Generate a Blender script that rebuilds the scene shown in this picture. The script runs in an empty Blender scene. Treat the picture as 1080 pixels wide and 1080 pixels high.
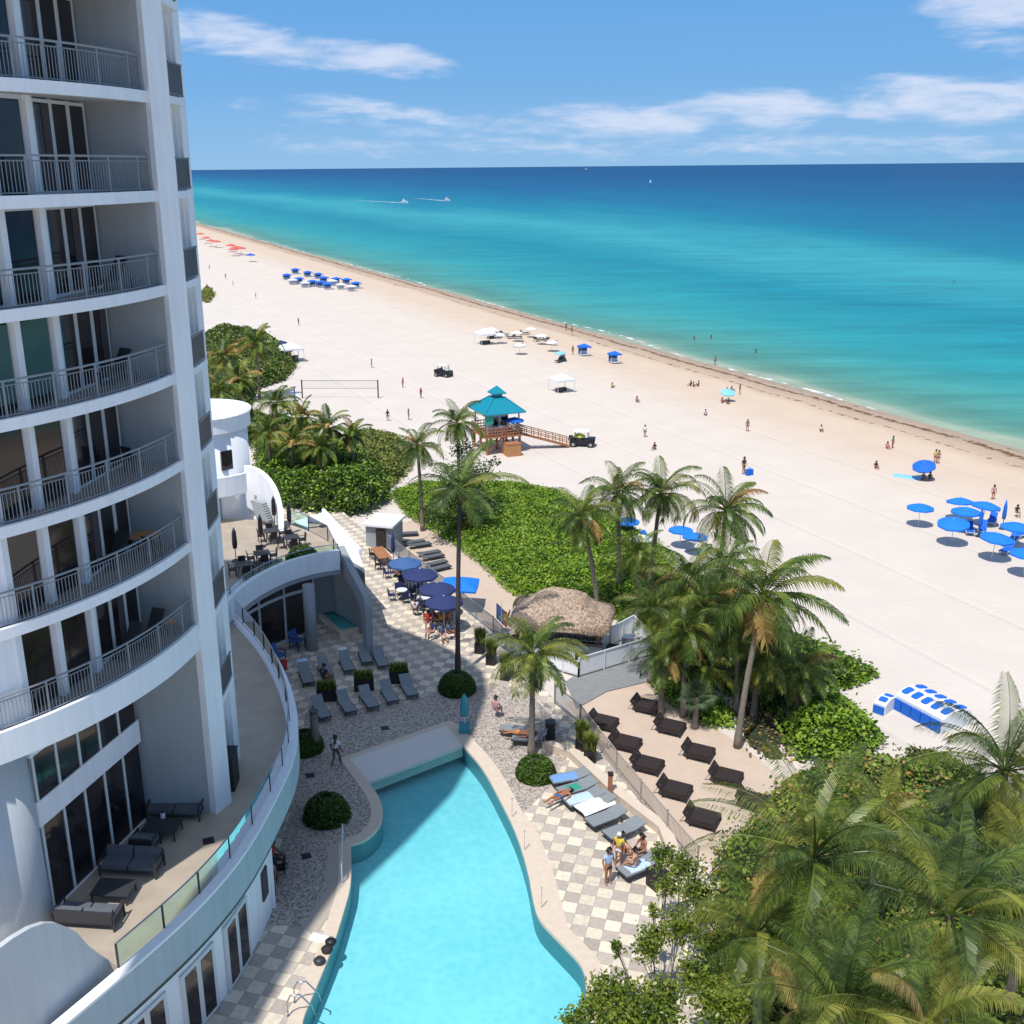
import bpy, math, random
from mathutils import Vector, Matrix, noise
import numpy as np
R=math.radians; PI=math.pi
random.seed(7)
scene=bpy.context.scene; col=scene.collection
# ---------------------------------------------------------------- camera model (used to read the site plan off the photograph)
F=1120.;CX=490.;CY=540.;H=29.;PT=R(17.99);RO=R(.52)
def at(px,py,z=0.):
    u=(px-CX)/F; v=(py-CY)/F; c,s=math.cos(RO),math.sin(RO)
    u,v=u*c-v*s,u*s+v*c
    d=(u,math.cos(PT)-v*math.sin(PT),-math.sin(PT)-v*math.cos(PT)); t=(z-H)/d[2]
    return Vector((d[0]*t,d[1]*t,z))
# ---------------------------------------------------------------- materials
def nt(name):
    m=bpy.data.materials.new(name); m.use_nodes=True; t=m.node_tree
    return m,t,t.nodes,t.links,t.nodes['Principled BSDF']
def setp(b,**k):
    for a,v in k.items():
        b.inputs[{'rough':'Roughness','metal':'Metallic','ior':'IOR','spec':'Specular IOR Level','alpha':'Alpha','sheen':'Sheen Weight'}[a]].default_value=v
def mat(name,rgb,rough=.6,var=.12,scale=3.,bump=0.,bscale=30.,metal=0.,spec=.5,detail=4):
    m,t,n,l,b=nt(name)
    setp(b,rough=rough,metal=metal,spec=spec)
    g=n.new('ShaderNodeNewGeometry'); nz=n.new('ShaderNodeTexNoise'); nz.inputs['Scale'].default_value=scale; nz.inputs['Detail'].default_value=detail
    l.new(g.outputs['Position'],nz.inputs['Vector'])
    mx=n.new('ShaderNodeMix'); mx.data_type='RGBA'
    mx.inputs[6].default_value=tuple(c*(1-var) for c in rgb)+(1,); mx.inputs[7].default_value=tuple(min(1,c*(1+var)) for c in rgb)+(1,)
    l.new(nz.outputs['Fac'],mx.inputs[0]); l.new(mx.outputs[2],b.inputs['Base Color'])
    if bump:
        n2=n.new('ShaderNodeTexNoise'); n2.inputs['Scale'].default_value=bscale; n2.inputs['Detail'].default_value=3
        l.new(g.outputs['Position'],n2.inputs['Vector'])
        bp=n.new('ShaderNodeBump'); bp.inputs['Strength'].default_value=bump; bp.inputs['Distance'].default_value=.05
        l.new(n2.outputs['Fac'],bp.inputs['Height']); l.new(bp.outputs['Normal'],b.inputs['Normal'])
    return m
def leafmat(name,c1,c2,c3,trans=.3,rough=.45):
    m,t,n,l,b=nt(name); setp(b,rough=rough,spec=.4)
    g=n.new('ShaderNodeNewGeometry'); nz=n.new('ShaderNodeTexNoise'); nz.inputs['Scale'].default_value=.7; nz.inputs['Detail'].default_value=3
    l.new(g.outputs['Position'],nz.inputs['Vector'])
    ad=n.new('ShaderNodeMath'); ad.operation='MULTIPLY_ADD'; ad.inputs[1].default_value=.55
    l.new(g.outputs['Random Per Island'],ad.inputs[0])
    sb=n.new('ShaderNodeMath'); sb.operation='MULTIPLY_ADD'; sb.inputs[1].default_value=1.5; sb.inputs[2].default_value=-.5; l.new(nz.outputs['Fac'],sb.inputs[0])
    l.new(sb.outputs[0],ad.inputs[2])
    cr=n.new('ShaderNodeValToRGB'); e=cr.color_ramp.elements
    e[0].position=.1; e[0].color=c1+(1,); e[1].position=.9; e[1].color=c3+(1,)
    k=cr.color_ramp.elements.new(.5); k.color=c2+(1,)
    l.new(ad.outputs[0],cr.inputs[0]); l.new(cr.outputs[0],b.inputs['Base Color'])
    tr=n.new('ShaderNodeBsdfTranslucent'); l.new(cr.outputs[0],tr.inputs[0])
    ms=n.new('ShaderNodeMixShader'); ms.inputs[0].default_value=trans
    o=n['Material Output']; l.new(b.outputs[0],ms.inputs[1]); l.new(tr.outputs[0],ms.inputs[2]); l.new(ms.outputs[0],o.inputs['Surface'])
    return m
M={}
M['white']=mat('white_render',(.83,.85,.88),.7,.07,.55,.08,18,detail=8)
def weather(m,amt=.12):
    t=m.node_tree; n=t.nodes; l=t.links; b=n['Principled BSDF']; src=b.inputs['Base Color'].links[0].from_socket
    g=n.new('ShaderNodeNewGeometry'); mp=n.new('ShaderNodeMapping'); mp.inputs['Scale'].default_value=(3.2,3.2,.22); l.new(g.outputs['Position'],mp.inputs[0])
    nz=n.new('ShaderNodeTexNoise'); nz.inputs['Scale'].default_value=1.; nz.inputs['Detail'].default_value=6; nz.inputs['Roughness'].default_value=.65; l.new(mp.outputs[0],nz.inputs['Vector'])
    mr=n.new('ShaderNodeMapRange'); mr.inputs[1].default_value=.42; mr.inputs[2].default_value=.75; mr.inputs[3].default_value=1.; mr.inputs[4].default_value=1-amt*2; l.new(nz.outputs['Fac'],mr.inputs[0])
    vs=n.new('ShaderNodeVectorMath'); vs.operation='SCALE'; l.new(src,vs.inputs[0]); l.new(mr.outputs[0],vs.inputs[3]); l.new(vs.outputs[0],b.inputs['Base Color'])
weather(M['white'],.05)
M['shelf']=mat('pale_shelf_render',(.66,.63,.58),.75,.06,2.,.05,12)
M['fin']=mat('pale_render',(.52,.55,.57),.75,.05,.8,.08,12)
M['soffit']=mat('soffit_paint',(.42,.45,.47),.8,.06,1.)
M['part']=mat('shade_grey_render',(.31,.33,.345),.8,.05,1.)  # partition white toned down to grey, its shade put into the colour
M['rail']=mat('rail_paint',(.24,.27,.30),.4,.05,2.)
M['dkrail']=mat('dark_rail',(.13,.14,.15),.4,.05,2.)
M['balfloor']=mat('balcony_tiles',(.26,.23,.21),.6,.12,6.)
M['frame']=mat('window_frame_white',(.60,.62,.63),.5,.04,2.)
M['dkgrey']=mat('charcoal_frame',(.035,.037,.042),.5,.15,4.)
M['fascia']=mat('shaded_aged_render',(.40,.48,.52),.75,.08,.9,.08,12)  # parapet render darkened and blued for shade as well as stains
M['spa']=mat('spa_plaster',(.25,.80,.84),.6,.15,4.)
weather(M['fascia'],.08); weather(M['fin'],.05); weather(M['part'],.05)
M['cush']=mat('grey_cushion',(.10,.11,.13),.9,.15,5.,.2,60)
M['lgcush']=mat('sling_grey',(.22,.245,.26),.85,.12,8.,.2,60)
M['black']=mat('black_plastic',(.012,.012,.014),.5,.2,5.)
M['brown']=mat('brown_wicker',(.028,.018,.017),.7,.3,25.,.5,60)
M['wood']=mat('red_brown_timber',(.36,.15,.065),.75,.25,3.,.2,20)
M['woodlt']=mat('light_timber',(.47,.22,.09),.75,.2,3.,.2,20)
M['greywood']=mat('grey_boardwalk',(.23,.235,.24),.8,.2,3.,.3,25)
M['coping']=mat('coping_stone',(.62,.52,.42),.8,.12,3.5,.25,30)
M['navy']=mat('navy_canvas',(.022,.035,.13),.85,.12,3.,.1,20)
M['navylt']=mat('lighter_navy_canvas',(.05,.12,.30),.85,.12,3.,.1,20)  # lighter navy: sun put into the farthest dining umbrella's colour; other parts too
M['azure']=mat('azure_canvas',(.006,.19,.72),.8,.08,2.,.1,10)
M['blue']=mat('bright_blue_canvas',(.006,.13,.60),.8,.1,2.,.1,10)
M['skyblue']=mat('pale_blue_canvas',(.22,.55,.78),.8,.1,2.)
M['teal']=mat('teal_metal_roof',(.0,.24,.33),.45,.1,4.)
M['tealc']=mat('teal_cloth',(.04,.24,.31),.8,.15,4.)
M['green']=mat('green_cloth',(.02,.30,.22),.8,.15,4.)
M['red']=mat('red_cloth',(.50,.03,.03),.8,.1,4.)
M['cloth']=mat('white_cloth',(.72,.74,.76),.9,.05,6.,.2,20)
M['towel']=mat('pale_blue_towel',(.48,.62,.78),.95,.12,6.,.3,30)
M['towelb']=mat('mid_blue_towel',(.16,.33,.62),.95,.2,9.,.3,30)
M['bark']=mat('palm_bark',(.20,.165,.13),.9,.35,4.,.6,14)
M['barkd']=mat('dark_palm_bark',(.065,.05,.045),.9,.35,4.,.6,14)
M['soil']=mat('soil',(.10,.07,.045),.95,.3,2.)
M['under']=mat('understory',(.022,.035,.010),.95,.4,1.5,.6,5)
M['metal']=mat('brushed_metal',(.5,.52,.54),.3,.05,2.,metal=.9)
M['rubber']=mat('rubber',(.02,.02,.02),.8,.1,5.)
M['cartred']=mat('dark_maroon_paint',(.05,.025,.04),.4,.2,3.)
M['coral']=mat('coral_cloth',(.62,.12,.10),.8,.1,4.)
M['orange']=mat('orange_cloth',(.62,.25,.05),.8,.1,4.)
M['yellow']=mat('yellow_cloth',(.7,.5,.06),.8,.1,4.)
M['pink']=mat('pink_cloth',(.55,.28,.35),.8,.1,4.)
M['skinl']=mat('light_skin',(.50,.28,.19),.6,.08,6.)
M['skint']=mat('tanned_skin',(.36,.15,.08),.55,.08,6.)
M['skind']=mat('brown_skin',(.12,.06,.04),.55,.08,6.)
M['hair']=mat('dark_hair',(.02,.013,.01),.6,.2,20.)
M['hairb']=mat('brown_hair',(.12,.07,.035),.6,.2,20.)
M['denim']=mat('denim_cloth',(.10,.16,.28),.9,.1,8.)
M['shirt']=mat('light_blue_shirt',(.40,.52,.70),.9,.1,8.)
M['curtain']=mat('dark_curtain',(.06,.05,.055),.9,.3,1.5)
M['curtainl']=mat('green_curtain',(.05,.12,.11),.9,.2,1.)
M['lime']=mat('lime_cloth',(.55,.62,.10),.8,.1,4.)
M['tile']=mat('pool_wall_tile',(.07,.23,.27),.4,.15,9.)
# palm foliage
M['palm']=leafmat('palm_green',(.028,.055,.009),(.095,.155,.022),(.25,.30,.05),.3,.38)
M['palmd']=leafmat('palm_deep_green',(.022,.048,.012),(.072,.125,.026),(.20,.26,.05),.28,.38)
M['palmy']=leafmat('palm_olive',(.08,.11,.018),(.19,.22,.033),(.36,.35,.07),.33)
M['palmx']=leafmat('palm_dry',(.20,.10,.03),(.38,.24,.06),(.50,.38,.16),.2,.7)
M['grape']=leafmat('sea_grape_green',(.08,.17,.013),(.20,.35,.022),(.34,.46,.05),.3,.5)
M['graped']=leafmat('deep_shrub_green',(.015,.040,.006),(.045,.10,.012),(.12,.19,.025),.3,.45)
M['dune']=leafmat('dune_grass',(.11,.14,.025),(.22,.25,.05),(.34,.34,.10),.35,.6)
M['hedge']=leafmat('hedge_green',(.018,.045,.005),(.045,.10,.009),(.09,.16,.016),.2,.5)
M['almond']=leafmat('tree_leaf_green',(.07,.12,.012),(.17,.23,.022),(.32,.35,.05),.4,.35)
M['blufan']=leafmat('blue_green_fan',(.05,.09,.035),(.11,.17,.08),(.20,.27,.14),.3,.5)
# glass
def glassdark():
    m,t,n,l,b=nt('dark_window_glass'); setp(b,rough=.06,spec=.5)
    g=n.new('ShaderNodeNewGeometry'); nz=n.new('ShaderNodeTexNoise'); nz.inputs['Scale'].default_value=.6; nz.inputs['Detail'].default_value=2
    l.new(g.outputs['Position'],nz.inputs['Vector']); cr=n.new('ShaderNodeValToRGB')
    cr.color_ramp.elements[0].position=.35; cr.color_ramp.elements[0].color=(.006,.007,.010,1)
    cr.color_ramp.elements[1].position=.75; cr.color_ramp.elements[1].color=(.040,.030,.030,1)
    l.new(nz.outputs['Fac'],cr.inputs[0]); l.new(cr.outputs[0],b.inputs['Base Color']); return m
M['glass']=glassdark()
def glassclear(name,tint,refl=1.45):
    m,t,n,l,b=nt(name); n.remove(b)
    tr=n.new('ShaderNodeBsdfTransparent'); tr.inputs[0].default_value=tint+(1,)
    gl=n.new('ShaderNodeBsdfGlossy'); gl.inputs['Roughness'].default_value=.03
    fr=n.new('ShaderNodeFresnel'); fr.inputs[0].default_value=refl
    ms=n.new('ShaderNodeMixShader'); l.new(fr.outputs[0],ms.inputs[0]); l.new(tr.outputs[0],ms.inputs[1]); l.new(gl.outputs[0],ms.inputs[2])
    l.new(ms.outputs[0],n['Material Output'].inputs['Surface']); return m,t,n,l,gl,fr
M['clear']=glassclear('clear_glass_pane',(.80,.92,.88),1.12)[0]
M['net']=glassclear('netting',(.97,.97,.97),1.0)[0]
# pool water: tinted clear surface with ripples
m,t,n,l,gl,fr=glassclear('pool_water_surface',(.74,.94,.965),1.33)
g=n.new('ShaderNodeNewGeometry'); nz=n.new('ShaderNodeTexNoise'); nz.inputs['Scale'].default_value=1.6; nz.inputs['Detail'].default_value=3
l.new(g.outputs['Position'],nz.inputs['Vector']); bp=n.new('ShaderNodeBump'); bp.inputs['Strength'].default_value=.6; bp.inputs['Distance'].default_value=.08
l.new(nz.outputs['Fac'],bp.inputs['Height']); l.new(bp.outputs['Normal'],gl.inputs['Normal']); l.new(bp.outputs['Normal'],fr.inputs['Normal'])
M['poolwater']=m
# pool basin plaster: aqua plaster with faint mottling
m,t,n,l,b=nt('pool_plaster'); setp(b,rough=.8,spec=.1)
g=n.new('ShaderNodeNewGeometry'); n1=n.new('ShaderNodeTexNoise'); n1.inputs['Scale'].default_value=.12; n1.inputs['Detail'].default_value=2
n2=n.new('ShaderNodeTexVoronoi'); n2.inputs['Scale'].default_value=3.; n2.feature='SMOOTH_F1'
l.new(g.outputs['Position'],n1.inputs['Vector']); l.new(g.outputs['Position'],n2.inputs['Vector'])
ad=n.new('ShaderNodeMath'); ad.operation='MULTIPLY_ADD'; ad.inputs[1].default_value=.42; l.new(n2.outputs['Distance'],ad.inputs[0]); l.new(n1.outputs['Fac'],ad.inputs[2])
cr=n.new('ShaderNodeValToRGB'); cr.color_ramp.elements[0].position=.3; cr.color_ramp.elements[0].color=(.20,.55,.62,1)
cr.color_ramp.elements[1].position=.8; cr.color_ramp.elements[1].color=(.34,.67,.72,1)
l.new(ad.outputs[0],cr.inputs[0]); l.new(cr.outputs[0],b.inputs['Base Color']); M['plaster']=m
# checker paving
def checker():
    m,t,n,l,b=nt('checker_paving'); setp(b,rough=.8,spec=.3)
    g=n.new('ShaderNodeNewGeometry'); mp=n.new('ShaderNodeMapping'); mp.inputs['Rotation'].default_value=(0,0,R(17)); s=1/.64
    mp.inputs['Scale'].default_value=(s,s,s); mp.inputs['Location'].default_value=(0,0,.5)
    l.new(g.outputs['Position'],mp.inputs['Vector'])
    ck=n.new('ShaderNodeTexChecker'); ck.inputs['Scale'].default_value=1.; ck.inputs[1].default_value=(.67,.59,.47,1); ck.inputs[2].default_value=(.44,.385,.335,1)
    sx=n.new('ShaderNodeSeparateXYZ'); l.new(mp.outputs[0],sx.inputs[0]); cb=n.new('ShaderNodeCombineXYZ'); l.new(sx.outputs[0],cb.inputs[0]); l.new(sx.outputs[1],cb.inputs[1]); cb.inputs[2].default_value=.5
    l.new(cb.outputs[0],ck.inputs['Vector'])
    fl=n.new('ShaderNodeVectorMath'); fl.operation='FLOOR'; l.new(cb.outputs[0],fl.inputs[0])
    wn=n.new('ShaderNodeTexWhiteNoise'); l.new(fl.outputs[0],wn.inputs['Vector'])
    nz=n.new('ShaderNodeTexNoise'); nz.inputs['Scale'].default_value=5.; nz.inputs['Detail'].default_value=5; l.new(g.outputs['Position'],nz.inputs['Vector'])
    a=n.new('ShaderNodeMath'); a.operation='MULTIPLY_ADD'; a.inputs[1].default_value=.28; l.new(wn.outputs['Value'],a.inputs[0])
    a2=n.new('ShaderNodeMath'); a2.operation='MULTIPLY_ADD'; a2.inputs[1].default_value=.5; a2.inputs[2].default_value=.60; l.new(nz.outputs['Fac'],a2.inputs[0]); l.new(a2.outputs[0],a.inputs[2])
    # joints
    br=n.new('ShaderNodeTexBrick'); br.offset=0; br.inputs['Scale'].default_value=1.; br.inputs['Mortar Size'].default_value=.018; br.inputs['Brick Width'].default_value=1.; br.inputs['Row Height'].default_value=1.
    br.inputs[1].default_value=br.inputs[2].default_value=(1,1,1,1); br.inputs[3].default_value=(.62,.6,.56,1); l.new(cb.outputs[0],br.inputs['Vector'])
    vm=n.new('ShaderNodeVectorMath'); vm.operation='SCALE'; l.new(ck.outputs[0],vm.inputs[0]); l.new(a.outputs[0],vm.inputs[3])
    v2=n.new('ShaderNodeVectorMath'); v2.operation='MULTIPLY'; l.new(vm.outputs[0],v2.inputs[0]); l.new(br.outputs['Color'],v2.inputs[1])
    l.new(v2.outputs[0],b.inputs['Base Color']); return m
M['checker']=checker()
def pebble():
    m,t,n,l,b=nt('pebble_mosaic_paving'); setp(b,rough=.8,spec=.3)
    g=n.new('ShaderNodeNewGeometry'); n1=n.new('ShaderNodeTexNoise'); n1.inputs['Scale'].default_value=8.; n1.inputs['Detail'].default_value=2.; n1.inputs['Distortion'].default_value=1.2
    l.new(g.outputs['Position'],n1.inputs['Vector'])
    cr=n.new('ShaderNodeValToRGB'); cr.color_ramp.interpolation='LINEAR'; e=cr.color_ramp.elements; e[0].position=.45; e[0].color=(.23,.20,.185,1); e[1].position=.55; e[1].color=(.52,.455,.385,1)
    l.new(n1.outputs['Fac'],cr.inputs[0]); l.new(cr.outputs[0],b.inputs['Base Color']); return m
M['pebble']=pebble()
M['terr']=mat('terrace_stone',(.40,.335,.265),.75,.24,1.1,.15,20)
M['path']=mat('plain_paving',(.42,.37,.31),.8,.14,2.5,.2,20)
M['bedsand']=mat('deck_sand',(.55,.435,.345),.95,.10,1.2,.4,9)
# thatch
m,t,n,l,b=nt('palm_thatch'); setp(b,rough=.95,spec=.1)
g=n.new('ShaderNodeNewGeometry'); n1=n.new('ShaderNodeTexNoise'); n1.inputs['Scale'].default_value=7; n1.inputs['Detail'].default_value=6
l.new(g.outputs['Position'],n1.inputs['Vector']); cr=n.new('ShaderNodeValToRGB'); cr.color_ramp.elements[0].position=.3; cr.color_ramp.elements[0].color=(.20,.14,.10,1); cr.color_ramp.elements[1].position=.7; cr.color_ramp.elements[1].color=(.56,.43,.33,1)
l.new(n1.outputs['Fac'],cr.inputs[0]); l.new(cr.outputs[0],b.inputs['Base Color']); bp=n.new('ShaderNodeBump'); bp.inputs['Strength'].default_value=.8; l.new(n1.outputs['Fac'],bp.inputs['Height']); l.new(bp.outputs['Normal'],b.inputs['Normal'])
M['thatch']=m
# shoreline distance: d = x*cs + y*sn - D0  (metres seaward)
edge=[at(1080,474,-1.5),at(900,424,-1.5),at(760,387,-1.5),at(600,341,-1.5),at(400,290,-1.5)]
SL=-.405; cs=1/math.hypot(1,SL); sn=-SL*cs; cs=abs(cs); sn=.405*cs
D0=sum(p.x*cs+p.y*sn for p in edge)/len(edge)
def shoredist(n,l,g,wob=2.5,ws=.03):
    dp=n.new('ShaderNodeVectorMath'); dp.operation='DOT_PRODUCT'; dp.inputs[1].default_value=(cs,sn,0); l.new(g.outputs['Position'],dp.inputs[0])
    nz=n.new('ShaderNodeTexNoise'); nz.inputs['Scale'].default_value=ws; nz.inputs['Detail'].default_value=4; l.new(g.outputs['Position'],nz.inputs['Vector'])
    a=n.new('ShaderNodeMath'); a.operation='MULTIPLY_ADD'; a.inputs[1].default_value=wob*2; l.new(nz.outputs['Fac'],a.inputs[0])
    s=n.new('ShaderNodeMath'); s.operation='SUBTRACT'; s.inputs[1].default_value=D0+wob; l.new(dp.outputs['Value'],s.inputs[0]); l.new(s.outputs[0],a.inputs[2])
    return a
def ramp(n,l,src,lo,hi,stops,interp='LINEAR'):
    mr=n.new('ShaderNodeMapRange'); mr.inputs[1].default_value=lo; mr.inputs[2].default_value=hi; l.new(src,mr.inputs[0])
    cr=n.new('ShaderNodeValToRGB'); cr.color_ramp.interpolation=interp; e=cr.color_ramp.elements
    while len(e)>1: e.remove(e[-1])
    e[0].position=(stops[0][0]-lo)/(hi-lo); e[0].color=tuple(stops[0][1])+(1,)
    for p_,c_ in stops[1:]:
        k=e.new((p_-lo)/(hi-lo)); k.color=tuple(c_)+(1,)
    l.new(mr.outputs[0],cr.inputs[0]); return cr
# sand
m,t,n,l,b=nt('beach_sand'); setp(b,rough=.95,spec=.1)
g=n.new('ShaderNodeNewGeometry'); d=shoredist(n,l,g,1.6,.07)
base=ramp(n,l,d.outputs[0],-60,10,[(-60,(.62,.56,.505)),(-28,(.625,.55,.475)),(-17,(.60,.48,.375)),(-10,(.60,.475,.36)),(-5.5,(.46,.345,.255)),(-2.5,(.40,.31,.235)),(0,(.34,.29,.22)),(8,(.30,.31,.23))])
nz=n.new('ShaderNodeTexNoise'); nz.inputs['Scale'].default_value=.22; nz.inputs['Detail'].default_value=6; l.new(g.outputs['Position'],nz.inputs['Vector'])
vs=n.new('ShaderNodeVectorMath'); vs.operation='SCALE'; mr=n.new('ShaderNodeMapRange'); mr.inputs[1].default_value=.3; mr.inputs[2].default_value=.7; mr.inputs[3].default_value=.965; mr.inputs[4].default_value=1.03
l.new(nz.outputs['Fac'],mr.inputs[0]); l.new(base.outputs[0],vs.inputs[0]); l.new(mr.outputs[0],vs.inputs[3])
# seaweed wrack lines
def band(c,w):
    a=n.new('ShaderNodeMath'); a.operation='SUBTRACT'; a.inputs[1].default_value=c; l.new(d.outputs[0],a.inputs[0])
    b_=n.new('ShaderNodeMath'); b_.operation='ABSOLUTE'; l.new(a.outputs[0],b_.inputs[0])
    mr=n.new('ShaderNodeMapRange'); mr.inputs[1].default_value=0; mr.inputs[2].default_value=w; mr.inputs[3].default_value=1; mr.inputs[4].default_value=0; l.new(b_.outputs[0],mr.inputs[0]); return mr
b1=band(-3.6,1.7); b2=band(-7.4,1.2); b3=band(-1.5,.8)
nw=n.new('ShaderNodeTexNoise'); nw.inputs['Scale'].default_value=.9; nw.inputs['Detail'].default_value=5; nw.inputs['Roughness'].default_value=.7; l.new(g.outputs['Position'],nw.inputs['Vector'])
mxx=n.new('ShaderNodeMath'); mxx.operation='MAXIMUM'; l.new(b1.outputs[0],mxx.inputs[0]); hb=n.new('ShaderNodeMath'); hb.operation='MULTIPLY'; hb.inputs[1].default_value=.75; l.new(b2.outputs[0],hb.inputs[0]); l.new(hb.outputs[0],mxx.inputs[1])
hb3=n.new('ShaderNodeMath'); hb3.operation='MULTIPLY'; hb3.inputs[1].default_value=.7; l.new(b3.outputs[0],hb3.inputs[0]); mx2=n.new('ShaderNodeMath'); mx2.operation='MAXIMUM'; l.new(mxx.outputs[0],mx2.inputs[0]); l.new(hb3.outputs[0],mx2.inputs[1]); mxx=mx2
sm=n.new('ShaderNodeMath'); sm.operation='MULTIPLY_ADD'; sm.inputs[1].default_value=.42; l.new(mxx.outputs[0],sm.inputs[0]); l.new(nw.outputs['Fac'],sm.inputs[2])
th=n.new('ShaderNodeMapRange'); th.inputs[1].default_value=.76; th.inputs[2].default_value=.88; l.new(sm.outputs[0],th.inputs[0])
mw=n.new('ShaderNodeMix'); mw.data_type='RGBA'; mw.inputs[7].default_value=(.16,.085,.05,1); l.new(th.outputs[0],mw.inputs[0]); l.new(vs.outputs[0],mw.inputs[6]); l.new(mw.outputs[2],b.inputs['Base Color'])
n2=n.new('ShaderNodeTexNoise'); n2.inputs['Scale'].default_value=2.2; n2.inputs['Detail'].default_value=6; l.new(g.outputs['Position'],n2.inputs['Vector'])
vo=n.new('ShaderNodeTexVoronoi'); vo.inputs['Scale'].default_value=1.5; vo.feature='F1'; l.new(g.outputs['Position'],vo.inputs['Vector'])
vr=n.new('ShaderNodeMapRange'); vr.inputs[1].default_value=.05; vr.inputs[2].default_value=.28; vr.inputs[3].default_value=-.6; vr.inputs[4].default_value=0; l.new(vo.outputs['Distance'],vr.inputs[0])
# ruts of beach vehicles running along the shore
wv=n.new('ShaderNodeTexWave'); wv.wave_type='BANDS'; wv.bands_direction='X'; wv.inputs['Scale'].default_value=.035; wv.inputs['Distortion'].default_value=1.2; wv.inputs['Detail'].default_value=1.; wv.inputs['Detail Scale'].default_value=.1
mpw=n.new('ShaderNodeMapping'); mpw.inputs['Rotation'].default_value=(0,0,-.385); l.new(g.outputs['Position'],mpw.inputs[0]); l.new(mpw.outputs[0],wv.inputs['Vector'])
wr=n.new('ShaderNodeMapRange'); wr.inputs[1].default_value=.985; wr.inputs[2].default_value=1.; wr.inputs[3].default_value=0; wr.inputs[4].default_value=-1.2; l.new(wv.outputs['Fac'],wr.inputs[0])
a1=n.new('ShaderNodeMath'); a1.operation='ADD'; l.new(n2.outputs['Fac'],a1.inputs[0]); l.new(vr.outputs[0],a1.inputs[1]); a2_=n.new('ShaderNodeMath'); a2_.operation='ADD'; l.new(a1.outputs[0],a2_.inputs[0]); l.new(wr.outputs[0],a2_.inputs[1])
bp=n.new('ShaderNodeBump'); bp.inputs['Strength'].default_value=.4; bp.inputs['Distance'].default_value=.12; l.new(a2_.outputs[0],bp.inputs['Height']); l.new(bp.outputs['Normal'],b.inputs['Normal'])
M['sand']=m
# sea
m,t,n,l,b=nt('sea_water'); setp(b,rough=.42,spec=.10)
g=n.new('ShaderNodeNewGeometry'); d=shoredist(n,l,g,14,.012)
nb=n.new('ShaderNodeTexNoise'); nb.inputs['Scale'].default_value=1.; nb.inputs['Detail'].default_value=3
mp=n.new('ShaderNodeMapping'); mp.inputs['Rotation'].default_value=(0,0,-math.atan(.405)*-1); mp.inputs['Scale'].default_value=(.012,.0022,1); l.new(g.outputs['Position'],mp.inputs[0]); l.new(mp.outputs[0],nb.inputs['Vector'])
dn=n.new('ShaderNodeMath'); dn.operation='MULTIPLY_ADD'; dn.inputs[1].default_value=2.2; dn.inputs[2].default_value=-1.1+1; l.new(nb.outputs['Fac'],dn.inputs[0])
mu=n.new('ShaderNodeMath'); mu.operation='MAXIMUM'; mu.inputs[1].default_value=.5; l.new(d.outputs[0],mu.inputs[0])
lg=n.new('ShaderNodeMath'); lg.operation='LOGARITHM'; lg.inputs[1].default_value=10; l.new(mu.outputs[0],lg.inputs[0])
la=n.new('ShaderNodeMath'); la.operation='MULTIPLY_ADD'; la.inputs[1].default_value=.16; l.new(dn.outputs[0],la.inputs[0]); ls=n.new('ShaderNodeMath'); ls.operation='ADD'; ls.inputs[1].default_value=-.16; l.new(lg.outputs[0],ls.inputs[0]); l.new(ls.outputs[0],la.inputs[2])
sea=ramp(n,l,la.outputs[0],-.5,4.,[(-.3,(.32,.38,.28)),(.45,(.14,.29,.21)),(.9,(.085,.25,.20)),(1.3,(.055,.29,.26)),(1.6,(.022,.275,.295)),(1.95,(.006,.21,.27)),(2.2,(.035,.31,.345)),(2.38,(.004,.19,.27)),(2.58,(.001,.135,.24)),(2.85,(.0,.085,.205)),(3.3,(.0,.058,.165)),(4.,(.0,.052,.15))])
mp3=n.new('ShaderNodeMapping'); mp3.inputs['Rotation'].default_value=(0,0,.15); mp3.inputs['Scale'].default_value=(.035,.16,1); l.new(g.outputs['Position'],mp3.inputs[0])
w3=n.new('ShaderNodeTexNoise'); w3.inputs['Scale'].default_value=1.; w3.inputs['Detail'].default_value=7; w3.inputs['Roughness'].default_value=.65; w3.inputs['Distortion'].default_value=.6; l.new(mp3.outputs[0],w3.inputs['Vector'])
mr3=n.new('ShaderNodeMapRange'); mr3.inputs[1].default_value=.3; mr3.inputs[2].default_value=.7; mr3.inputs[3].default_value=.80; mr3.inputs[4].default_value=1.18; l.new(w3.outputs['Fac'],mr3.inputs[0])
vs3=n.new('ShaderNodeVectorMath'); vs3.operation='SCALE'; l.new(sea.outputs[0],vs3.inputs[0]); l.new(mr3.outputs[0],vs3.inputs[3])
l.new(vs3.outputs[0],b.inputs['Base Color'])
w1=n.new('ShaderNodeTexNoise'); w1.inputs['Scale'].default_value=.35; w1.inputs['Detail'].default_value=6; w1.inputs['Roughness'].default_value=.6
mp2=n.new('ShaderNodeMapping'); mp2.inputs['Rotation'].default_value=(0,0,.38); mp2.inputs['Scale'].default_value=(1.6,.6,1); l.new(g.outputs['Position'],mp2.inputs[0]); l.new(mp2.outputs[0],w1.inputs['Vector'])
bp=n.new('ShaderNodeBump'); bp.inputs['Strength'].default_value=.8; bp.inputs['Distance'].default_value=.6; l.new(w1.outputs['Fac'],bp.inputs['Height']); l.new(bp.outputs['Normal'],b.inputs['Normal'])
M['sea']=m
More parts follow.
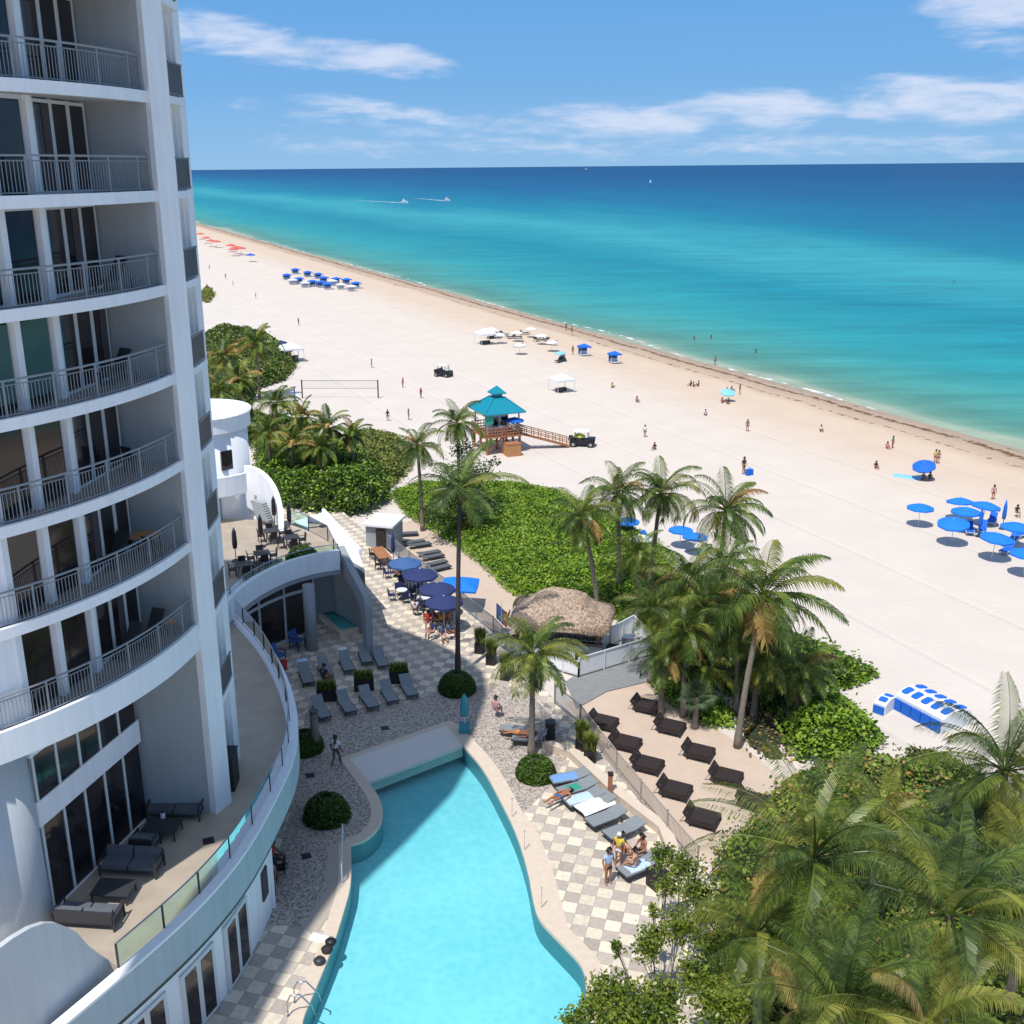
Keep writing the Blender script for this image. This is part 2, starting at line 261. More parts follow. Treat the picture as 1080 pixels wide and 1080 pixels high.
# foam
m,t,n,l,b=nt('foam'); setp(b,rough=.9); b.inputs['Base Color'].default_value=(.8,.82,.82,1)
g=n.new('ShaderNodeNewGeometry'); nz=n.new('ShaderNodeTexNoise'); nz.inputs['Scale'].default_value=.5; nz.inputs['Detail'].default_value=6; l.new(g.outputs['Position'],nz.inputs['Vector'])
mr=n.new('ShaderNodeMapRange'); mr.inputs[1].default_value=.47; mr.inputs[2].default_value=.62; l.new(nz.outputs['Fac'],mr.inputs[0]); l.new(mr.outputs[0],b.inputs['Alpha'])
M['foam']=m
# ---------------------------------------------------------------- mesh building
class MB:
    def __init__(s): s.v=[];s.f=[];s.m=[];s.mi=0
    def add(s,vs,fs):
        o=len(s.v); s.v+= [tuple(v) for v in vs]; s.f+=[tuple(i+o for i in f) for f in fs]; s.m+=[s.mi]*len(fs); return s
    def box(s,c,d,rz=0,rx=0,ry=0):
        x,y,z=d[0]/2,d[1]/2,d[2]/2
        vs=[Vector((a*x,b*y,e*z)) for a in(-1,1) for b in(-1,1) for e in(-1,1)]
        if rz or rx or ry:
            mt=Matrix.Rotation(rz,3,'Z')@Matrix.Rotation(ry,3,'Y')@Matrix.Rotation(rx,3,'X'); vs=[mt@v for v in vs]
        c=Vector(c); return s.add([v+c for v in vs],[(0,1,3,2),(4,6,7,5),(0,4,5,1),(2,3,7,6),(0,2,6,4),(1,5,7,3)])
    def bar(s,a,b,w,h):
        a=Vector(a);b=Vector(b);d=b-a; L=d.length
        if L<1e-6: return s
        t=d/L; up=Vector((0,0,1)) if abs(t.z)<.99 else Vector((1,0,0)); r=t.cross(up).normalized(); u=r.cross(t)
        vs=[p+r*i*w/2+u*j*h/2 for p in(a,b) for i in(-1,1) for j in(-1,1)]
        return s.add(vs,[(0,1,3,2),(4,6,7,5),(0,4,5,1),(2,3,7,6),(0,2,6,4),(1,5,7,3)])
    def prism(s,poly,z0,z1,bot=True):
        n=len(poly); a=sum(poly[i][0]*poly[(i+1)%n][1]-poly[(i+1)%n][0]*poly[i][1] for i in range(n))
        if a<0: poly=poly[::-1]
        vs=[(p[0],p[1],z0) for p in poly]+[(p[0],p[1],z1) for p in poly]
        fs=[tuple(range(n,2*n))]+([tuple(range(n-1,-1,-1))] if bot else [])+[(i,(i+1)%n,(i+1)%n+n,i+n) for i in range(n)]
        return s.add(vs,fs)
    def ribbon(s,A,B,za0,za1,zb0=None,zb1=None):
        """solid band between plan curves A and B (same length), from z0 to z1"""
        n=len(A); zb0=za0 if zb0 is None else zb0; zb1=za1 if zb1 is None else zb1
        vs=[]
        for a,b in zip(A,B): vs+=[(a[0],a[1],za0),(a[0],a[1],za1),(b[0],b[1],zb1),(b[0],b[1],zb0)]
        fs=[]
        for i in range(n-1):
            o=4*i
            for k in range(4): fs.append((o+k,o+4+k,o+4+(k+1)%4,o+(k+1)%4))
        fs+=[(0,1,2,3),(4*n-1,4*n-2,4*n-3,4*n-4)]
        return s.add(vs,fs)
    def tube(s,path,rad,k=8,cap=True):
        path=[Vector(p) for p in path]; n=len(path)
        if not hasattr(rad,'__len__'): rad=[rad]*n
        vs=[]; r0=None
        for i,p in enumerate(path):
            t=(path[min(i+1,n-1)]-path[max(i-1,0)]).normalized()
            if r0 is None:
                up=Vector((0,0,1)) if abs(t.z)<.9 else Vector((1,0,0)); r0=t.cross(up).normalized()
            r0=(r0-t*r0.dot(t)).normalized(); u=t.cross(r0)
            for j in range(k):
                a=2*PI*j/k; vs.append(p+(r0*math.cos(a)+u*math.sin(a))*rad[i])
        fs=[(i*k+j,i*k+(j+1)%k,(i+1)*k+(j+1)%k,(i+1)*k+j) for i in range(n-1) for j in range(k)]
        if cap: fs+=[tuple(range(k-1,-1,-1)),tuple(range((n-1)*k,n*k))]
        return s.add(vs,fs)
    def cyl(s,c,r,h,k=16,r2=None):
        c=Vector(c); return s.tube([c,c+Vector((0,0,h))],[r,r if r2 is None else r2],k)
    def sphere(s,c,r,k=14,sz=(1,1,1),z0=-1.):
        vs=[];rings=k//2
        for i in range(rings+1):
            a=-PI/2+PI*i/rings; zz=max(math.sin(a),z0)
            for j in range(k):
                b=2*PI*j/k; vs.append((c[0]+r*sz[0]*math.cos(a)*math.cos(b),c[1]+r*sz[1]*math.cos(a)*math.sin(b),c[2]+r*sz[2]*zz))
        return s.add(vs,[(i*k+j,i*k+(j+1)%k,(i+1)*k+(j+1)%k,(i+1)*k+j) for i in range(rings) for j in range(k)])
    def mesh(s,name,mats,smooth=False):
        me=bpy.data.meshes.new(name); me.from_pydata(s.v,[],s.f)
        for m_ in (mats if isinstance(mats,(list,tuple)) else [mats]): me.materials.append(M[m_])
        if any(s.m): me.polygons.foreach_set('material_index',s.m)
        if smooth: me.polygons.foreach_set('use_smooth',[True]*len(s.f))
        me.update(); return me
    def build(s,name,mats,parent=None,smooth=False,label=None,world=False):
        o=bpy.data.objects.new(name,s.mesh(name,mats,smooth)); col.objects.link(o)
        if parent is not None:
            o.parent=parent
            if world:
                q=parent
                off=Vector((0,0,0))
                while q is not None: off+=Vector(q.location); q=q.parent
                o.location=-off
        if label: o['label']=label
        return o
def tag(o,label=None,cat=None,group=None,kind=None):
    if label: o['label']=label
    if cat: o['category']=cat
    if group: o['group']=group
    if kind: o['kind']=kind
    return o
def empty(name,loc=(0,0,0),rz=0,label=None,cat=None,group=None):
    o=bpy.data.objects.new(name,None); col.objects.link(o); o.location=loc; o.rotation_euler=(0,0,rz); o.empty_display_size=.2
    return tag(o,label,cat,group)
KIDS={}
def kids(o): return [c for c in bpy.data.objects if c.parent==o]
def copy_tree(o,parent=None):
    c=o.copy(); col.objects.link(c); c.parent=parent
    for ch in list(o.children): copy_tree(ch,c)
    return c
class Proto:
    """the first placement uses the thing itself, later ones copy it with its parts"""
    def __init__(s,make): s.make=make; s.root=None
    def put(s,loc,rz,label,cat=None,group=None,scale=None,tilt=None):
        if s.root is None: s.root=s.make(); o=s.root
        else: o=copy_tree(s.root)
        o.location=loc; o.rotation_euler=(tilt[0] if tilt else 0,tilt[1] if tilt else 0,rz)
        if scale: o.scale=(scale,)*3 if not hasattr(scale,'__len__') else scale
        else: o.scale=(1,1,1)
        return tag(o,label,cat,group)
def struct(mb,name,mats,smooth=False): return tag(mb.build(name,mats,smooth=smooth),kind='structure')
def npmesh(name,V,Fq,mats,mi=None,smooth=False):
    me=bpy.data.meshes.new(name); nv=len(V); nf=len(Fq); k=Fq.shape[1]
    me.vertices.add(nv); me.vertices.foreach_set('co',np.asarray(V,dtype=np.float32).ravel())
    me.loops.add(nf*k); me.loops.foreach_set('vertex_index',Fq.astype(np.int32).ravel())
    me.polygons.add(nf); me.polygons.foreach_set('loop_start',np.arange(nf,dtype=np.int32)*k); 
    for m_ in mats: me.materials.append(M[m_])
    if mi is not None: me.polygons.foreach_set('material_index',np.asarray(mi,dtype=np.int32))
    if smooth: me.polygons.foreach_set('use_smooth',np.ones(nf,dtype=bool))
    me.update(calc_edges=True); return me
def inpoly(x,y,P):
    c=False; j=len(P)-1
    for i in range(len(P)):
        if (P[i][1]>y)!=(P[j][1]>y) and x<(P[j][0]-P[i][0])*(y-P[i][1])/(P[j][1]-P[i][1])+P[i][0]: c=not c
        j=i
    return c
def edged(x,y,P):
    best=1e9
    for i in range(len(P)):
        ax,ay=P[i-1][0],P[i-1][1]; bx,by=P[i][0],P[i][1]; dx,dy=bx-ax,by-ay
        t=max(0,min(1,((x-ax)*dx+(y-ay)*dy)/(dx*dx+dy*dy+1e-9))); best=min(best,math.hypot(x-ax-t*dx,y-ay-t*dy))
    return best
def leaves(C,size,rng,up=.5,aspect=.7,bend=True):
    """C (n,3) leaf centres -> hexagonal leaf faces"""
    n=len(C); nrm=rng.normal(size=(n,3)); nrm[:,2]=np.abs(nrm[:,2])+up; nrm/=np.linalg.norm(nrm,axis=1)[:,None]
    a=rng.normal(size=(n,3)); a-=nrm*(a*nrm).sum(1)[:,None]; a/=np.linalg.norm(a,axis=1)[:,None]; b=np.cross(nrm,a)
    sz=size*(.6+.8*rng.random(n))[:,None]
    ring=[(1,0),(.45,.8),(-.5,.75),(-1,0),(-.5,-.75),(.45,-.8)]
    V=np.stack([C+a*sz*u*.5+b*sz*w*.5*aspect for u,w in ring],axis=1).reshape(-1,3)
    Fq=np.arange(n*6).reshape(n,6); return V,Fq
def shrubmesh(name,poly,h,dens,size,mats,seed,z=-.5,soft=2.,lump=1.,upper=.35,weights=None):
    rng=np.random.default_rng(seed); rd=random.Random(seed)
    xs=[p[0] for p in poly]; ys=[p[1] for p in poly]
    area=abs(sum(poly[i-1][0]*poly[i][1]-poly[i][0]*poly[i-1][1] for i in range(len(poly))))/2
    N=int(area*dens); C=[]; tries=0
    def hf(x,y):
        e=min(1,edged(x,y,poly)/soft); q=noise.noise(Vector((x*.45/lump,y*.45/lump,seed*3.1)))*.5+.5; q2=noise.noise(Vector((x*1.4/lump,y*1.4/lump,seed)))*.5+.5
        return h*(math.sqrt(e)*(.45+.65*q)+.16*q2*e)
    while len(C)<N and tries<N*6:
        tries+=1; x=rd.uniform(min(xs),max(xs)); y=rd.uniform(min(ys),max(ys))
        jx=x+rd.gauss(0,.25); jy=y+rd.gauss(0,.25)
        if not inpoly(jx,jy,poly): continue
        hh=hf(x,y); C.append((x,y,z+hh*(1-upper*rd.random()**1.6)+rd.gauss(0,.06)+.04))
    V,Fq=leaves(np.array(C),size,rng)
    mi=rng.choice(len(mats),size=len(Fq),p=weights) if len(mats)>1 else np.zeros(len(Fq),int)
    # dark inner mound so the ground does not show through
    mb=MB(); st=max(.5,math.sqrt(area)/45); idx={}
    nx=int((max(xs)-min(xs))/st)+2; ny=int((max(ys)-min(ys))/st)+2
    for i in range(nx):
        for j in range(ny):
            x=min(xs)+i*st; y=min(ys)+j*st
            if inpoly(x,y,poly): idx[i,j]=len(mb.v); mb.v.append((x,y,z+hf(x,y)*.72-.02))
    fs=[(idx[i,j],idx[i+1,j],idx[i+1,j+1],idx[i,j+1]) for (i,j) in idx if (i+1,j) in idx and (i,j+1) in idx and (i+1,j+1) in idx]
    me=bpy.data.meshes.new(name)
    allv=np.vstack([V,np.array(mb.v).reshape(-1,3)]) if fs else V
    nl=len(V); loops=np.concatenate([Fq.ravel(),(np.array(fs)+nl).ravel()]) if fs else Fq.ravel()
    starts=np.concatenate([np.arange(len(Fq))*6,len(Fq)*6+np.arange(len(fs))*4]) if fs else np.arange(len(Fq))*6
    me.vertices.add(len(allv)); me.vertices.foreach_set('co',allv.astype(np.float32).ravel())
    me.loops.add(len(loops)); me.loops.foreach_set('vertex_index',loops.astype(np.int32))
    me.polygons.add(len(starts)); me.polygons.foreach_set('loop_start',starts.astype(np.int32))
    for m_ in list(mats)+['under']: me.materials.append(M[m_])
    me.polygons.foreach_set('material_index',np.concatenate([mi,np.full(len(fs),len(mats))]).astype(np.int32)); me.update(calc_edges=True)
    return me
def shrub(name,px,h,dens,size,mats,seed,label,cat,z=-.5,group=None,kind=None,weights=None,**k):
    poly=[at(a,b,z) for a,b in px]; c=sum(poly,Vector())/len(poly)
    lp=[(p.x-c.x,p.y-c.y) for p in poly]
    o=bpy.data.objects.new(name,shrubmesh(name,lp,h,dens,size,mats,seed,z=0,weights=weights,**k)); col.objects.link(o); o.location=(c.x,c.y,z)
    return tag(o,label,cat,group,kind)
# ================================================================ SETTING
# far sand sheet with a beach slope, in strips parallel to the shoreline
ux,uy=cs,sn; tx,ty=-sn,cs      # seaward, along shore
def SD(d,a,z): return (ux*(D0+d)+tx*a,uy*(D0+d)+ty*a,z)
prof=[(-40000,-.6),(-3000,-.6),(-600,-.55),(-200,-.52),(-120,-.5),(-98,-.5),(-77,-.5),(-60,-.5),(-30,-.5),(-18,-.62),(-10,-.9),(-5,-1.12),(-2,-1.32),(0,-1.5),(3,-1.75),(12,-2.4),(60,-4)]
al=[-20000,-2000,-400,-150,-50,0,17,52,100,150,200,300,500,900,2000,8000,60000]
mb=MB(); nA=len(al)
for d_,z_ in prof:
    for a in al: mb.v.append(SD(d_,a,z_))
for i in range(len(prof)-1):
    for j in range(nA-1):
        if prof[i][0]==-98 and al[j]==17: continue
        mb.f.append((i*nA+j,(i+1)*nA+j,(i+1)*nA+j+1,i*nA+j+1)); mb.m.append(0)
# flat deck area is carved out by lying higher; beach sheet itself
sand=struct(mb,'sand','sand')
# sea sheet with gently wavy edge
mb=MB(); N=260; 
aa=[-900+i*10 for i in range(N)]+[2500,6000,20000,90000]; aa=[-20000]+aa
def sea_edge(a): return -.2+1.1*math.sin(a*.045)+.7*math.sin(a*.11+1)+.9*noise.noise(Vector((a*.03,0,0)))
for a in aa: mb.v+= [SD(sea_edge(a)-2.5,a,-1.5),SD(60,a,-1.5),SD(400,a,-1.5),SD(90000,a,-1.5)]
for i in range(len(aa)-1):
    for k in range(3): o=4*i+k; mb.f.append((o,o+1,o+5,o+4)); mb.m.append(0)
struct(mb,'sea','sea')
# foam line lapping at the water's edge (thin sheet just above water)
mb=MB(); al2=[-250+i*2.5 for i in range(420)]
for a in al2:
    e=sea_edge(a)+.5; w=.3+.9*abs(noise.noise(Vector((a*.09,3,0))))
    mb.v+=[SD(e-w*.6,a,-1.485),SD(e+w,a,-1.485)]
for i in range(len(al2)-1): mb.f.append((2*i,2*i+1,2*i+3,2*i+2)); mb.m.append(0)
tag(mb.build('surf_foam','foam'),kind='stuff',label='thin broken white foam line along the edge of the sea',cat='foam')
def wl(px,py,z=0): p=at(px,py,z); return (p.x,p.y)
# deck slab: checker paving with the pool cut out.  Build the deck as ground minus pool via a polygon with a bridge
pool_px=[(317,1080),(330,1051),(351,1000),(363,961),(371,932),(370,891),(387,886),(401,872),(404.5,858),(401,842),(388,824),(371,801),(470.6,767),(489,787),(510,811),(529,847),(544.6,878.5),(557,919),(562,950),(567,968),(579,982),(601,1004),(615,1020),(619,1042),(615,1080)]
pool=[wl(*p) for p in pool_px]
def smooth(P,it=2,keep=()):
    for _ in range(it):
        Q=[]
        for i in range(len(P)-1):
            a,b=P[i],P[i+1]
            if i==0: Q.append(a)
            Q+= [(a[0]*.75+b[0]*.25,a[1]*.75+b[1]*.25),(a[0]*.25+b[0]*.75,a[1]*.25+b[1]*.75)]
            if i==len(P)-2: Q.append(b)
        P=Q
    return P
# smooth free-form parts, keep the corners at the ledge
iL=5; iC=11; iD=12
near=[(4.6,29),(4.3,26.5),(3.4,24.5),(1.5,23),(-1.5,22.5),(-4,23.5),(-5.4,26),(-5.7,29)]
left=smooth([near[-1]]+pool[:6],2); notch=smooth(pool[5:12],2); right=smooth([pool[12]]+pool[13:]+near[:1],2); nearS=smooth(near,1)
POOL=left[:-1]+notch+right+nearS[1:-1]
def offset(P,w):
    n=len(P); out=[]
    A=sum(P[i-1][0]*P[i][1]-P[i][0]*P[i-1][1] for i in range(n))
    s=1 if A<0 else -1
    for i in range(n):
        a=Vector(P[i-1]);b=Vector(P[i]);c=Vector(P[(i+1)%n])
        t=((b-a).normalized()+(c-b).normalized()); t=t.normalized() if t.length>1e-5 else (b-a).normalized()
        ww=w(P[i]) if callable(w) else w
        out.append((b.x-s*t.y*ww,b.y+s*t.x*ww))
    return out
CW=lambda p:.55 if p[0]<-3 else .75
COP=offset(POOL,CW)
# paving = big polygon with hole -> triangulate with bmesh
import bmesh
def filled(P,z,name,mats): return holed(P,None,z,name,mats)
def holed(outer,hole,z,name,mats):
    bm=bmesh.new(); es=[]
    for L in ([outer,hole] if hole else [outer]):
        vs=[bm.verts.new((p[0],p[1],z)) for p in L]; es+=[bm.edges.new((vs[i-1],vs[i])) for i in range(len(vs))]
    bmesh.ops.triangle_fill(bm,use_beauty=True,use_dissolve=False,edges=es)
    for f in bm.faces:
        if f.normal.z<0: f.normal_flip()
    me=bpy.data.meshes.new(name); bm.to_mesh(me); bm.free(); me.materials.append(M[mats]); o=bpy.data.objects.new(name,me); col.objects.link(o); return tag(o,kind='structure')
FN=[wl(360,538),wl(432,601),wl(500,650),wl(545,700),wl(590,742),wl(650,815),wl(705,880),wl(735,918)]
deck_outer=[(-30,14),(16,14),(15.5,25),(12.2,33)]+FN[::-1]+[(-13,96),(-30,96)]
holed(deck_outer,POOL,0,'pool_deck_paving','checker')
mb=MB(); mb.prism(deck_outer,-.9,-.75); 
n=len(deck_outer); mb=MB()
for i in range(n):
    a=deck_outer[i-1];b=deck_outer[i]; mb.add([(a[0],a[1],-.8),(b[0],b[1],-.8),(b[0],b[1],-.002),(a[0],a[1],-.002)],[(0,1,2,3)])
struct(mb,'deck_edge','coping')
# coping stone ring around the pool (raised)
mb=MB(); n=len(POOL)
for i in range(n):
    a,b=POOL[i],POOL[(i+1)%n]; c,d_=COP[(i+1)%n],COP[i]
    mb.add([(a[0],a[1],.03),(b[0],b[1],.03),(c[0],c[1],.03),(d_[0],d_[1],.03),(a[0],a[1],-.12),(b[0],b[1],-.12),(c[0],c[1],.0),(d_[0],d_[1],.0)],[(0,1,2,3),(0,4,5,1),(3,2,6,7)])
struct(mb,'pool_coping','coping')
# basin
mb=MB(); DEP=-1.05
for i in range(n):
    a,b=POOL[i],POOL[(i+1)%n]
    mb.mi=0; mb.add([(a[0],a[1],-.12),(b[0],b[1],-.12),(b[0],b[1],-.34),(a[0],a[1],-.34)],[(0,1,2,3)])
    mb.mi=0; mb.add([(a[0],a[1],-.34),(b[0],b[1],-.34),(b[0],b[1],DEP),(a[0],a[1],DEP)],[(0,1,2,3)])
struct(mb,'pool_basin',['tile','plaster'])
filled(POOL,DEP,'pool_floor','plaster'); filled(POOL,-.14,'pool_water','poolwater')
# pale shelf at the head of the pool
lp=[wl(368,802),wl(415+55,765),wl(489,788),wl(455,800),wl(420,812),wl(390,826)]
mb=MB(); mb.prism([wl(369,801),wl(470.6,766),wl(488,787),wl(389,825)],-.6,.035)
struct(mb,'pool_head_shelf','shelf')
# sunken sand floor inside pool has its own void: drop the big sand sheet below basin -> lower it there
# pebble mosaic paving, laid over the checker
peb=[(262,975),(280,930),(296,880),(312,835),(318,790),(322,752),(360,747),(415,746),(462,730),(520,720),(560,732),(590,765),(600,800),(572,838),(540,850)]
pebble_r=[wl(*p) for p in [(486,764),(470,752),(462,730),(520,720),(560,732),(590,765),(597,800),(575,838),(548,852)]]
def overlay(poly,z,name,mats): 
    mb=MB(); mb.prism(poly,z-.003,z,bot=False); return struct(mb,name,mats)
CO=[Vector(p) for p in COP]
pk=[(262,975),(283,925),(300,880),(312,835),(318,790),(322,752),(360,747),(415,746),(462,730),(520,720),(560,732),(590,765),(600,795),(580,830),(550,860),(545,870)]
# follow coping back
idx=[i for i,p in enumerate(COP)]
def nearest(px,py):
    q=wl(px,py); return min(idx,key=lambda i:(COP[i][0]-q[0])**2+(COP[i][1]-q[1])**2)
i0=nearest(548,865); i1=nearest(372,893)
pc=[(COP[i][0],COP[i][1]) for i in range(i0,i1,-1)] if i0>i1 else [(COP[i][0],COP[i][1]) for i in list(range(i0,len(COP)))+list(range(0,i1))]
pp=[wl(*p) for p in pk]+pc+[wl(346,893),wl(343,940),wl(318,977)]
overlay(pp,.006,'pebble_paving','pebble')
i2=nearest(352,1000)
overlay([wl(346,892),wl(364,893)]+[wl(363,932),wl(348,965),wl(332,988),wl(318,977),wl(343,940)],.006+.004,'plain_path','path')
# plain stone band along the right of the pool
band=[wl(*p) for p in [(530,838),(545,845),(568,880),(582,915),(592,950),(598,975),(578,968),(566,930),(553,885)]]
overlay(band,.005,'stone_band','coping')
# cream planter wall in front of the picket fence
mb=MB(); W=[wl(572,790),wl(600,800),wl(640,838),(wl(694,880)),wl(703,903),wl(694,928)]
Wo=[(p[0]+.55,p[1]+.1) for p in W]; mb.ribbon(W,Wo,0,.42); 
tag(mb.build('low_wall','coping'),'low cream stone wall running between the pool loungers and the picket fence','wall')
# pale sand terrace with the brown beds, and the one beyond the dining deck
overlay([wl(*p,-.5) for p in [(597,742),(640,728),(686,716),(720,745),(765,775),(800,800),(845,840),(860,900),(760,915),(730,905),(650,812)]],-.49,'bed_sand','bedsand')
overlay([wl(*p,-.5) for p in [(402,556),(440,548),(500,590),(548,622),(560,660),(590,680),(560,705),(500,645),(432,598)]],-.49,'side_sand','bedsand')
overlay([wl(*p,-.5) for p in [(596,720),(618,705),(690,692),(765,703),(690,718),(640,730),(608,748)]],-.44,'boardwalk','greywood')
# vehicle tracks in the sand (two shallow ruts)
# ================================================================ TOWER
cc=(-24.0,38.6)
def arc(r,a0,a1,n=40,c=cc): return [(c[0]+r*math.cos(R(a0+(a1-a0)*i/n)),c[1]+r*math.sin(R(a0+(a1-a0)*i/n))) for i in range(n+1)]
A1=-7.5; A0=-72
tw=empty('hotel_tower',(-14,38,0),0,'tall white hotel tower with curved stacked balconies filling the left side','building')
floors=[12.75,16.0,19.1,22.2,25.25,28.3,31.35,34.4,37.4]
G0=(-12.35,36.5)
glassline=[(-12.02,36.35),(-12.62,32.85),(-13.15,31.2),(-13.75,29.6),(-15.2,27.6)]
for k,z in enumerate(floors):
    th=.95 if k==0 else .27
    if z>40: continue
    mb=MB(); o=arc(14.1,A0,A1); i_=arc(13.95,A0,A1); inn=arc(8.5,A0,A1)
    mb.ribbon(inn,i_,z-th,z-.02)
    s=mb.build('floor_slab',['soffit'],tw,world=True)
    mb=MB(); mb.ribbon(i_,o,z-th-.02,z+.06); mb.build('slab_edge','white',tw,world=True)
    mb=MB(); mb.ribbon(inn,arc(13.94,A0,A1),z-.02,z+.012); mb.build('balcony_floor','balfloor',tw,world=True)
    # balustrade
    ro=13.93; mb=MB()
    P=arc(ro,A0,A1-.3,110)
    top=[(x,y,z+1.12) for x,y in P]
    mb.tube(top,.035,6); mb.tube([(x,y,z+.98) for x,y in P],.018,4); mb.tube([(x,y,z+.12) for x,y in P],.02,4)
    nb=int(R(A1-A0)*ro/.125)
    for q in range(nb+1):
        a=R(A0+(A1-.3-A0)*q/nb); x,y=cc[0]+ro*math.cos(a),cc[1]+ro*math.sin(a)
        if q%13==0: mb.box((x,y,z+.56),(.055,.055,1.1),a)
        else: mb.box((x,y,z+.55),(.018,.018,.86),a)
    mb.build('balustrade','rail',tw,world=True)
    # glass line
    hz=(floors[k+1]-.27 if k+1<len(floors) else z+3) ; h=hz-z
    def pane(a,b,z0,z1,name,mt,t=.05,par=None):
        mb=MB(); mb.bar((a[0],a[1],(z0+z1)/2),(b[0],b[1],(z0+z1)/2),t,z1-z0); return mb.build(name,mt,par or tw,world=True)
    L=lambda a,b,t:(a[0]+(b[0]-a[0])*t,a[1]+(b[1]-a[1])*t)
    g=glassline
    # triple sliding doors between partition and first column
    for q in range(3):
        a=L(g[0],g[1],.06+q*.29); b=L(g[0],g[1],.06+q*.29+.26)
        w=pane(a,b,z+.1,hz-.12,'sliding_door','glass')
        if (k*3+q)%4==1: pane((a[0]+.0,a[1]),(L(a,b,.5)[0],L(a,b,.5)[1]),z+.15,hz-.15,'curtain','curtain',.09,w)
        mb=MB(); 
        for c_ in (a,b): mb.box((c_[0],c_[1],z+h/2),(.09,.09,h-.05))
        mb.bar((a[0],a[1],hz-.1),(b[0],b[1],hz-.1),.09,.1); mb.bar((a[0],a[1],z+.07),(b[0],b[1],z+.07),.09,.1)
        mb.build('door_frame','frame',w,world=True)
    for a,b in ((g[1],g[2]),(g[2],g[3])):
        aa_=L(a,b,.15); bb_=L(a,b,.85)
        w=pane(aa_,bb_,z+.1,hz-.1,'window','glass')
        if k in (3,) : pane(aa_,L(aa_,bb_,.98),z+.3,hz-.2,'curtain','curtainl',.09,w)
        mb=MB(); mb.bar((a[0],a[1],hz-.06),(b[0],b[1],hz-.06),.1,.12); mb.build('window_frame','frame',w,world=True)
    if k==0 or k==1: pane(g[3],g[4],z+.02,hz,'end_wall','white',.15)
    else:
        pane(g[3],g[4],z+.02,hz,'window','glass',.06)
    for c_ in (g[1],g[2],g[3]):
        mb=MB(); mb.box((c_[0],c_[1],z+h/2),(.30,.30,h),R(-12)); mb.build('column','white',tw,world=True)
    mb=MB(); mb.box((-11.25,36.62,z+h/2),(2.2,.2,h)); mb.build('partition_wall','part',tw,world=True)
# pier and body
mb=MB(); mb.prism([(-10.35,36.7),(-9.95,36.45),(-9.55,37.35),(-9.75,38.1),(-10.9,38.1),(-11.0,36.9)],0,41.2); mb.build('corner_pier','white',tw,world=True)
mb=MB(); mb.prism([(-10.25,38.1),(-10.25,39.9),(-10.05,39.9),(-10.05,40.9),(-10.7,41.5),(-16,42),(-30,42),(-30,30),(-16,30),(-13.2,36.6),(-12.3,36.75),(-11,36.9),(-11,38.1)],0,41.0); mb.build('tower_body','white',tw,world=True)
mb=MB(); mb.box((-10.0,40.4,20.6),(.22,.9,40.6)); mb.build('corner_trim','white',tw,world=True)
for k,z in enumerate(floors+[9.0]):
    mb=MB(); mb.box((-9.98,39.0,z-.12),(.62,1.95,.24)); mb.build('side_ledge','white',tw,world=True)
    mb=MB()
    for q in range(15): mb.box((-9.72,38.15+q*.12,z+.55),(.025,.03,1.0))
    mb.box((-9.72,39.0,z+1.08),(.05,1.8,.06)); mb.box((-9.72,39.0,z+.1),(.04,1.8,.04))
    mb.build('side_railing','dkrail',tw,world=True)
    mb=MB(); mb.box((-10.23,39.0,z+1.25),(.05,1.5,2.3)); mb.build('side_door','glass',tw,world=True)
mb=MB(); mb.box((-10.2,39.0,5.8),(.08,1.5,2.4)); mb.build('terrace_door','glass',tw,world=True)
# roof crown out of view: slab outline shaped to throw the deck shadow
rim=[(-9.5,41.0),(-9.4,38.0),(-10.3,33.2),(-11.6,29.2),(-13.7,25.2),(-15.8,21.6),(-17.5,20.6),(-21,18.5),(-30,18.5),(-30,50),(-16.8,49.0),(-12.5,45.2),(-10.6,43)]
mb=MB(); mb.prism(rim,41.0,42.0); mb.prism([(-15.75,21.7),(-16.9,18.5),(-18.2,13.2),(-18.6,8),(-20.2,8),(-19.8,13.4),(-18.5,18.9),(-17.4,20.7)],41.2,41.8); mb.build('roof','white',tw,world=True)  # thin unseen blade added beside the roof to shade the lower left deck
# podium hall behind the terrace: tall windows, band, clerestory
Wa=(-14.45,30.8);Wb=(-12.70,36.45)
def seg(a,b,z0,z1,name,mt,t=.1,par=tw):
    mb=MB(); mb.bar((a[0],a[1],(z0+z1)/2),(b[0],b[1],(z0+z1)/2),t,z1-z0); return mb.build(name,mt,par,world=True)
L=lambda a,b,t:(a[0]+(b[0]-a[0])*t,a[1]+(b[1]-a[1])*t)
Wz=(-16.2,25.2)
seg(Wa,Wb,7.95,8.9,'window_band','white',.16); seg(Wa,Wb,10.6,11.85,'wall_head','white',.16); seg(Wa,Wb,4.5,4.62,'sill','white',.2)
for q in range(5):
    a=L(Wa,Wb,.01+q*.196);b=L(Wa,Wb,.01+q*.196+.19)
    w=seg(a,b,4.62,7.95,'tall_window','glass',.05); seg(a,L(a,b,.09),4.62,7.95,'window_frame','frame',.13,w)
    w=seg(a,b,8.9,10.6,'clerestory_window','glass',.05); seg(a,L(a,b,.09),8.9,10.6,'window_frame','frame',.13,w)
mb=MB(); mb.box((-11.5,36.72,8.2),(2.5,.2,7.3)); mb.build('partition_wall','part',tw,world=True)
mb=MB()
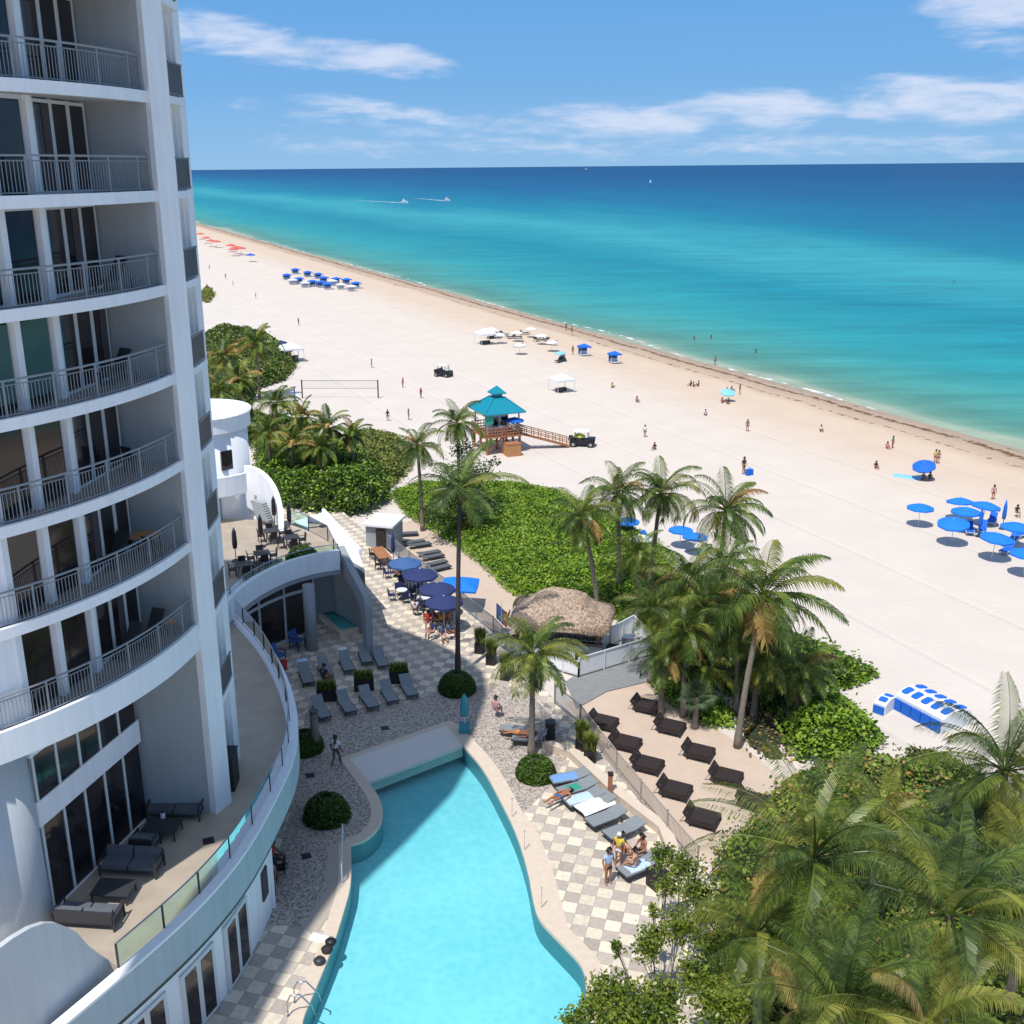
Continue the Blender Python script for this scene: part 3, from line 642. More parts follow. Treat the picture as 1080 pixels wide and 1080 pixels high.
# big curved white column at far left, flaring to the terrace end wall
for i in range(1): mb.tube([(-15.9,30.4,0),(-15.9,30.4,12)],[1.62,1.45],28)
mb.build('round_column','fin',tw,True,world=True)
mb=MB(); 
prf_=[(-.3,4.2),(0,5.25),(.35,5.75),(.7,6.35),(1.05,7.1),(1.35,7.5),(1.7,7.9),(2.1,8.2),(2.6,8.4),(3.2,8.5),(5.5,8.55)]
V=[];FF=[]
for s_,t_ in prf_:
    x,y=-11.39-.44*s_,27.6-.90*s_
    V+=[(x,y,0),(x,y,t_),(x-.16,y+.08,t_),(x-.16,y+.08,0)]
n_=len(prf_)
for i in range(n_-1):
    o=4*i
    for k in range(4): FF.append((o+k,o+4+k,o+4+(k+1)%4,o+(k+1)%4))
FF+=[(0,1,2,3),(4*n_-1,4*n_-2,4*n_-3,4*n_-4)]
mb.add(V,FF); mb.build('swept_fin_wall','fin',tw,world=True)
# ---------------------------------------------------------------- podium terrace
pt=empty('podium_terrace',(-9,38,0),0,'curved white raised terrace with glass railing wrapping round the foot of the hotel tower','terrace')
ZT=4.6
edge_px=[(50,1085),(110,1035),(150,1001),(187,968),(214,941),(240,911),(262,879),(289,829),(303,797),(306,765),(302,737),(290,704),(272,674),(248,648)]
inn=smooth([tuple(at(a,b,5.15)[:2]) for a,b in edge_px],2)
def shift(P,w):
    out=[]
    for i in range(len(P)):
        a=Vector(P[max(i-1,0)]);b=Vector(P[min(i+1,len(P)-1)]); t=(b-a).normalized(); out.append((P[i][0]+t.y*w,P[i][1]-t.x*w))
    return out
out_=shift(inn,.38); 
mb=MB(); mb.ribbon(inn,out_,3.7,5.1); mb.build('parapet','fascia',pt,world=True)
mb=MB(); mb.ribbon(inn,shift(inn,.39),5.11,5.21); mb.build('coping','white',pt,world=True)
mb=MB(); mb.ribbon(shift(inn,.30),shift(inn,.33),3.5,3.7); mb.build('shadow_gap','dkgrey',pt,world=True)
mb=MB(); mb.ribbon(shift(inn,-.12),shift(inn,.0),3.6,5.0); mb.build('kerb','white',pt,world=True)
# floor (fan to inner line)
innL=[(-14.6,26.5)]+[(-15,30)]*1
fl=[(p[0],p[1]) for p in shift(inn,-.05)]
mb=MB(); mb.prism([q for q in fl if q[1]>27.6]+[(-17,57),(-17,44),(-17,31),(-14.6,30.6)],4.2,ZT); mb.build('terrace_floor','terr',pt,world=True)
# glass railing
def glassrail(P,z,parent,h=1.1,step=9):
    mb=MB(); mb.tube([(x,y,z+h) for x,y in P],.03,6); mb.build('handrail','rail',parent,world=True)
    mb=MB(); mb.ribbon(P,shift(P,.012),z+.08,z+h-.04); mb.build('glass_panel','clear',parent,world=True)
    acc=0; last=None
    for i,(x,y) in enumerate(P):
        if last is not None: acc+=math.hypot(x-last[0],y-last[1])
        if last is None or acc>1.75:
            mb=MB(); mb.box((x,y,z+h/2),(.06,.06,h)); mb.build('rail_post','dkgrey',parent,world=True); acc=0
        last=(x,y)
glassrail([q for q in inn if q[1]>27.1],5.16,pt,.95)
# ground floor wall below the terrace
gw=shift(inn,-.05)
k0=[i for i,p in enumerate(gw) if p[1]<37.0]; gwall=gw[:k0[-1]+1]
mb=MB(); mb.ribbon(gwall,shift(gwall,-.25),0,3.65); mb.build('ground_wall','white',pt,world=True)
mb=MB(); rec=shift(gw[k0[-1]-1:],-1.6); mb.ribbon(rec,shift(rec,-.2),0,4.2); mb.build('recessed_glass_wall','glass',pt,world=True)
mb=MB(); mb.box((gwall[-1][0]-.8,gwall[-1][1],1.75),(1.9,.2,3.5),R(20)); mb.build('return_wall','white',pt,world=True)
def along(P,s):
    acc=0
    for i in range(1,len(P)):
        d_=math.hypot(P[i][0]-P[i-1][0],P[i][1]-P[i-1][1])
        if acc+d_>=s:
            t=(s-acc)/d_; return (P[i-1][0]+(P[i][0]-P[i-1][0])*t,P[i-1][1]+(P[i][1]-P[i-1][1])*t),math.atan2(P[i][1]-P[i-1][1],P[i][0]-P[i-1][0])
        acc+=d_
    return P[-1],math.atan2(P[-1][1]-P[-2][1],P[-1][0]-P[-2][0])
tot=sum(math.hypot(gwall[i][0]-gwall[i-1][0],gwall[i][1]-gwall[i-1][1]) for i in range(1,len(gwall)))
s_=1.0
while s_<tot-1.2:
    (x,y),a=along(gwall,s_); nx_,ny_=math.sin(a),-math.cos(a)
    fr_=MB(); fr_.box((x+nx_*.03,y+ny_*.03,1.45),(1.9,.1,2.8),a); d_=fr_.build('french_door','frame',pt,world=True)
    for q in (-.45,.45):
        mb=MB(); mb.box((x+nx_*.07+math.cos(a)*q,y+ny_*.07+math.sin(a)*q,1.45),(.62,.06,2.45),a); mb.build('door_glass','glass',d_,world=True)
    s_+=2.6
(x,y),a=along(gwall,tot-.7)
mb=MB(); mb.box((x+math.sin(a)*.05,y-math.cos(a)*.05,1.9),(.6,.06,1.3),a); mb.build('wall_sign','curtain',pt,world=True)
# ---------------------------------------------------------------- upper dining terrace (second curved terrace)
ut=empty('dining_terrace',(-11,64,0),0,'curved white elevated dining terrace over dark curtain windows beside the round tower','terrace')
Z2=4.9
fas=smooth([tuple(at(a,b,5.9)[:2]) for a,b in [(236,640),(244,630),(256,618),(270,608),(287,599),(303,592),(320,587),(337,583),(358,580)]],2)
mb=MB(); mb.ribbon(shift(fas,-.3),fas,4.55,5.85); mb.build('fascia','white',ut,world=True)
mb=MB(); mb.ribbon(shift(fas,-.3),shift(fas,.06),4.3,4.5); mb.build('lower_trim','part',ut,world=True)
e_=fas[-1]
mb=MB(); mb.prism([(p[0],p[1]) for p in shift(fas,-.2)]+[(-8.9,68),(-12.5,72.5),(-24,74),(-20,60)],4.5,Z2); mb.build('terrace_floor','terr',ut,world=True)
glassrail(shift(fas,-.35),5.6,ut,.6)
side=[(e_[0]-.1,e_[1]+.2),(-8.6,65.5),(-9.3,68),(-10.9,70.2),(-12.4,71.6)]
glassrail(side,Z2,ut,1.15)
# curtain wall under it
cw=shift(fas,-1.2); cw=[p for p in cw if p[0]<-9.6]
mb=MB(); mb.ribbon(cw,shift(cw,-.15),.05,4.3); mb.build('curtain_glass','glass',ut,world=True)
totc=sum(math.hypot(cw[i][0]-cw[i-1][0],cw[i][1]-cw[i-1][1]) for i in range(1,len(cw)))
mb=MB()
for q in range(6):
    (x,y),a=along(cw,q*totc/5); mb.box((x+math.sin(a)*.05,y-math.cos(a)*.05,2.15),(.12,.14,4.3),a)
mb.ribbon([(p[0]+.0,p[1]) for p in shift(cw,.10)],cw,3.05,3.25); mb.ribbon([(p[0]+.0,p[1]) for p in shift(cw,.10)],cw,0,.15)
mb.build('mullions','frame',ut,world=True)
p_=at(329,685,0); mb=MB(); mb.cyl((p_.x,p_.y,0),.38,4.4,20); mb.build('column','part',ut,True,world=True)
mb=MB(); q_=at(368,625,0); mb.bar((-10.5,66.3,2.1),(-7.3,67.6,2.1),.2,4.2); mb.build('back_wall','part',ut,world=True)
# screen wall right of the hot tub with a rounded shoulder
sw0=Vector((-5.95,60.2,0)); sw1=Vector((-8.0,64.6,0)); dv=(sw1-sw0); Ls=dv.length; dv/=Ls; nv=Vector((dv.y,-dv.x,0))
prof_=[(0,0),(0,3.3)]+[(.9-.9*math.cos(R(a)),3.3+.9*math.sin(R(a))) for a in (20,40,60,80)]+[(Ls*.5,4.75),(Ls,5.8),(Ls,5.3-.6),(Ls,4.2),(2.2,3.7),(1.15,3.1),(.7,2.5),(.55,0)]
V=[];
for sgn in (-.22,.22):
    for a,b in prof_: q=sw0+dv*a+nv*sgn; V.append((q.x,q.y,b))
npf=len(prof_); mb=MB(); mb.add(V,[tuple(range(npf-1,-1,-1)),tuple(range(npf,2*npf))]+[(i,(i+1)%npf,(i+1)%npf+npf,i+npf) for i in range(npf)])
mb.build('arched_buttress','part',ut,world=True)
# flat white roof next to the terrace
fr=[tuple(at(a,b,4.9)[:2]) for a,b in [(312,549),(341,540),(380,583),(386,600),(360,583),(351,580)]]
fb=empty('flat_roof_annex',(fr[2][0],fr[2][1],0),0,'low annex with flat bright white roof beside the dining terrace','building')
mb=MB(); mb.prism([(p[0]-.1,p[1]) for p in fr],4.6,4.86); mb.build('roof','white',fb,world=True)
mb=MB(); ins=[(p[0]*.96+fr[5][0]*.04,p[1]*.98+fr[0][1]*.02) for p in fr]; mb.prism(ins,0,4.6); mb.build('wall','part',fb,world=True)
mb=MB(); a_,b_=fr[1],fr[2]; mb.bar((a_[0],a_[1],4.95),(b_[0],b_[1],4.95),.22,.4); mb.build('parapet','white',fb,world=True)
# shed with small white flat roof further back
p1=at(405,549,1.9)
sh=empty('white_roof_shed',(p1.x,p1.y,0),0,'small shed with flat white roof at the far end of the picket fence','shed')
mb=MB(); mb.box((0,0,1.9),(2.6,3.0,.18),R(-17)); mb.build('roof','white',sh); mb=MB(); mb.box((0,.1,.9),(2.2,2.6,1.8),R(-17)); mb.build('wall','part',sh)
mb=MB(); mb.box((-.2,-1.28,.85),(.8,.1,1.5),R(-17)); mb.build('door','brown',sh)
# round stair tower
st=empty('round_stair_tower',(-19.3,76,0),0,'white cylindrical stair tower with flat disc roof beyond the hotel tower','tower')
mb=MB(); mb.cyl((0,0,0),3.35,11.5,56); mb.build('drum','white',st,True)
mb=MB(); mb.cyl((0,0,11.2),3.62,1.1,56); 
mb.build('disc_roof','white',st)
mb=MB(); mb.tube([(3.7*math.cos(R(a)),3.7*math.sin(R(a)),12.32) for a in range(0,361,10)],.07,6,cap=False); mb.build('roof_rim','white',st)
mb=MB(); mb.ribbon([(4.9*math.cos(R(a)),4.9*math.sin(R(a))) for a in range(-110,-39,5)],[(4.65*math.cos(R(a)),4.65*math.sin(R(a))) for a in range(-110,-39,5)],7.0,8.4)
mb.ribbon([(4.8*math.cos(R(a)),4.8*math.sin(R(a))) for a in range(-110,-39,5)],[(3.2*math.cos(R(a)),3.2*math.sin(R(a))) for a in range(-110,-39,5)],6.9,7.1); mb.build('curved_balcony','white',st)
mb=MB(); mb.box((1.3,-3.1,6.0),(1.0,.2,2.2),R(22)); mb.build('door','part',st)
mb=MB(); mb.box((2.3,-2.5,9.2),(.9,.15,1.4),R(45)); mb.build('window','glass',st)
# curved stair parapet sweeping down
arcp=[]; 
for i in range(17):
    t=i/16; a=R(92-92*t); x=-15.5+2.9*math.cos(a); y=72.5+1.8*math.sin(a)-2.6*t; arcp.append((x,y))
mb=MB(); V=[]
for i,(x,y) in enumerate(arcp):
    t=i/16; zt=8.6-3.6*t**2.0
    V+=[(x,y,4.9),(x,y,zt),(x-.35,y-.1,zt),(x-.35,y-.1,4.9)]
FF=[]
for i in range(16):
    o=4*i
    for k in range(4): FF.append((o+k,o+4+k,o+4+(k+1)%4,o+(k+1)%4))
FF+=[(0,1,2,3),(67,66,65,64)]; mb.add(V,FF); mb.build('stair_parapet','white',st,world=True)
mb=MB()
for i in range(2,10): 
    t=i/12; mb.box((-14.9+.9*t,73.0-1.9*t,6.5-1.5*t),(1.3,.4,.16),R(-40))
mb.build('stairs','part',st,world=True)
# hot tub
ht=[wl(*p) for p in [(336,647),(352,637),(376,631),(384,637),(384,660),(376,665),(360,669)]]
c=sum((Vector(p) for p in ht),Vector((0,0)))/len(ht)
hb=empty('hot_tub',(c.x,c.y,0),0,'small turquoise triangular hot tub in the shade beside the arched buttress','hot tub')
loc=[(p[0]-c.x,p[1]-c.y) for p in ht]
oo=[(x*1.18,y*1.18) for x,y in loc]; 
mb=MB(); mb.ribbon(oo+[oo[0]],loc+[loc[0]],.0,.3); mb.build('rim','coping',hb)
mb=MB(); mb.prism(loc,.01,.16); mb.build('basin','spa',hb)
mb=MB(); mb.prism(loc,.24,.26,bot=False); mb.build('water','poolwater',hb)
# ================================================================ FURNITURE
def mk_lounger(fr,cu,w=.68,L=1.95,back=.62,ang=38,z=.32,towel=None):
    def f():
        r=empty('sun_lounger')
        mb=MB()
        for s in(-1,1): mb.bar((s*w/2,-L/2,z),(s*w/2,L/2-back,z),.05,.05)
        mb.bar((-w/2,-L/2,z),(w/2,-L/2,z),.05,.05); mb.build('frame',fr,r)
        mb=MB(); mb.box((0,-back/2,z+.045),(w-.06,L-back,.05)); mb.build('seat',cu,r)
        mb=MB(); a=R(ang); mb.box((0,L/2-back+back/2*math.cos(a),z+.05+back/2*math.sin(a)),(w-.06,back,.05),0,a); mb.build('backrest',cu,r)
        for sx in(-1,1):
            for sy in(-1,1): mb=MB(); mb.box((sx*(w/2-.04),sy*L*.36-.1,z/2),(.05,.05,z)); mb.build('leg',fr,r)
        return r
    return f
grey_l=Proto(mk_lounger('dkgrey','lgcush',.70,2.0,.72,42))
def rot(a,b): return math.atan2(b[1]-a[1],b[0]-a[0])-PI/2     # foot->head direction becomes local +Y
def place_l(proto,head,foot,label,group,z=0.,cat='sun lounger',**k):
    h=wl(*head,z);f=wl(*foot,z); c=((h[0]+f[0])/2,(h[1]+f[1])/2,z)
    return proto.put(c,rot(f,h),label,cat,group,**k)
front=[((331,742),(346,766)),((358,738),(372,758)),((381,733),(396,753)),((404,727),(416,747)),((424,721),(437,741))]
ORD=['first','second','third','fourth','fifth']
g1='grey sling loungers in the shaded part of the deck'
fl_=['grey sling lounger at the left end of the front shaded row','grey sling lounger second from the left in the front shaded row','grey sling lounger in the middle of the front shaded row','grey sling lounger second from the right in the front shaded row','grey sling lounger at the right end of the front shaded row']
for (h,f),lb in zip(front,fl_): place_l(grey_l,h,f,lb,g1)
back=[((318,706),(328,730)),((338,701),(348,722)),((360,694),(371,716)),((381,686),(389,707)),((396,690),(407,711))]
bl=['grey sling lounger under a pale towel, left end of the back shaded row','grey sling lounger behind the leftmost grass planter in the back shaded row','grey sling lounger with a white towel between two grass planters in the back shaded row','grey sling lounger behind the middle grass planter in the back shaded row','empty grey sling lounger at the right end of the back shaded row']
for (h,f),lb in zip(back,bl): place_l(grey_l,h,f,lb,g1)
def towel(c,rz,w,l,mt,label,tilt=0.,z=0.,name='towel'):
    mb=MB(); nx_,ny_=6,12; rd=random.Random(hash(label)%999)
    V=[];
    for side in (0,1):
        for i in range(nx_+1):
            for j in range(ny_+1):
                x=(i/nx_-.5)*w; y=(j/ny_-.5)*l; e=.02*noise.noise(Vector((x*4,y*4,len(label))))
                dz=-.10*max(0,abs(x)/(w/2)-.85)/.15
                V.append((x+e,y+e,e+dz+(.014 if side else 0)))
    n1=(nx_+1)*(ny_+1); Fq=[]
    for i in range(nx_):
        for j in range(ny_):
            a=i*(ny_+1)+j; q=(a,a+ny_+1,a+ny_+2,a+1); Fq.append(q[::-1]); Fq.append(tuple(k+n1 for k in q))
    mb.add(V,Fq); o=mb.build(name,mt,smooth=True); o.location=(c[0],c[1],z); o.rotation_euler=(tilt,0,rz)
    return tag(o,label,'towel')
def cpt(a,b,t=.5,z=0.): A_=wl(*a,z);B_=wl(*b,z); return (A_[0]+(B_[0]-A_[0])*t,A_[1]+(B_[1]-A_[1])*t)
h,f=back[0]; towel(cpt(f,h,.78),rot(wl(*f),wl(*h)),.7,.75,'towel','pale towel over the backrest of the leftmost shaded lounger',R(40),.66)
h,f=back[2]; towel(cpt(f,h,.80),rot(wl(*f),wl(*h)),.6,.7,'cloth','white towel over the backrest of the lounger between two grass planters',R(40),.66)
# planters with ornamental grass
def grassmesh(n,h,spread,bx,by,mats,seed,name='plant'):
    rd=random.Random(seed); mb=MB()
    for i in range(n):
        x=rd.uniform(-bx,bx);y=rd.uniform(-by,by);a=rd.uniform(0,2*PI);s=rd.uniform(.2,1)*spread;hh=h*rd.uniform(.6,1.1);w=rd.uniform(.010,.022)*(1+h)
        px_,py_=-math.sin(a)*w,math.cos(a)*w
        mx_,my_=x+math.cos(a)*s*.4,y+math.sin(a)*s*.4; ex,ey=x+math.cos(a)*s,y+math.sin(a)*s
        mb.mi=rd.randrange(len(mats)) if len(mats)>1 else 0
        mb.add([(x-px_,y-py_,0),(x+px_,y+py_,0),(mx_+px_,my_+py_,hh*.75),(mx_-px_,my_-py_,hh*.75),(ex,ey,hh)],[(0,1,2,3),(3,2,4)])
    return mb,mats
def mk_planter(w,d,h,ph,box='black',mats=('graped','palmy'),sp=.35):
    def f():
        r=empty('grass_planter'); mb=MB(); mb.ribbon([(-w/2,-d/2),(w/2,-d/2),(w/2,d/2),(-w/2,d/2),(-w/2,-d/2)],[(-w/2+.05,-d/2+.05),(w/2-.05,-d/2+.05),(w/2-.05,d/2-.05),(-w/2+.05,d/2-.05),(-w/2+.05,-d/2+.05)],0,h)
        mb.build('planter_box',box,r); mb=MB(); mb.box((0,0,h-.12),(w-.1,d-.1,.1)); mb.build('soil','soil',r)
        mb,mt=grassmesh(420,ph,sp,w*.42,d*.42,list(mats),3); o=mb.build('grass',mt,r); o.location.z=h-.1
        return r
    return f
gp=Proto(mk_planter(1.15,.55,.75,.55))
for (x,y),lb in zip([(345,738),(384,727),(421,719)],['black box planter with tall grass, leftmost among the shaded loungers','black box planter with tall grass, middle one among the shaded loungers','black box planter with tall grass, rightmost among the shaded loungers']):
    p=wl(x,y); gp.put((p[0],p[1],0),R(8),lb,'planter','grass planters between the shaded loungers')
tp=Proto(mk_planter(.55,.55,.7,1.0,'black',('dune','palmy','graped'),.45))
for (x,y),lb in zip([(622,803),(613,790),(506,688),(518,700),(533,716)],['black planter with tall yellow green grass at the fence corner by the brown beds','smaller grass planter tucked behind the corner planter by the brown beds','dark planter with shrub, farthest of the row beside the dining deck fence','dark planter with shrub in the middle of the row beside the dining deck fence','dark planter nearest the fan of the short palm beside the fence']):
    p=wl(x,y); tp.put((p[0],p[1],0),R(-17),lb,'planter','planters along the deck fence')
# clipped round hedges
def mk_hedge(r_,h,n,seed):
    rng=np.random.default_rng(seed); u=rng.random(n); a=rng.random(n)*2*PI; zz=u; rr=np.sqrt(1-(zz*.97)**2)
    k=1-.10*rng.random(n)
    C=np.stack([r_*rr*np.cos(a)*k,r_*rr*np.sin(a)*k,.05+h*zz*k],1)
    V,Fq=leaves(C,.11,rng,.8); me=npmesh('hedge',V,Fq,['hedge'])
    return me
for (x,y,r_),lb in zip([(345,862,1.12),(482,728,1.12),(565,818,1.02),(322,790,1.0)],['large clipped round hedge in the shade by the left edge of the pool','clipped round hedge at the foot of the tall slim palm','clipped round hedge at the foot of the short bright palm by the pool','clipped hedge partly hidden behind the podium parapet beside a post']):
    p=wl(x,y); o=empty('round_hedge',(p[0],p[1],0),0,lb,'hedge','clipped round hedges')
    lf=bpy.data.objects.new('leaves',mk_hedge(r_,r_*1.0,5200,x)); col.objects.link(lf); lf.parent=o
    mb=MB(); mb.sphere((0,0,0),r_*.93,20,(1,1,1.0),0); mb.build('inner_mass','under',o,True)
p=wl(333,792); o=empty('timber_post',(p[0],p[1],0),0,'thick brown timber post beside the hedge near the podium parapet','post')
mb=MB(); mb.tube([(0,0,0),(0,0,2.3)],[.22,.2],14); mb.build('post','bark',o,True); mb=MB(); mb.cyl((0,0,2.3),.25,.06,14); mb.build('cap','dkgrey',o)
# chairs and tables
def mk_chair(fr,cu):
    def f():
        r=empty('dining_chair'); mb=MB(); mb.box((0,0,.45),(.46,.46,.05)); mb.build('seat',cu,r)
        mb=MB(); mb.box((0,.22,.70),(.46,.04,.45),0,R(-8)); mb.build('backrest',cu,r)
        for sx in(-1,1):
            for sy in(-1,1): mb=MB(); mb.box((sx*.2,sy*.2,.22),(.035,.035,.44)); mb.build('leg',fr,r)
        for sx in(-1,1): mb=MB(); mb.box((sx*.23,0,.65),(.03,.42,.03)); mb.box((sx*.23,-.19,.55),(.03,.03,.2)); mb.build('armrest',fr,r)
        return r
    return f
def mk_table(fr,topm,w=1.0,d=1.0,h=.74,rnd=False):
    def f():
        r=empty('dining_table'); mb=MB()
        if rnd: mb.cyl((0,0,h-.04),w/2,.04,20)
        else: mb.box((0,0,h-.02),(w,d,.04))
        mb.build('tabletop',topm,r)
        if rnd: mb=MB(); mb.cyl((0,0,0),.04,h-.04,8); mb.build('pedestal',fr,r); mb=MB(); mb.cyl((0,0,0),.28,.03,16); mb.build('base',fr,r)
        else:
            for sx in(-1,1):
                for sy in(-1,1): mb=MB(); mb.box((sx*(w/2-.06),sy*(d/2-.06),(h-.04)/2),(.05,.05,h-.04)); mb.build('leg',fr,r)
        return r
    return f
dkchair=Proto(mk_chair('black','black')); nvchair=Proto(mk_chair('dkgrey','navy')); whchair=Proto(mk_chair('frame','cloth'))
dktab=Proto(mk_table('dkgrey','dkgrey')); whtab=Proto(mk_table('dkgrey','cloth',.8,.8,.74,True)); brtab=Proto(mk_table('brown','wood',2.6,1.0))
def setting(tproto,cproto,px,z,rz,nch,tl,cl,grp,d=.72,skip=()):
    c=wl(*px,z); tproto.put((c[0],c[1],z),rz,tl,'table','tables '+grp)
    for i in range(nch):
        if i in skip: continue
        a=rz+i*2*PI/nch; cproto.put((c[0]+math.cos(a)*d,c[1]+math.sin(a)*d,z),a-PI/2,cl[i%len(cl)],'chair','chairs '+grp)
sides=lambda who:['dark armchair on the right side of '+who,'dark armchair on the far side of '+who,'dark armchair on the left side of '+who,'dark armchair on the near side of '+who]
for px,who in [((258,606),'the leftmost table on the upper terrace'),((277,594),'the upper terrace table behind the glass rail'),((287,570),'the farthest table on the upper terrace'),((308,577),'the upper terrace table near the oval bush')]:
    setting(dktab,dkchair,px,Z2,R(20),4,'dark square table: '+who,sides(who),'on the upper dining terrace')
# closed umbrellas
def mk_closed(mt,h=2.7):
    def f():
        r=empty('closed_umbrella'); mb=MB(); mb.cyl((0,0,0),.03,h,8); mb.build('pole','dkgrey',r)
        mb=MB(); mb.tube([(0,0,.9),(0,0,1.2),(0,0,2.0),(0,0,h)],[.13,.17,.14,.03],10); mb.build('folded_canopy',mt,r,True)
        mb=MB(); mb.cyl((0,0,0),.28,.08,16); mb.build('base','dkgrey',r); return r
    return f
cu=Proto(mk_closed('black',2.3)); 
for px,lb in [((249,592),'closed dark umbrella nearest the hotel tower on the upper terrace'),((290,556),'closed dark umbrella by the curved stair parapet'),((306,563),'closed dark umbrella at the right side of the upper terrace'),((276,577),'short closed dark umbrella standing among the upper terrace tables')]:
    p=wl(*px,Z2); cu.put((p[0],p[1],Z2),0,lb,'umbrella','closed umbrellas on the upper terrace')
# oval bush
p=at(319,590,Z2); o=empty('oval_bush',(p.x,p.y,Z2),R(15),'clipped oval bush inside the glass rail of the upper terrace','bush')
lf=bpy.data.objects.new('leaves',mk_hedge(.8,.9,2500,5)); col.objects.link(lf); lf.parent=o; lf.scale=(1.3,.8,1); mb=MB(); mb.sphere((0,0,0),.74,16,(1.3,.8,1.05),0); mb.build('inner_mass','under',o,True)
# open umbrellas
def mk_umb(mt,rad=1.35,h=2.25,drop=.42,sides_=8,pole='frame'):
    def f():
        r=empty('umbrella'); mb=MB(); mb.cyl((0,0,0),.028,h,8); mb.build('pole',pole,r)
        mb=MB(); V=[(0,0,h+.02)]
        n_=sides_*2
        for ring,(q,zz) in enumerate([(.5,.36),(1.,1.)]):
            for i in range(n_):
                a=2*PI*i/n_; rr=rad*q*(1 if i%2==0 else (.965 if sides_>4 else .74)); 
                V.append((rr*math.cos(a),rr*math.sin(a),h-drop*zz*(1 if i%2==0 else .93)))
        V+= [(v[0],v[1],v[2]-.02) for v in V[1+n_:1+2*n_]]
        fs=[(0,1+i,1+(i+1)%n_) for i in range(n_)]+[(1+i,1+n_+i,1+n_+(i+1)%n_,1+(i+1)%n_) for i in range(n_)]
        V+=[(v[0],v[1],v[2]-.14) for v in V[1+n_:1+2*n_]]
        fs+=[(1+n_+i,1+3*n_+i,1+3*n_+(i+1)%n_,1+n_+(i+1)%n_) for i in range(n_)]
        mb.add(V,fs); mb.build('canopy',mt,r)
        mb=MB()
        for i in range(sides_):
            a=2*PI*i/sides_; mb.bar((0,0,h-.02),(rad*.97*math.cos(a),rad*.97*math.sin(a),h-drop-.02),.02,.02)
        mb.build('ribs',pole,r); mb=MB(); mb.sphere((0,0,h+.05),.05,8); mb.build('finial',pole,r)
        return r
    return f
U={'navy':Proto(mk_umb('navy',1.25,2.45)),'navylt':Proto(mk_umb('navylt',1.2,2.45)),'blue':Proto(mk_umb('azure',1.28,2.3,.40)),'azsq':Proto(mk_umb('azure',1.75,2.35,.5,4)),
   'white':Proto(mk_umb('cloth',1.3,2.2)),'sky':Proto(mk_umb('skyblue',1.2,2.1)),'red':Proto(mk_umb('coral',1.4,2.2)),'blue2':Proto(mk_umb('blue',1.3,2.2)),'lime':Proto(mk_umb('lime',1.0,2.0))}
def umb(kind,cx,cy,label,z=0.,zc=2.05,rz=0.,tilt=None,group=None,scale=None):
    p=at(cx,cy,z+zc*(scale or 1)); return U[kind].put((p.x,p.y,z),rz,label,'umbrella',group,scale,tilt)
dg='navy dining umbrellas'
umb('navylt',427,594,'navy dining umbrella coloured lighter for sun, farthest of the four on the sunny deck',group=dg)
umb('navy',443,606,'navy dining umbrella second farthest on the sunny deck',group=dg)
umb('navy',461,621,'navy dining umbrella second nearest on the sunny deck',group=dg)
umb('navy',468,635,'navy dining umbrella nearest to the tall slim palm',group=dg)
umb('azsq',485,613,'bright azure square umbrella on the sand behind the dining deck',-.5,2.1,R(38))
nc=Proto(mk_closed('navy',2.5)); p=wl(415,593); nc.put((p[0],p[1],0),0,'closed navy umbrella beside the long brown table','umbrella')
# long brown table and its chairs
p=wl(402,592); brtab.put((p[0],p[1],0),R(110),'long brown wooden table at the far end of the dining deck','table')
for i,(q,lb) in enumerate([((393,590),'dark chair at the upper left side of the long brown table'),((399,601),'dark chair at the lower left side of the long brown table'),((412,600),'dark chair at the lower right end of the long brown table')]):
    p=wl(*q); dkchair.put((p[0],p[1],0),R(90),lb,'chair','chairs around the dining deck tables')
dt=[((418,608),'the white round table under the farthest umbrella','white'),((433,622),'the round table under the second navy umbrella','w'),((448,640),'the round table under the third navy umbrella','w'),((462,655),'the round table under the nearest navy umbrella','w'),((424,632),'the round table standing outside the umbrellas','w')]
for k,(px,who,_) in enumerate(dt):
    setting(whtab,nvchair,px,0,R(30+20*k),4,'small white round table: '+who.replace('the white','the').replace('white ',''),[s.replace('dark armchair','navy armchair') for s in sides(who)],'on the dining deck',.75)
# folded low loungers on the side sand
low=Proto(mk_lounger('dkgrey','cush',.62,1.95,.6,6,.25))
lows=[((420,566),(437,565)),((426,576),(446,573)),((433,579),(452,576)),((441,588),(463,584)),((446,592),(466,588)),((451,599),(468,595)),((455,604),(471,600))]
nm=['farthest','second farthest','third farthest','fourth','third nearest','second nearest','nearest']
for (a,b),n_ in zip(lows,nm):
    place_l(low,a,b,'flat grey lounger on the side sand, %s of the row by the fence'%n_,'flat loungers on the side sand',-.5)
# brown wicker double beds
def mk_bed():
    r=empty('wicker_bed'); w=1.32;L=1.35;z=.30
    mb=MB(); mb.box((0,-.1,z),(w,L,.16)); mb.build('bed_base','brown',r)
    mb=MB(); mb.box((0,-.1,z+.11),(w-.1,L-.1,.06)); mb.build('cushion','brown',r)
    a=R(50)
    for s in(-1,1): mb=MB(); mb.box((s*w/4,L/2-.1+.24*math.cos(a),z+.05+.24*math.sin(a)),(w/2-.05,.48,.07),0,a); mb.build('backrest','brown',r)
    for s in(-1,1):
        mb=MB(); mb.bar((s*w*.3,L/2+.05,z+.3),(s*w*.3,L/2+.40,.0),.04,.04); mb.build('back_support','rail',r)
        for q in(-.75,.5): mb=MB(); mb.box((s*(w/2-.08),q,.13),(.07,.07,.26)); mb.build('leg','black',r)
    return r
bed=Proto(mk_bed)
near_=[(636,766),(660,788),(683,811),(712,838),(741,868)]; far_=[(682,749),(707,771),(737,798),(766,824),(795,850)]
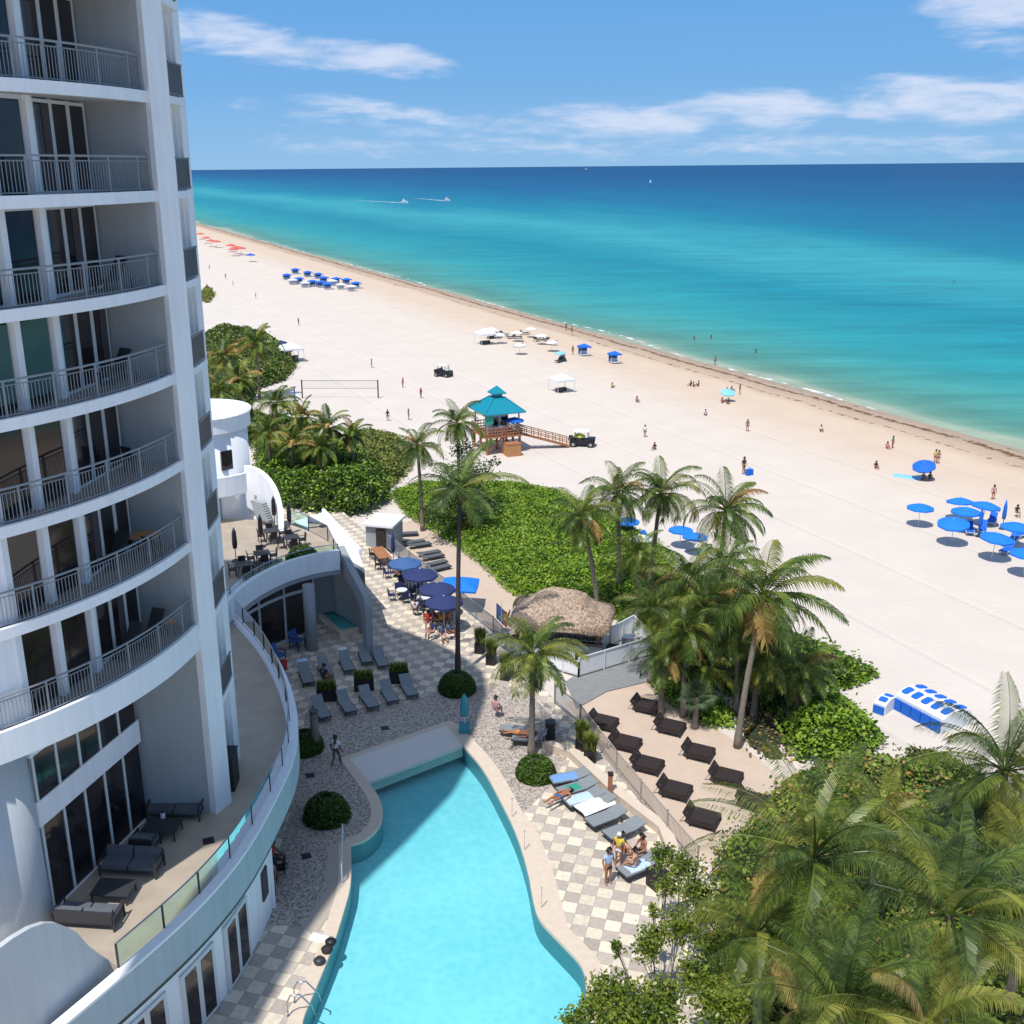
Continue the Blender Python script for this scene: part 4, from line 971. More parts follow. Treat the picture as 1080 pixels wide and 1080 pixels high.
bn=['farthest','second farthest','middle','second nearest','nearest']
for L_,w_ in ((near_,'row against the picket fence'),(far_,'row away from the picket fence')):
    for (x,y),n_ in zip(L_,bn):
        p=wl(x,y,-.5); bed.put((p[0],p[1],-.48),R(62),'brown wicker double bed, %s in the %s'%(n_,w_),'bed','brown wicker double beds on the sand',.93)
# poolside loungers in the sun
pb=[((582,829),(619,822)),((590,842),(627,831)),((597,853),(634,842)),((606,863),(650,845)),((618,876),(660,860)),((640,888),(676,874)),((655,928),(694,912))]
pl=['sunlit lounger with a blue towel, nearest the round hedge','grey lounger with a green towel in the sunlit row','grey lounger with a broad white towel in the sunlit row','grey lounger with a large crumpled white towel','empty grey lounger beside the group of people','grey lounger behind the seated people in the sunlit row','grey lounger with white towels at the near end of the sunlit row']
pcoords=[]
pool_l=Proto(mk_lounger('dkgrey','lgcush',.82,2.0,.7,13))
for (f,h),lb in zip(pb,pl):
    place_l(pool_l,h,f,lb,'grey loungers in the sunlit row by the pool'); pcoords.append((wl(*f),wl(*h)))
def on(i,t,w,l,mt,lb):
    f,h=pcoords[i]; tz_=.42 if i<6 else .42; towel((f[0]+(h[0]-f[0])*t,f[1]+(h[1]-f[1])*t),rot(f,h),w,l,mt,lb,0,.40)
on(0,.45,.85,1.7,'towelb','blue patterned towel on the first sunlit lounger by the round hedge')
on(1,.4,.7,.6,'green','green towel on the second sunlit lounger')
on(2,.45,.86,1.75,'towel','white towel spread on the third sunlit lounger')
on(3,.45,1.05,1.9,'cloth','large crumpled white towel on the fourth sunlit lounger')
on(6,.45,.8,1.2,'towel','pale towel on the lounger at the near end of the sunlit row')
p=wl(547,775); c1=grey_l.put((p[0],p[1],0),R(-100),'grey lounger with a sunbather behind the short bright palm','sun lounger')
p=wl(556,784); grey_l.put((p[0]+.2,p[1]-.1,0),R(-100),'grey lounger with a white towel just behind the round hedge at the short palm','sun lounger')
# dark storage bin near lounger
def bin_(px,w,d,h,mt,lb,name='storage_bin',z=0,rz=0):
    p=wl(*px,z); r=empty(name,(p[0],p[1],z),rz,lb,'bin'); mb=MB(); mb.box((0,0,h/2),(w,d,h)); mb.build('body',mt,r); mb=MB(); mb.box((0,0,h+.03),(w+.06,d+.06,.06)); mb.build('lid',mt,r); return r
bin_((692,934),.65,.6,.75,'black','black bin beside the near end of the sunlit loungers','waste_bin',0,R(30))
bin_((580,778),.5,.5,.9,'dkgrey','dark bin against the low wall behind the short bright palm','waste_bin')
bin_((244,828),.5,1.0,1.5,'black','tall dark cabinet against the tower door on the raised terrace','cabinet',4.6)
# bollard lamp
p=wl(643,842); r=empty('bollard_lamp',(p[0],p[1],0),0,'brown bollard lamp standing between the sunlit loungers and the low wall','lamp'); mb=MB(); mb.box((0,0,.65),(.2,.2,1.3)); mb.build('post','wood',r); mb=MB(); mb.box((0,0,1.36),(.26,.26,.1)); mb.build('cap','brown',r)
# teal shower / folded umbrella by the pool corner
p=wl(490,772); r=empty('closed_umbrella',(p[0],p[1],0),0,'closed teal umbrella in a low stand at the top corner of the pool','umbrella')
mb=MB(); mb.cyl((0,0,0),.03,2.2,8); mb.build('pole','frame',r); mb=MB(); mb.tube([(0,0,1.0),(0,0,1.2),(0,0,2.0),(0,0,2.3)],[.2,.24,.2,.03],8); mb.build('folded_canopy','tealc',r,True); mb=MB(); mb.box((0,0,.25),(.6,.5,.5)); mb.build('base','tealc',r)
# podium sofas, tables, armchair
def mk_sofa(w):
    def f():
        r=empty('outdoor_sofa'); d=.85
        mb=MB(); mb.box((0,0,.26),(w,d,.08)); mb.build('frame','dkgrey',r)
        for q in((-1),(1)):
            mb=MB(); s=q
            for y in(-d/2,d/2): mb.box((s*w/2,y,.31),(.06,.06,.62))
            mb.box((s*w/2,0,.61),(.06,d,.05)); mb.build('armrest','dkgrey',r)
        mb=MB(); mb.box((0,d/2,.52),(w,.06,.42)); mb.build('back_frame','dkgrey',r)
        n_=2 if w>1.2 else 1
        for i in range(n_):
            x=(i+.5)*w/n_-w/2
            mb=MB(); mb.box((x,-.04,.38),(w/n_-.06,d-.12,.16)); mb.build('seat_cushion','cush',r); mb=MB(); mb.box((x,d/2-.12,.62),(w/n_-.06,.16,.36),0,R(-10)); mb.build('back_cushion','cush',r)
        return r
    return f
sofa=Proto(mk_sofa(2.1)); arm=Proto(mk_sofa(.85)); ct=Proto(mk_table('dkgrey','dkgrey',1.35,.95,.42))
def P46(px,py): return wl(px,py,4.6)
a=P46(185,857); sofa.put((a[0]+.1,a[1]-.15,4.6),R(-4),'dark grey outdoor sofa against the partition at the far end of the terrace lounge','sofa','sofas on the raised terrace')
a=P46(140,918); sofa.put((a[0],a[1],4.6),R(-6),'dark grey outdoor sofa in the middle of the terrace lounge','sofa','sofas on the raised terrace')
a=P46(95,972); sofa.put((a[0],a[1],4.6),R(174),'dark grey outdoor sofa nearest the round white column, seen from behind','sofa','sofas on the raised terrace')
a=P46(172,880); ct.put((a[0],a[1],4.6),R(-6),'low dark coffee table in front of the far terrace sofa','coffee table','coffee tables on the raised terrace')
a=P46(121,946); ct.put((a[0],a[1],4.6),R(-6),'low dark coffee table between the two near terrace sofas','coffee table','coffee tables on the raised terrace')
a=P46(154,896); arm.put((a[0],a[1],4.6),R(174),'dark grey armchair behind the middle terrace sofa','armchair')
def candle(x,y,lb): 
    a=P46(x,y); r=empty('candle_lantern',(a[0],a[1],5.02),0,lb,'lantern'); mb=MB(); mb.cyl((0,0,0),.09,.25,10); mb.build('glass_shade','cloth',r); mb=MB(); mb.cyl((0,0,.25),.1,.03,10); mb.build('rim','dkgrey',r)
candle(173,872,'small white lantern on the far terrace coffee table')
# balcony furniture
bll=Proto(mk_lounger('dkgrey','dkgrey',.6,1.5,.8,58,.32))
def bal(k,x,y,rz,lb): bll.put((x,y,floors[k]+.02),rz,lb,'lounge chair','reclining chairs on the tower balconies')
bal(0,-11.3,35.4,R(-20),'dark reclining chair near the partition on the lowest balcony')
bal(0,-11.75,34.2,R(-20),'dark reclining chair nearer the doors on the lowest balcony')
bal(1,-12.0,34.6,R(-20),'dark chair beside the open door on the second balcony from below')
bal(3,-11.6,35.6,R(-30),'dark chair against the partition on the fourth balcony from below')
bal(4,-11.4,35.6,R(-30),'chair in the corner of the fifth balcony from below')
btab=Proto(mk_table('black','woodlt',.9,.8,.72)); btab.put((-11.3,35.5,floors[1]+.02),R(0),'light wooden table on the second balcony from below','table')
dkchair.put((-10.9,34.9,floors[1]+.02),R(160),'black chair at the balcony table on the second balcony from below','chair')
btab.put((-10.9,35.9,floors[0]+.02),0,'small table in the corner of the lowest balcony','table').scale=(.6,.6,.7)
dkchair.put((-11.4,35.3,floors[2]+.02),R(150),'dark chair on the third balcony from below','chair')
# blue lounge chairs by the dark curtain windows and red bucket
nl=Proto(mk_chair('navy','navylt'))
for px,lb in [((293,700),'blue lounge chair by the curtain windows, left one'),((314,684),'blue lounge chair by the curtain windows, right one')]:
    p=wl(*px); o=nl.put((p[0],p[1],0),R(60),lb,'chair','blue lounge chairs by the curtain windows'); o.scale=(1.7,1.7,1.3)
p=wl(299,706); r=empty('red_bucket',(p[0],p[1],0),0,'red bucket on the paving beside the blue lounge chairs','bucket'); mb=MB(); mb.tube([(0,0,0),(0,0,.55)],[.2,.28],14,cap=True); mb.build('bucket','red',r,True); mb=MB(); mb.tube([(.28*math.cos(R(a)),0,.55+.2*math.sin(R(a))) for a in range(0,181,20)],.012,5); mb.build('handle','metal',r)
# fences
def fence(pts,z,h,lb,name='picket_fence',mt='rail',step=.11):
    r=empty(name,(pts[0][0],pts[0][1],z),0,lb,'fence')
    rails=MB(); pk_=MB()
    for i in range(len(pts)-1):
        a=Vector((pts[i][0],pts[i][1],z));b=Vector((pts[i+1][0],pts[i+1][1],z)); d_=(b-a); L_=d_.length; d_/=L_; ang=math.atan2(d_.y,d_.x)
        for q in(.12,h-.04): rails.bar(a+Vector((0,0,q)),b+Vector((0,0,q)),.04,.05)
        n_=int(L_/step)
        for j in range(n_): c=a+d_*(j*step); pk_.box((c.x,c.y,z+h/2),(.022,.022,h-.12),ang)
        npost=max(1,int(round(L_/2.2)))
        for j in range(npost+1): c=a+d_*(L_*j/npost); mb=MB(); mb.box((c.x,c.y,z+h/2+.02),(.07,.07,h+.04),ang); mb.build('post',mt,r,world=True)
    rails.build('rails',mt,r,world=True); pk_.build('pickets',mt,r,world=True); return r
M['fencem']=mat('beige_fence_metal',(.42,.37,.32),.5,.06,2.)
fence([wl(612,765),wl(650,815),wl(703,880),wl(735,918)],0,1.25,'beige picket fence between the sunlit loungers and the brown beds',mt='fencem')
fence([wl(585,742),wl(612,765)],0,1.25,'short grey picket gate beside the short bright palm','picket_gate','rail')
fence([wl(486,640),wl(520,668),wl(552,702)],0,1.2,'picket fence right of the tall slim palm beside the flag','picket_fence','rail')
fence([wl(388,562),wl(432,598),wl(470,628)],0,1.3,'grey picket fence behind the navy dining umbrellas','picket_fence','rail')
# flag on pole
p=at(529,668,-.5); r=empty('flag',(p.x,p.y,-.5),0,'blue and red striped flag drooping from a thin pole on the side sand','flag')
mb=MB(); mb.cyl((0,0,0),.02,2.3,6); mb.build('pole','frame',r)
mb=MB(); V=[];FF=[]
for s_ in (0,.015):
    for i in range(7):
        for j in range(5): V.append((-.35+i*.12,.05*math.sin(i*1.2)+s_,2.2-j*.28-i*.12))
for s_ in (0,35):
    for i in range(6):
        for j in range(4): a=s_+i*5+j; FF.append((a,a+5,a+6,a+1))
mb.add(V,FF); mb.m=[1 if (f[0]%35)//5>=4 else 0 for f in mb.f]; mb.build('flag_cloth',['navylt','coral'],r,True)
# ---------------------------------------------------------------- tiki hut
hc=at(592,643,2.3); hx,hy=hc.x,hc.y
hut=empty('tiki_hut',(hx,hy,-.4),R(-14),'open beach bar hut with a thick brown palm thatch roof','hut')
def thatch():
    mb=MB(); W_,D_=3.0,1.95; nu=72; V=[];rings=[(1.06,2.12),(1.05,2.35),(.99,2.55),(.8,2.92),(.6,3.3),(.4,3.68),(.2,4.02),(.08,4.12)]
    for q,z_ in rings:
        for i in range(nu):
            a=2*PI*i/nu; c_,s_=math.cos(a),math.sin(a); pw=.30
            x=W_*q*math.copysign(abs(c_)**pw,c_); y=D_*q*math.copysign(abs(s_)**pw,s_)
            if q<.5: x+=math.copysign(.55*(1-q),c_)*abs(c_)
            j=noise.noise(Vector((x*1.5,y*1.5,z_*2)))*.10+(random.uniform(-.09,.09) if q>1 else 0)
            V.append((x*(1+j*.3),y*(1+j*.3),z_+j+(random.uniform(-.16,.05) if q>1.055 else 0)))
    V.append((0,0,4.14)); fs=[(r_*nu+i,r_*nu+(i+1)%nu,(r_+1)*nu+(i+1)%nu,(r_+1)*nu+i) for r_ in range(len(rings)-1) for i in range(nu)]+[((len(rings)-1)*nu+i,(len(rings)-1)*nu+(i+1)%nu,len(V)-1) for i in range(nu)]
    fs.append(tuple(range(nu-1,-1,-1)))
    mb.add(V,fs); return mb
mb=thatch(); ro=mb.build('thatch_roof','thatch',hut)
# loose thatch fringe strands
rd=random.Random(4); mb=MB()
for i in range(1500):
    a=rd.uniform(0,2*PI); c_,s_=math.cos(a),math.sin(a); q=rd.choice([1.06,1.07,rd.uniform(.2,1.0)]); x=3.0*q*math.copysign(abs(c_)**.30,c_); y=2.0*q*math.copysign(abs(s_)**.30,s_)
    z0=2.6 if q>1.03 else 2.58+(1-q)*1.85; l_=rd.uniform(.2,.5); o=rd.uniform(-.02,.02)
    if q>1.03: mb.add([(x-.03,y,z0),(x+.03,y,z0),(x*1.03+o,y*1.03,z0-l_*1.3)],[(0,1,2)])
    else: mb.add([(x-.03,y-.03,z0+.06),(x+.03,y+.03,z0+.06),(x+x*.08*l_+o,y+y*.12*l_,z0-.12*l_+.1)],[(0,1,2)])
mb.build('thatch_fringe','thatch',ro)
for sx in(-1,1):
    for sy in(-1,1): mb=MB(); mb.cyl((sx*2.55,sy*1.55,0),.1,2.5,10); mb.build('post','wood',hut)
mb=MB(); mb.box((0,-1.6,.62),(5.5,.12,1.25)); mb.box((2.69,0,.62),(.12,3.07,1.25)); mb.box((-2.69,0,.62),(.12,3.07,1.25)); mb.box((0,1.6,1.1),(5.5,.12,2.2)); mb.build('counter_wall','frame',hut)
mb=MB(); mb.box((0,-1.68,1.29),(5.7,.5,.07)); mb.build('counter_top','brown',hut)
mb=MB()
for i in range(26): mb.cyl((-2.5+i*.19,-1.62+.1*(i%3),1.33),.035,.22+.06*(i%4),6)
mb.build('bottles',['black'],hut)
# white panelled yard in front/right of the hut
yd=empty('service_yard',(9.4,60.5,-.4),0,'white framed panel enclosure attached to the right of the thatched hut','enclosure')
def panelfence(a,b,z,h,parent,n_,wh='frame'):
    a=Vector((a[0],a[1],z));b=Vector((b[0],b[1],z))
    mb=MB(); mb.bar(a+Vector((0,0,h)),b+Vector((0,0,h)),.10,.09); mb.bar(a+Vector((0,0,.12)),b+Vector((0,0,.12)),.07,.07); mb.build('rail',wh,parent,world=True)
    for i in range(n_+1): c=a+(b-a)*i/n_; mb=MB(); mb.box((c.x,c.y,z+h/2),(.1,.1,h)); mb.build('post',wh,parent,world=True)
    for i in range(n_): c=a+(b-a)*(i+.04)/n_;d_=a+(b-a)*(i+.96)/n_; mb=MB(); mb.bar(c+Vector((0,0,h/2+.05)),d_+Vector((0,0,h/2+.05)),.04,h-.25); mb.build('panel','white',parent,world=True)
q1=wl(610,714,-.44);q2=wl(689,690,-.44);q3=wl(668,668,-.44);q4=wl(640,672,-.44)
panelfence(q1,q2,-.44,1.25,yd,3); panelfence(q2,q3,-.44,1.25,yd,2); panelfence(q3,(hx+3.2,hy+.3),-.44,1.3,yd,2)
q5=wl(578,704,-.44); panelfence(q5,q1,-.44,1.0,yd,2)
mb=MB(); mb.prism([q1,q2,q3,(hx+3.2,hy-.3),(hx+1,hy-2.2),q5],-.44,-.40); mb.build('yard_floor','greywood',yd,world=True)
for px,w,h_,mt,lb in [((632,696),.8,.55,'black','black crate on the floor of the white service yard'),((648,690),.9,.5,'black','second black crate further right in the white service yard'),((662,684),.7,.8,'metal','metal drinks cooler at the far side of the white service yard'),((615,700),.9,.6,'brown','brown box at the left of the white service yard')]:
    bin_(px,w,.6,h_,mt,lb,'storage_crate',-.4,R(-20)).__setitem__('category','crate')
fence([wl(692,690,-.44),wl(712,694,-.44)],-.44,1.1,'short dark railing at the right end of the boardwalk','boardwalk_railing','dkrail')
# pool handrails, rail posts
def hrail(px,lb,rz=0,h=.9):
    p=wl(*px); r=empty('pool_handrail',(p[0],p[1],0),rz,lb,'handrail')
    mb=MB(); mb.tube([(0,0,.0),(0,0,h*.7),(.12,0,h),(.45,0,h),(.85,0,h*.35),(.95,0,-.1)],.03,6); mb.build('tube','metal',r,True); mb=MB(); mb.cyl((0,0,.03),.06,.02,10); mb.build('flange','metal',r)
hrail((304,1072),'steel pool handrail, lower one of the pair at the bottom left of the pool',R(10)); hrail((311,1058),'steel pool handrail, upper one of the pair at the bottom left of the pool',R(10))
for px,lb in [((540,862),'slim stanchion on the right pool edge, farthest one'),((553,897),'slim stanchion on the right pool edge, middle one'),((571,958),'slim stanchion on the right pool edge, nearest one')]:
    p=wl(*px); r=empty('stanchion',(p[0],p[1],0),0,lb,'post'); mb=MB(); mb.cyl((0,0,.03),.018,.95,6); mb.build('pole','coping',r); mb=MB(); mb.sphere((0,0,1.0),.035,8); mb.build('knob','metal',r)
p1=wl(362,886);p2=wl(361,932); r=empty('white_railing',(p1[0],p1[1],0),0,'thin white railing on the left pool edge beside the round hedge','railing')
mb=MB(); mb.tube([(p1[0],p1[1],.0),(p1[0],p1[1],.85),(p2[0],p2[1],.85),(p2[0],p2[1],.0)],.03,6); mb.build('tube','frame',r,world=True)
mb=MB(); mb.cyl((0,0,0),.07,.03,10); mb.build('flange','metal',r)
# things left on the left pool edge
towel(wl(339,990),R(70),.55,.9,'cloth','white towel left on the sunny paving at the left pool edge',0,.04)
for px,mt,lb in [((349,996),'black','black bag beside the white towel at the left pool edge'),((345,1004),'brown','brown bag nearest the white towel at the left pool edge'),((337,1016),'dkgrey','dark grey folded mat at the left pool edge')]:
    p=wl(*px); r=empty('beach_bag',(p[0],p[1],.03),R(20),lb,'bag'); mb=MB(); mb.tube([(0,0,0),(0,0,.12),(0,0,.22)],[.2,.24,.1],10); mb.build('bag_body',mt,r,True); mb=MB(); mb.tube([(.12*math.cos(R(a)),0,.2+.14*math.sin(R(a))) for a in range(0,181,20)],.012,5); mb.build('handle',mt,r)
# floor drains
for i,(px,z_,lb) in enumerate([((406,768),0,'dark square drain in the pebble paving above the pool shelf'),((327,818),0,'dark square drain in the pebble paving beside the walking person'),((323,903),0,'dark square drain in the pebble paving near the podium wall'),((220,887),4.6,'dark square drain in the raised terrace floor')]):
    p=wl(*px,z_); mb=MB(); mb.box((p[0],p[1],z_+.012),(.42,.42,.016),R(20)); mb.box((p[0],p[1],z_+.022),(.3,.3,.01),R(20)); tag(mb.build('floor_drain','black'),lb,'drain','floor drains')
# ================================================================ PEOPLE
def skin(name,verts,edges,rad,mt,parent,sub=1,root=0):
    me=bpy.data.meshes.new(name); me.from_pydata(verts,edges,[]); o=bpy.data.objects.new(name,me); col.objects.link(o)
    md=o.modifiers.new('s','SKIN'); 
    sv=me.skin_vertices[0].data
    for i,r in enumerate(rad): sv[i].radius=r if hasattr(r,'__len__') else (r,r); sv[i].use_root=(i==root)
    s=o.modifiers.new('d','SUBSURF'); s.levels=sub; s.render_levels=sub
    dg_=bpy.context.evaluated_depsgraph_get(); dg_.update(); m2=bpy.data.meshes.new_from_object(o.evaluated_get(dg_))
    bpy.data.objects.remove(o); bpy.data.meshes.remove(me)
    m2.name=name; m2.materials.clear(); m2.materials.append(M[mt])
    for p_ in m2.polygons: p_.use_smooth=True
    q=bpy.data.objects.new(name,m2); col.objects.link(q); q.parent=parent; return q
def mk_person(pose):
    def f():
        r=empty('person')
        if pose in('stand','walk'):
            pel=(0,0,.95); ch=(0,.01,1.32); nk=(0,.0,1.50); hd=(0,-.02,1.63); hp=.10
            kn=[(-.11,-.02,.50),(.11,-.02,.50)]; an=[(-.12,.02,.09),(.12,.02,.09)]
            if pose=='walk': kn=[(-.10,-.18,.54),(.10,.06,.50)]; an=[(-.11,-.22,.10),(.11,.34,.16)]
            el=[(-.27,.05,1.14),(.27,.02,1.14)]; wr=[(-.29,-.10,.90),(.29,-.08,.90)]
        elif pose=='sit':
            pel=(0,.05,.55); ch=(0,.10,.92); nk=(0,.06,1.10); hd=(0,.02,1.23); hp=.11
            kn=[(-.15,-.38,.55),(.15,-.38,.55)]; an=[(-.15,-.42,.10),(.15,-.40,.10)]; el=[(-.27,-.02,.76),(.27,-.02,.76)]; wr=[(-.20,-.24,.66),(.20,-.24,.66)]
        elif pose=='ground':
            pel=(0,.1,.14); ch=(0,.18,.50); nk=(0,.14,.68); hd=(0,.10,.81); hp=.11
            kn=[(-.16,-.30,.42),(.16,-.30,.42)]; an=[(-.15,-.62,.08),(.15,-.60,.08)]; el=[(-.28,.16,.36),(.28,.16,.36)]; wr=[(-.24,-.08,.34),(.24,-.08,.34)]
        else: # lying, head towards +Y
            pel=(0,0,.12); ch=(0,.40,.14); nk=(0,.58,.15); hd=(0,.72,.17); hp=.11
            kn=[(-.13,-.45,.14),(.13,-.43,.20)]; an=[(-.14,-.86,.09),(.14,-.84,.09)]; el=[(-.30,.32,.10),(.32,.40,.10)]; wr=[(-.30,.04,.10),(.36,.14,.10)]
        lying=pose=='lie'
        V_=Vector; P=[pel]; E=[];Rr=[(.14,.11)]
        def add(p,par,r_): P.append(tuple(p)); E.append((par,len(P)-1)); Rr.append(r_); return len(P)-1
        mid=add((V_(pel)+V_(ch))/2,0,(.125,.10)); c=add(ch,mid,(.15,.11)); n_=add(nk,c,(.06,.06)); h0=add(V_(nk)*.45+V_(hd)*.55,n_,(.07,.075)); h1=add(V_(hd),h0,(.088,.10)); h2=add(V_(hd)+(V_(hd)-V_(nk)).normalized()*.09,h1,(.055,.065))
        d_=(V_(hd)-V_(nk)).normalized(); fw=V_((0,-1,0)) if not lying else V_((0,0,1))
        add(V_(hd)+fw*.105-d_*.01,h1,(.018,.018))   # nose
        for s,(k_,a_,e_,w_) in zip((-1,1),zip(kn,an,el,wr)):
            side=V_((s,0,0)); hj=add(V_(pel)+side*hp-V_((0,0,.05)) if pose in('stand','walk') else V_(pel)+side*hp,0,(.095,.095))
            t1=add((V_(P[hj])+V_(k_))/2,hj,(.082,.082)); k=add(k_,t1,(.058,.058)); cf=add(V_(k_)*.65+V_(a_)*.35,k,(.058,.06)); a=add(a_,cf,(.038,.042))
            toe=V_(a_)+(V_((0,-.17,-.04)) if not lying else V_((0,-.08,.12))); add(toe,a,(.034,.026))
            sj=add(V_(nk)*.6+V_(ch)*.4+side*.19,c,(.062,.062)); e=add(e_,sj,(.046,.046)); w=add(w_,e,(.030,.030))
            dr=(V_(w_)-V_(e_)).normalized(); hn=add(V_(w_)+dr*.08,w,(.036,.020))
            pr=dr.cross(fw); pr=pr.normalized() if pr.length>.1 else side
            for q in(-1.2,-.4,.4,1.2): add(V_(w_)+dr*(.165-.012*abs(q))+pr*q*.018,hn,(.009,.009))
            add(V_(w_)+dr*.08-pr*.05,hn,(.010,.010))
        skin('body',P,E,Rr,'skinl',r)
        # shorts
        hips=[V_(pel)+V_((s*hp,0,-.05 if pose in('stand','walk') else 0)) for s in(-1,1)]
        V=[tuple(V_(pel)+(V_(ch)-V_(pel))*.15),pel]; E2=[(0,1)]; R2=[(.145,.115),(.155,.13)]
        for i in(0,1): V+=[tuple(hips[i]),tuple(hips[i]*.5+V_(kn[i])*.5)]; b=len(V)-2; E2+=[(1,b),(b,b+1)]; R2+=[(.112,.112),(.105,.105)]
        skin('shorts',V,E2,R2,'navy',r)
        # shirt
        V=[tuple(V_(pel)+(V_(ch)-V_(pel))*.1),tuple((V_(pel)+V_(ch))/2),ch,tuple(V_(nk)*.75+V_(ch)*.25)]; E2=[(0,1),(1,2),(2,3)]; R2=[(.155,.125),(.145,.118),(.165,.128),(.09,.08)]
        for s,e_ in zip((-1,1),el):
            sj=V_(nk)*.6+V_(ch)*.4+V_((s*.19,0,0)); V+=[tuple(sj),tuple(sj*.45+V_(e_)*.55)]; b=len(V)-2; E2+=[(2,b),(b,b+1)]; R2+=[(.078,.078),(.068,.068)]
        skin('shirt',V,E2,R2,'cloth',r)
        # hair cap
        up=d_; bk=-fw
        skin('hair',[tuple(V_(hd)+up*.05+bk*.035),tuple(V_(hd)+up*.09+bk*.01),tuple(V_(hd)-up*.03+bk*.06)],[(0,1),(0,2)],[(.098,.10),(.07,.08),(.07,.06)],'hair',r)
        return r
    return f
PR={k:Proto(mk_person(k)) for k in('stand','walk','sit','ground','lie')}
def person(pose,loc,rz,label,skinm='skint',shirt='cloth',shorts='navy',hair='hair',group=None,scale=None):
    pr=PR[pose]
    if pr.root is None:            # keep an untouched master so every figure can be dressed on its own
        pr.root=pr.make(); o=pr.root
        pr.master=[(c.name.split('.')[0],c.data) for c in o.children]
        for c in o.children: pass
    else:
        o=empty('person')
        for nm_,me in pr.master: c=bpy.data.objects.new(nm_,me); col.objects.link(c); c.parent=o
    o.location=loc; o.rotation_euler=(0,0,rz)
    if scale: o.scale=(scale,)*3
    for c in list(o.children):
        k=c.name.split('.')[0]; mt={'body':skinm,'shirt':shirt,'shorts':shorts,'hair':hair}[k]
        if mt is None: 
            bpy.data.objects.remove(c); continue
        c.material_slots[0].link='OBJECT'; c.material_slots[0].material=M[mt]
    return tag(o,label,'person',group)
def pp_(pose,px,z,rz,label,**k):
    p=at(px[0],px[1],z); return person(pose,(p.x,p.y,z),rz,label,**k)
pp_('walk',(355,808),0,R(160),'person in white shirt and blue trousers walking in the shade near the pool shelf',shirt='cloth',shorts='denim',skinm='skind')
pp_('stand',(641,932),0,R(30),'person in light blue shirt standing beside the loungers',shirt='shirt',shorts='black',skinm='skint')
pp_('stand',(652,912),0,R(-30),'person in white cap and yellow shirt among the group by the loungers',shirt='yellow',shorts='cloth',skinm='skint',hair='cloth',scale=.92)
pp_('sit',(676,908),.0,R(-60),'shirtless tanned person sitting on the lounger edge facing the group',shirt=None,shorts='black',skinm='skint')
pp_('sit',(668,922),.0,R(-120),'shirtless person bent forward on the near lounger',shirt=None,shorts='cloth',skinm='skinl')
pp_('sit',(656,906),.0,R(60),'person in white shirt seated between the loungers',shirt='cloth',shorts='navy',skinm='skint')
pp_('lie',(590,842),.36,R(-50),'sunbather lying on the lounger nearest the round hedge, legs showing',shirt=None,shorts='navylt',skinm='skint')
pp_('lie',(548,775),.36,R(-100),'tanned sunbather reclining on the lounger behind the short bright palm',shirt=None,shorts='orange',skinm='skint')
pp_('sit',(523,757),.0,R(150),'person in pink top sitting under the short bright palm',shirt='pink',shorts='pink',skinm='skinl')
pp_('sit',(343,722),.05,R(150),'person in dark top sitting on a shaded lounger behind the leftmost grass planter',shirt='navy',shorts='black',skinm='skint')
pp_('sit',(290,915),0,R(90),'person in red top seated under the podium overhang',shirt='red',shorts='black',skinm='skind')
pp_('sit',(285,937),0,R(20),'person in pink top seated nearer under the podium overhang',shirt='pink',shorts='denim',skinm='skint')
pp_('stand',(379,664),-.8,R(60),'person standing waist deep at the right side of the hot tub',shirt='navy',shorts='black',skinm='skind')
setting(dktab,dkchair,(281,926),0,R(10),2,'small dark table under the podium overhang between the two seated people',['dark chair behind the table under the podium overhang','dark chair in front of the table under the podium overhang'],'under the podium',.6)
diners=[((452,664),'red','diner in red top at the left of the table nearest the slim palm','skint'),((458,660),'coral','diner in coral top second from the left at the table nearest the slim palm','skinl'),((466,662),'orange','diner in orange top in the middle of the table nearest the slim palm','skint'),((473,661),None,'shirtless diner at the right of the table nearest the slim palm','skint'),((456,674),'navy','diner in navy top with back to the viewer, left one','skinl'),((466,677),'denim','diner in blue top with back to the viewer, middle one','skinl'),((474,675),'navylt','diner in faded blue top with back to the viewer, right one beside the slim palm','skint'),
 ((438,650),'cloth','diner in white top at the table under the third navy umbrella','skint'),((441,643),'cloth','second diner in white top farther back at the third navy umbrella','skinl'),((428,617),'cloth','diner in white top at the farther tables','skinl'),((420,612),'pink','diner in pink top at the table under the farthest umbrella','skint')]
for k,(px,sh_,lb,sk) in enumerate(diners): pp_('sit',px,0,R((k*77)%360),lb,shirt=sh_,skinm=sk,group='diners on the sunny deck')
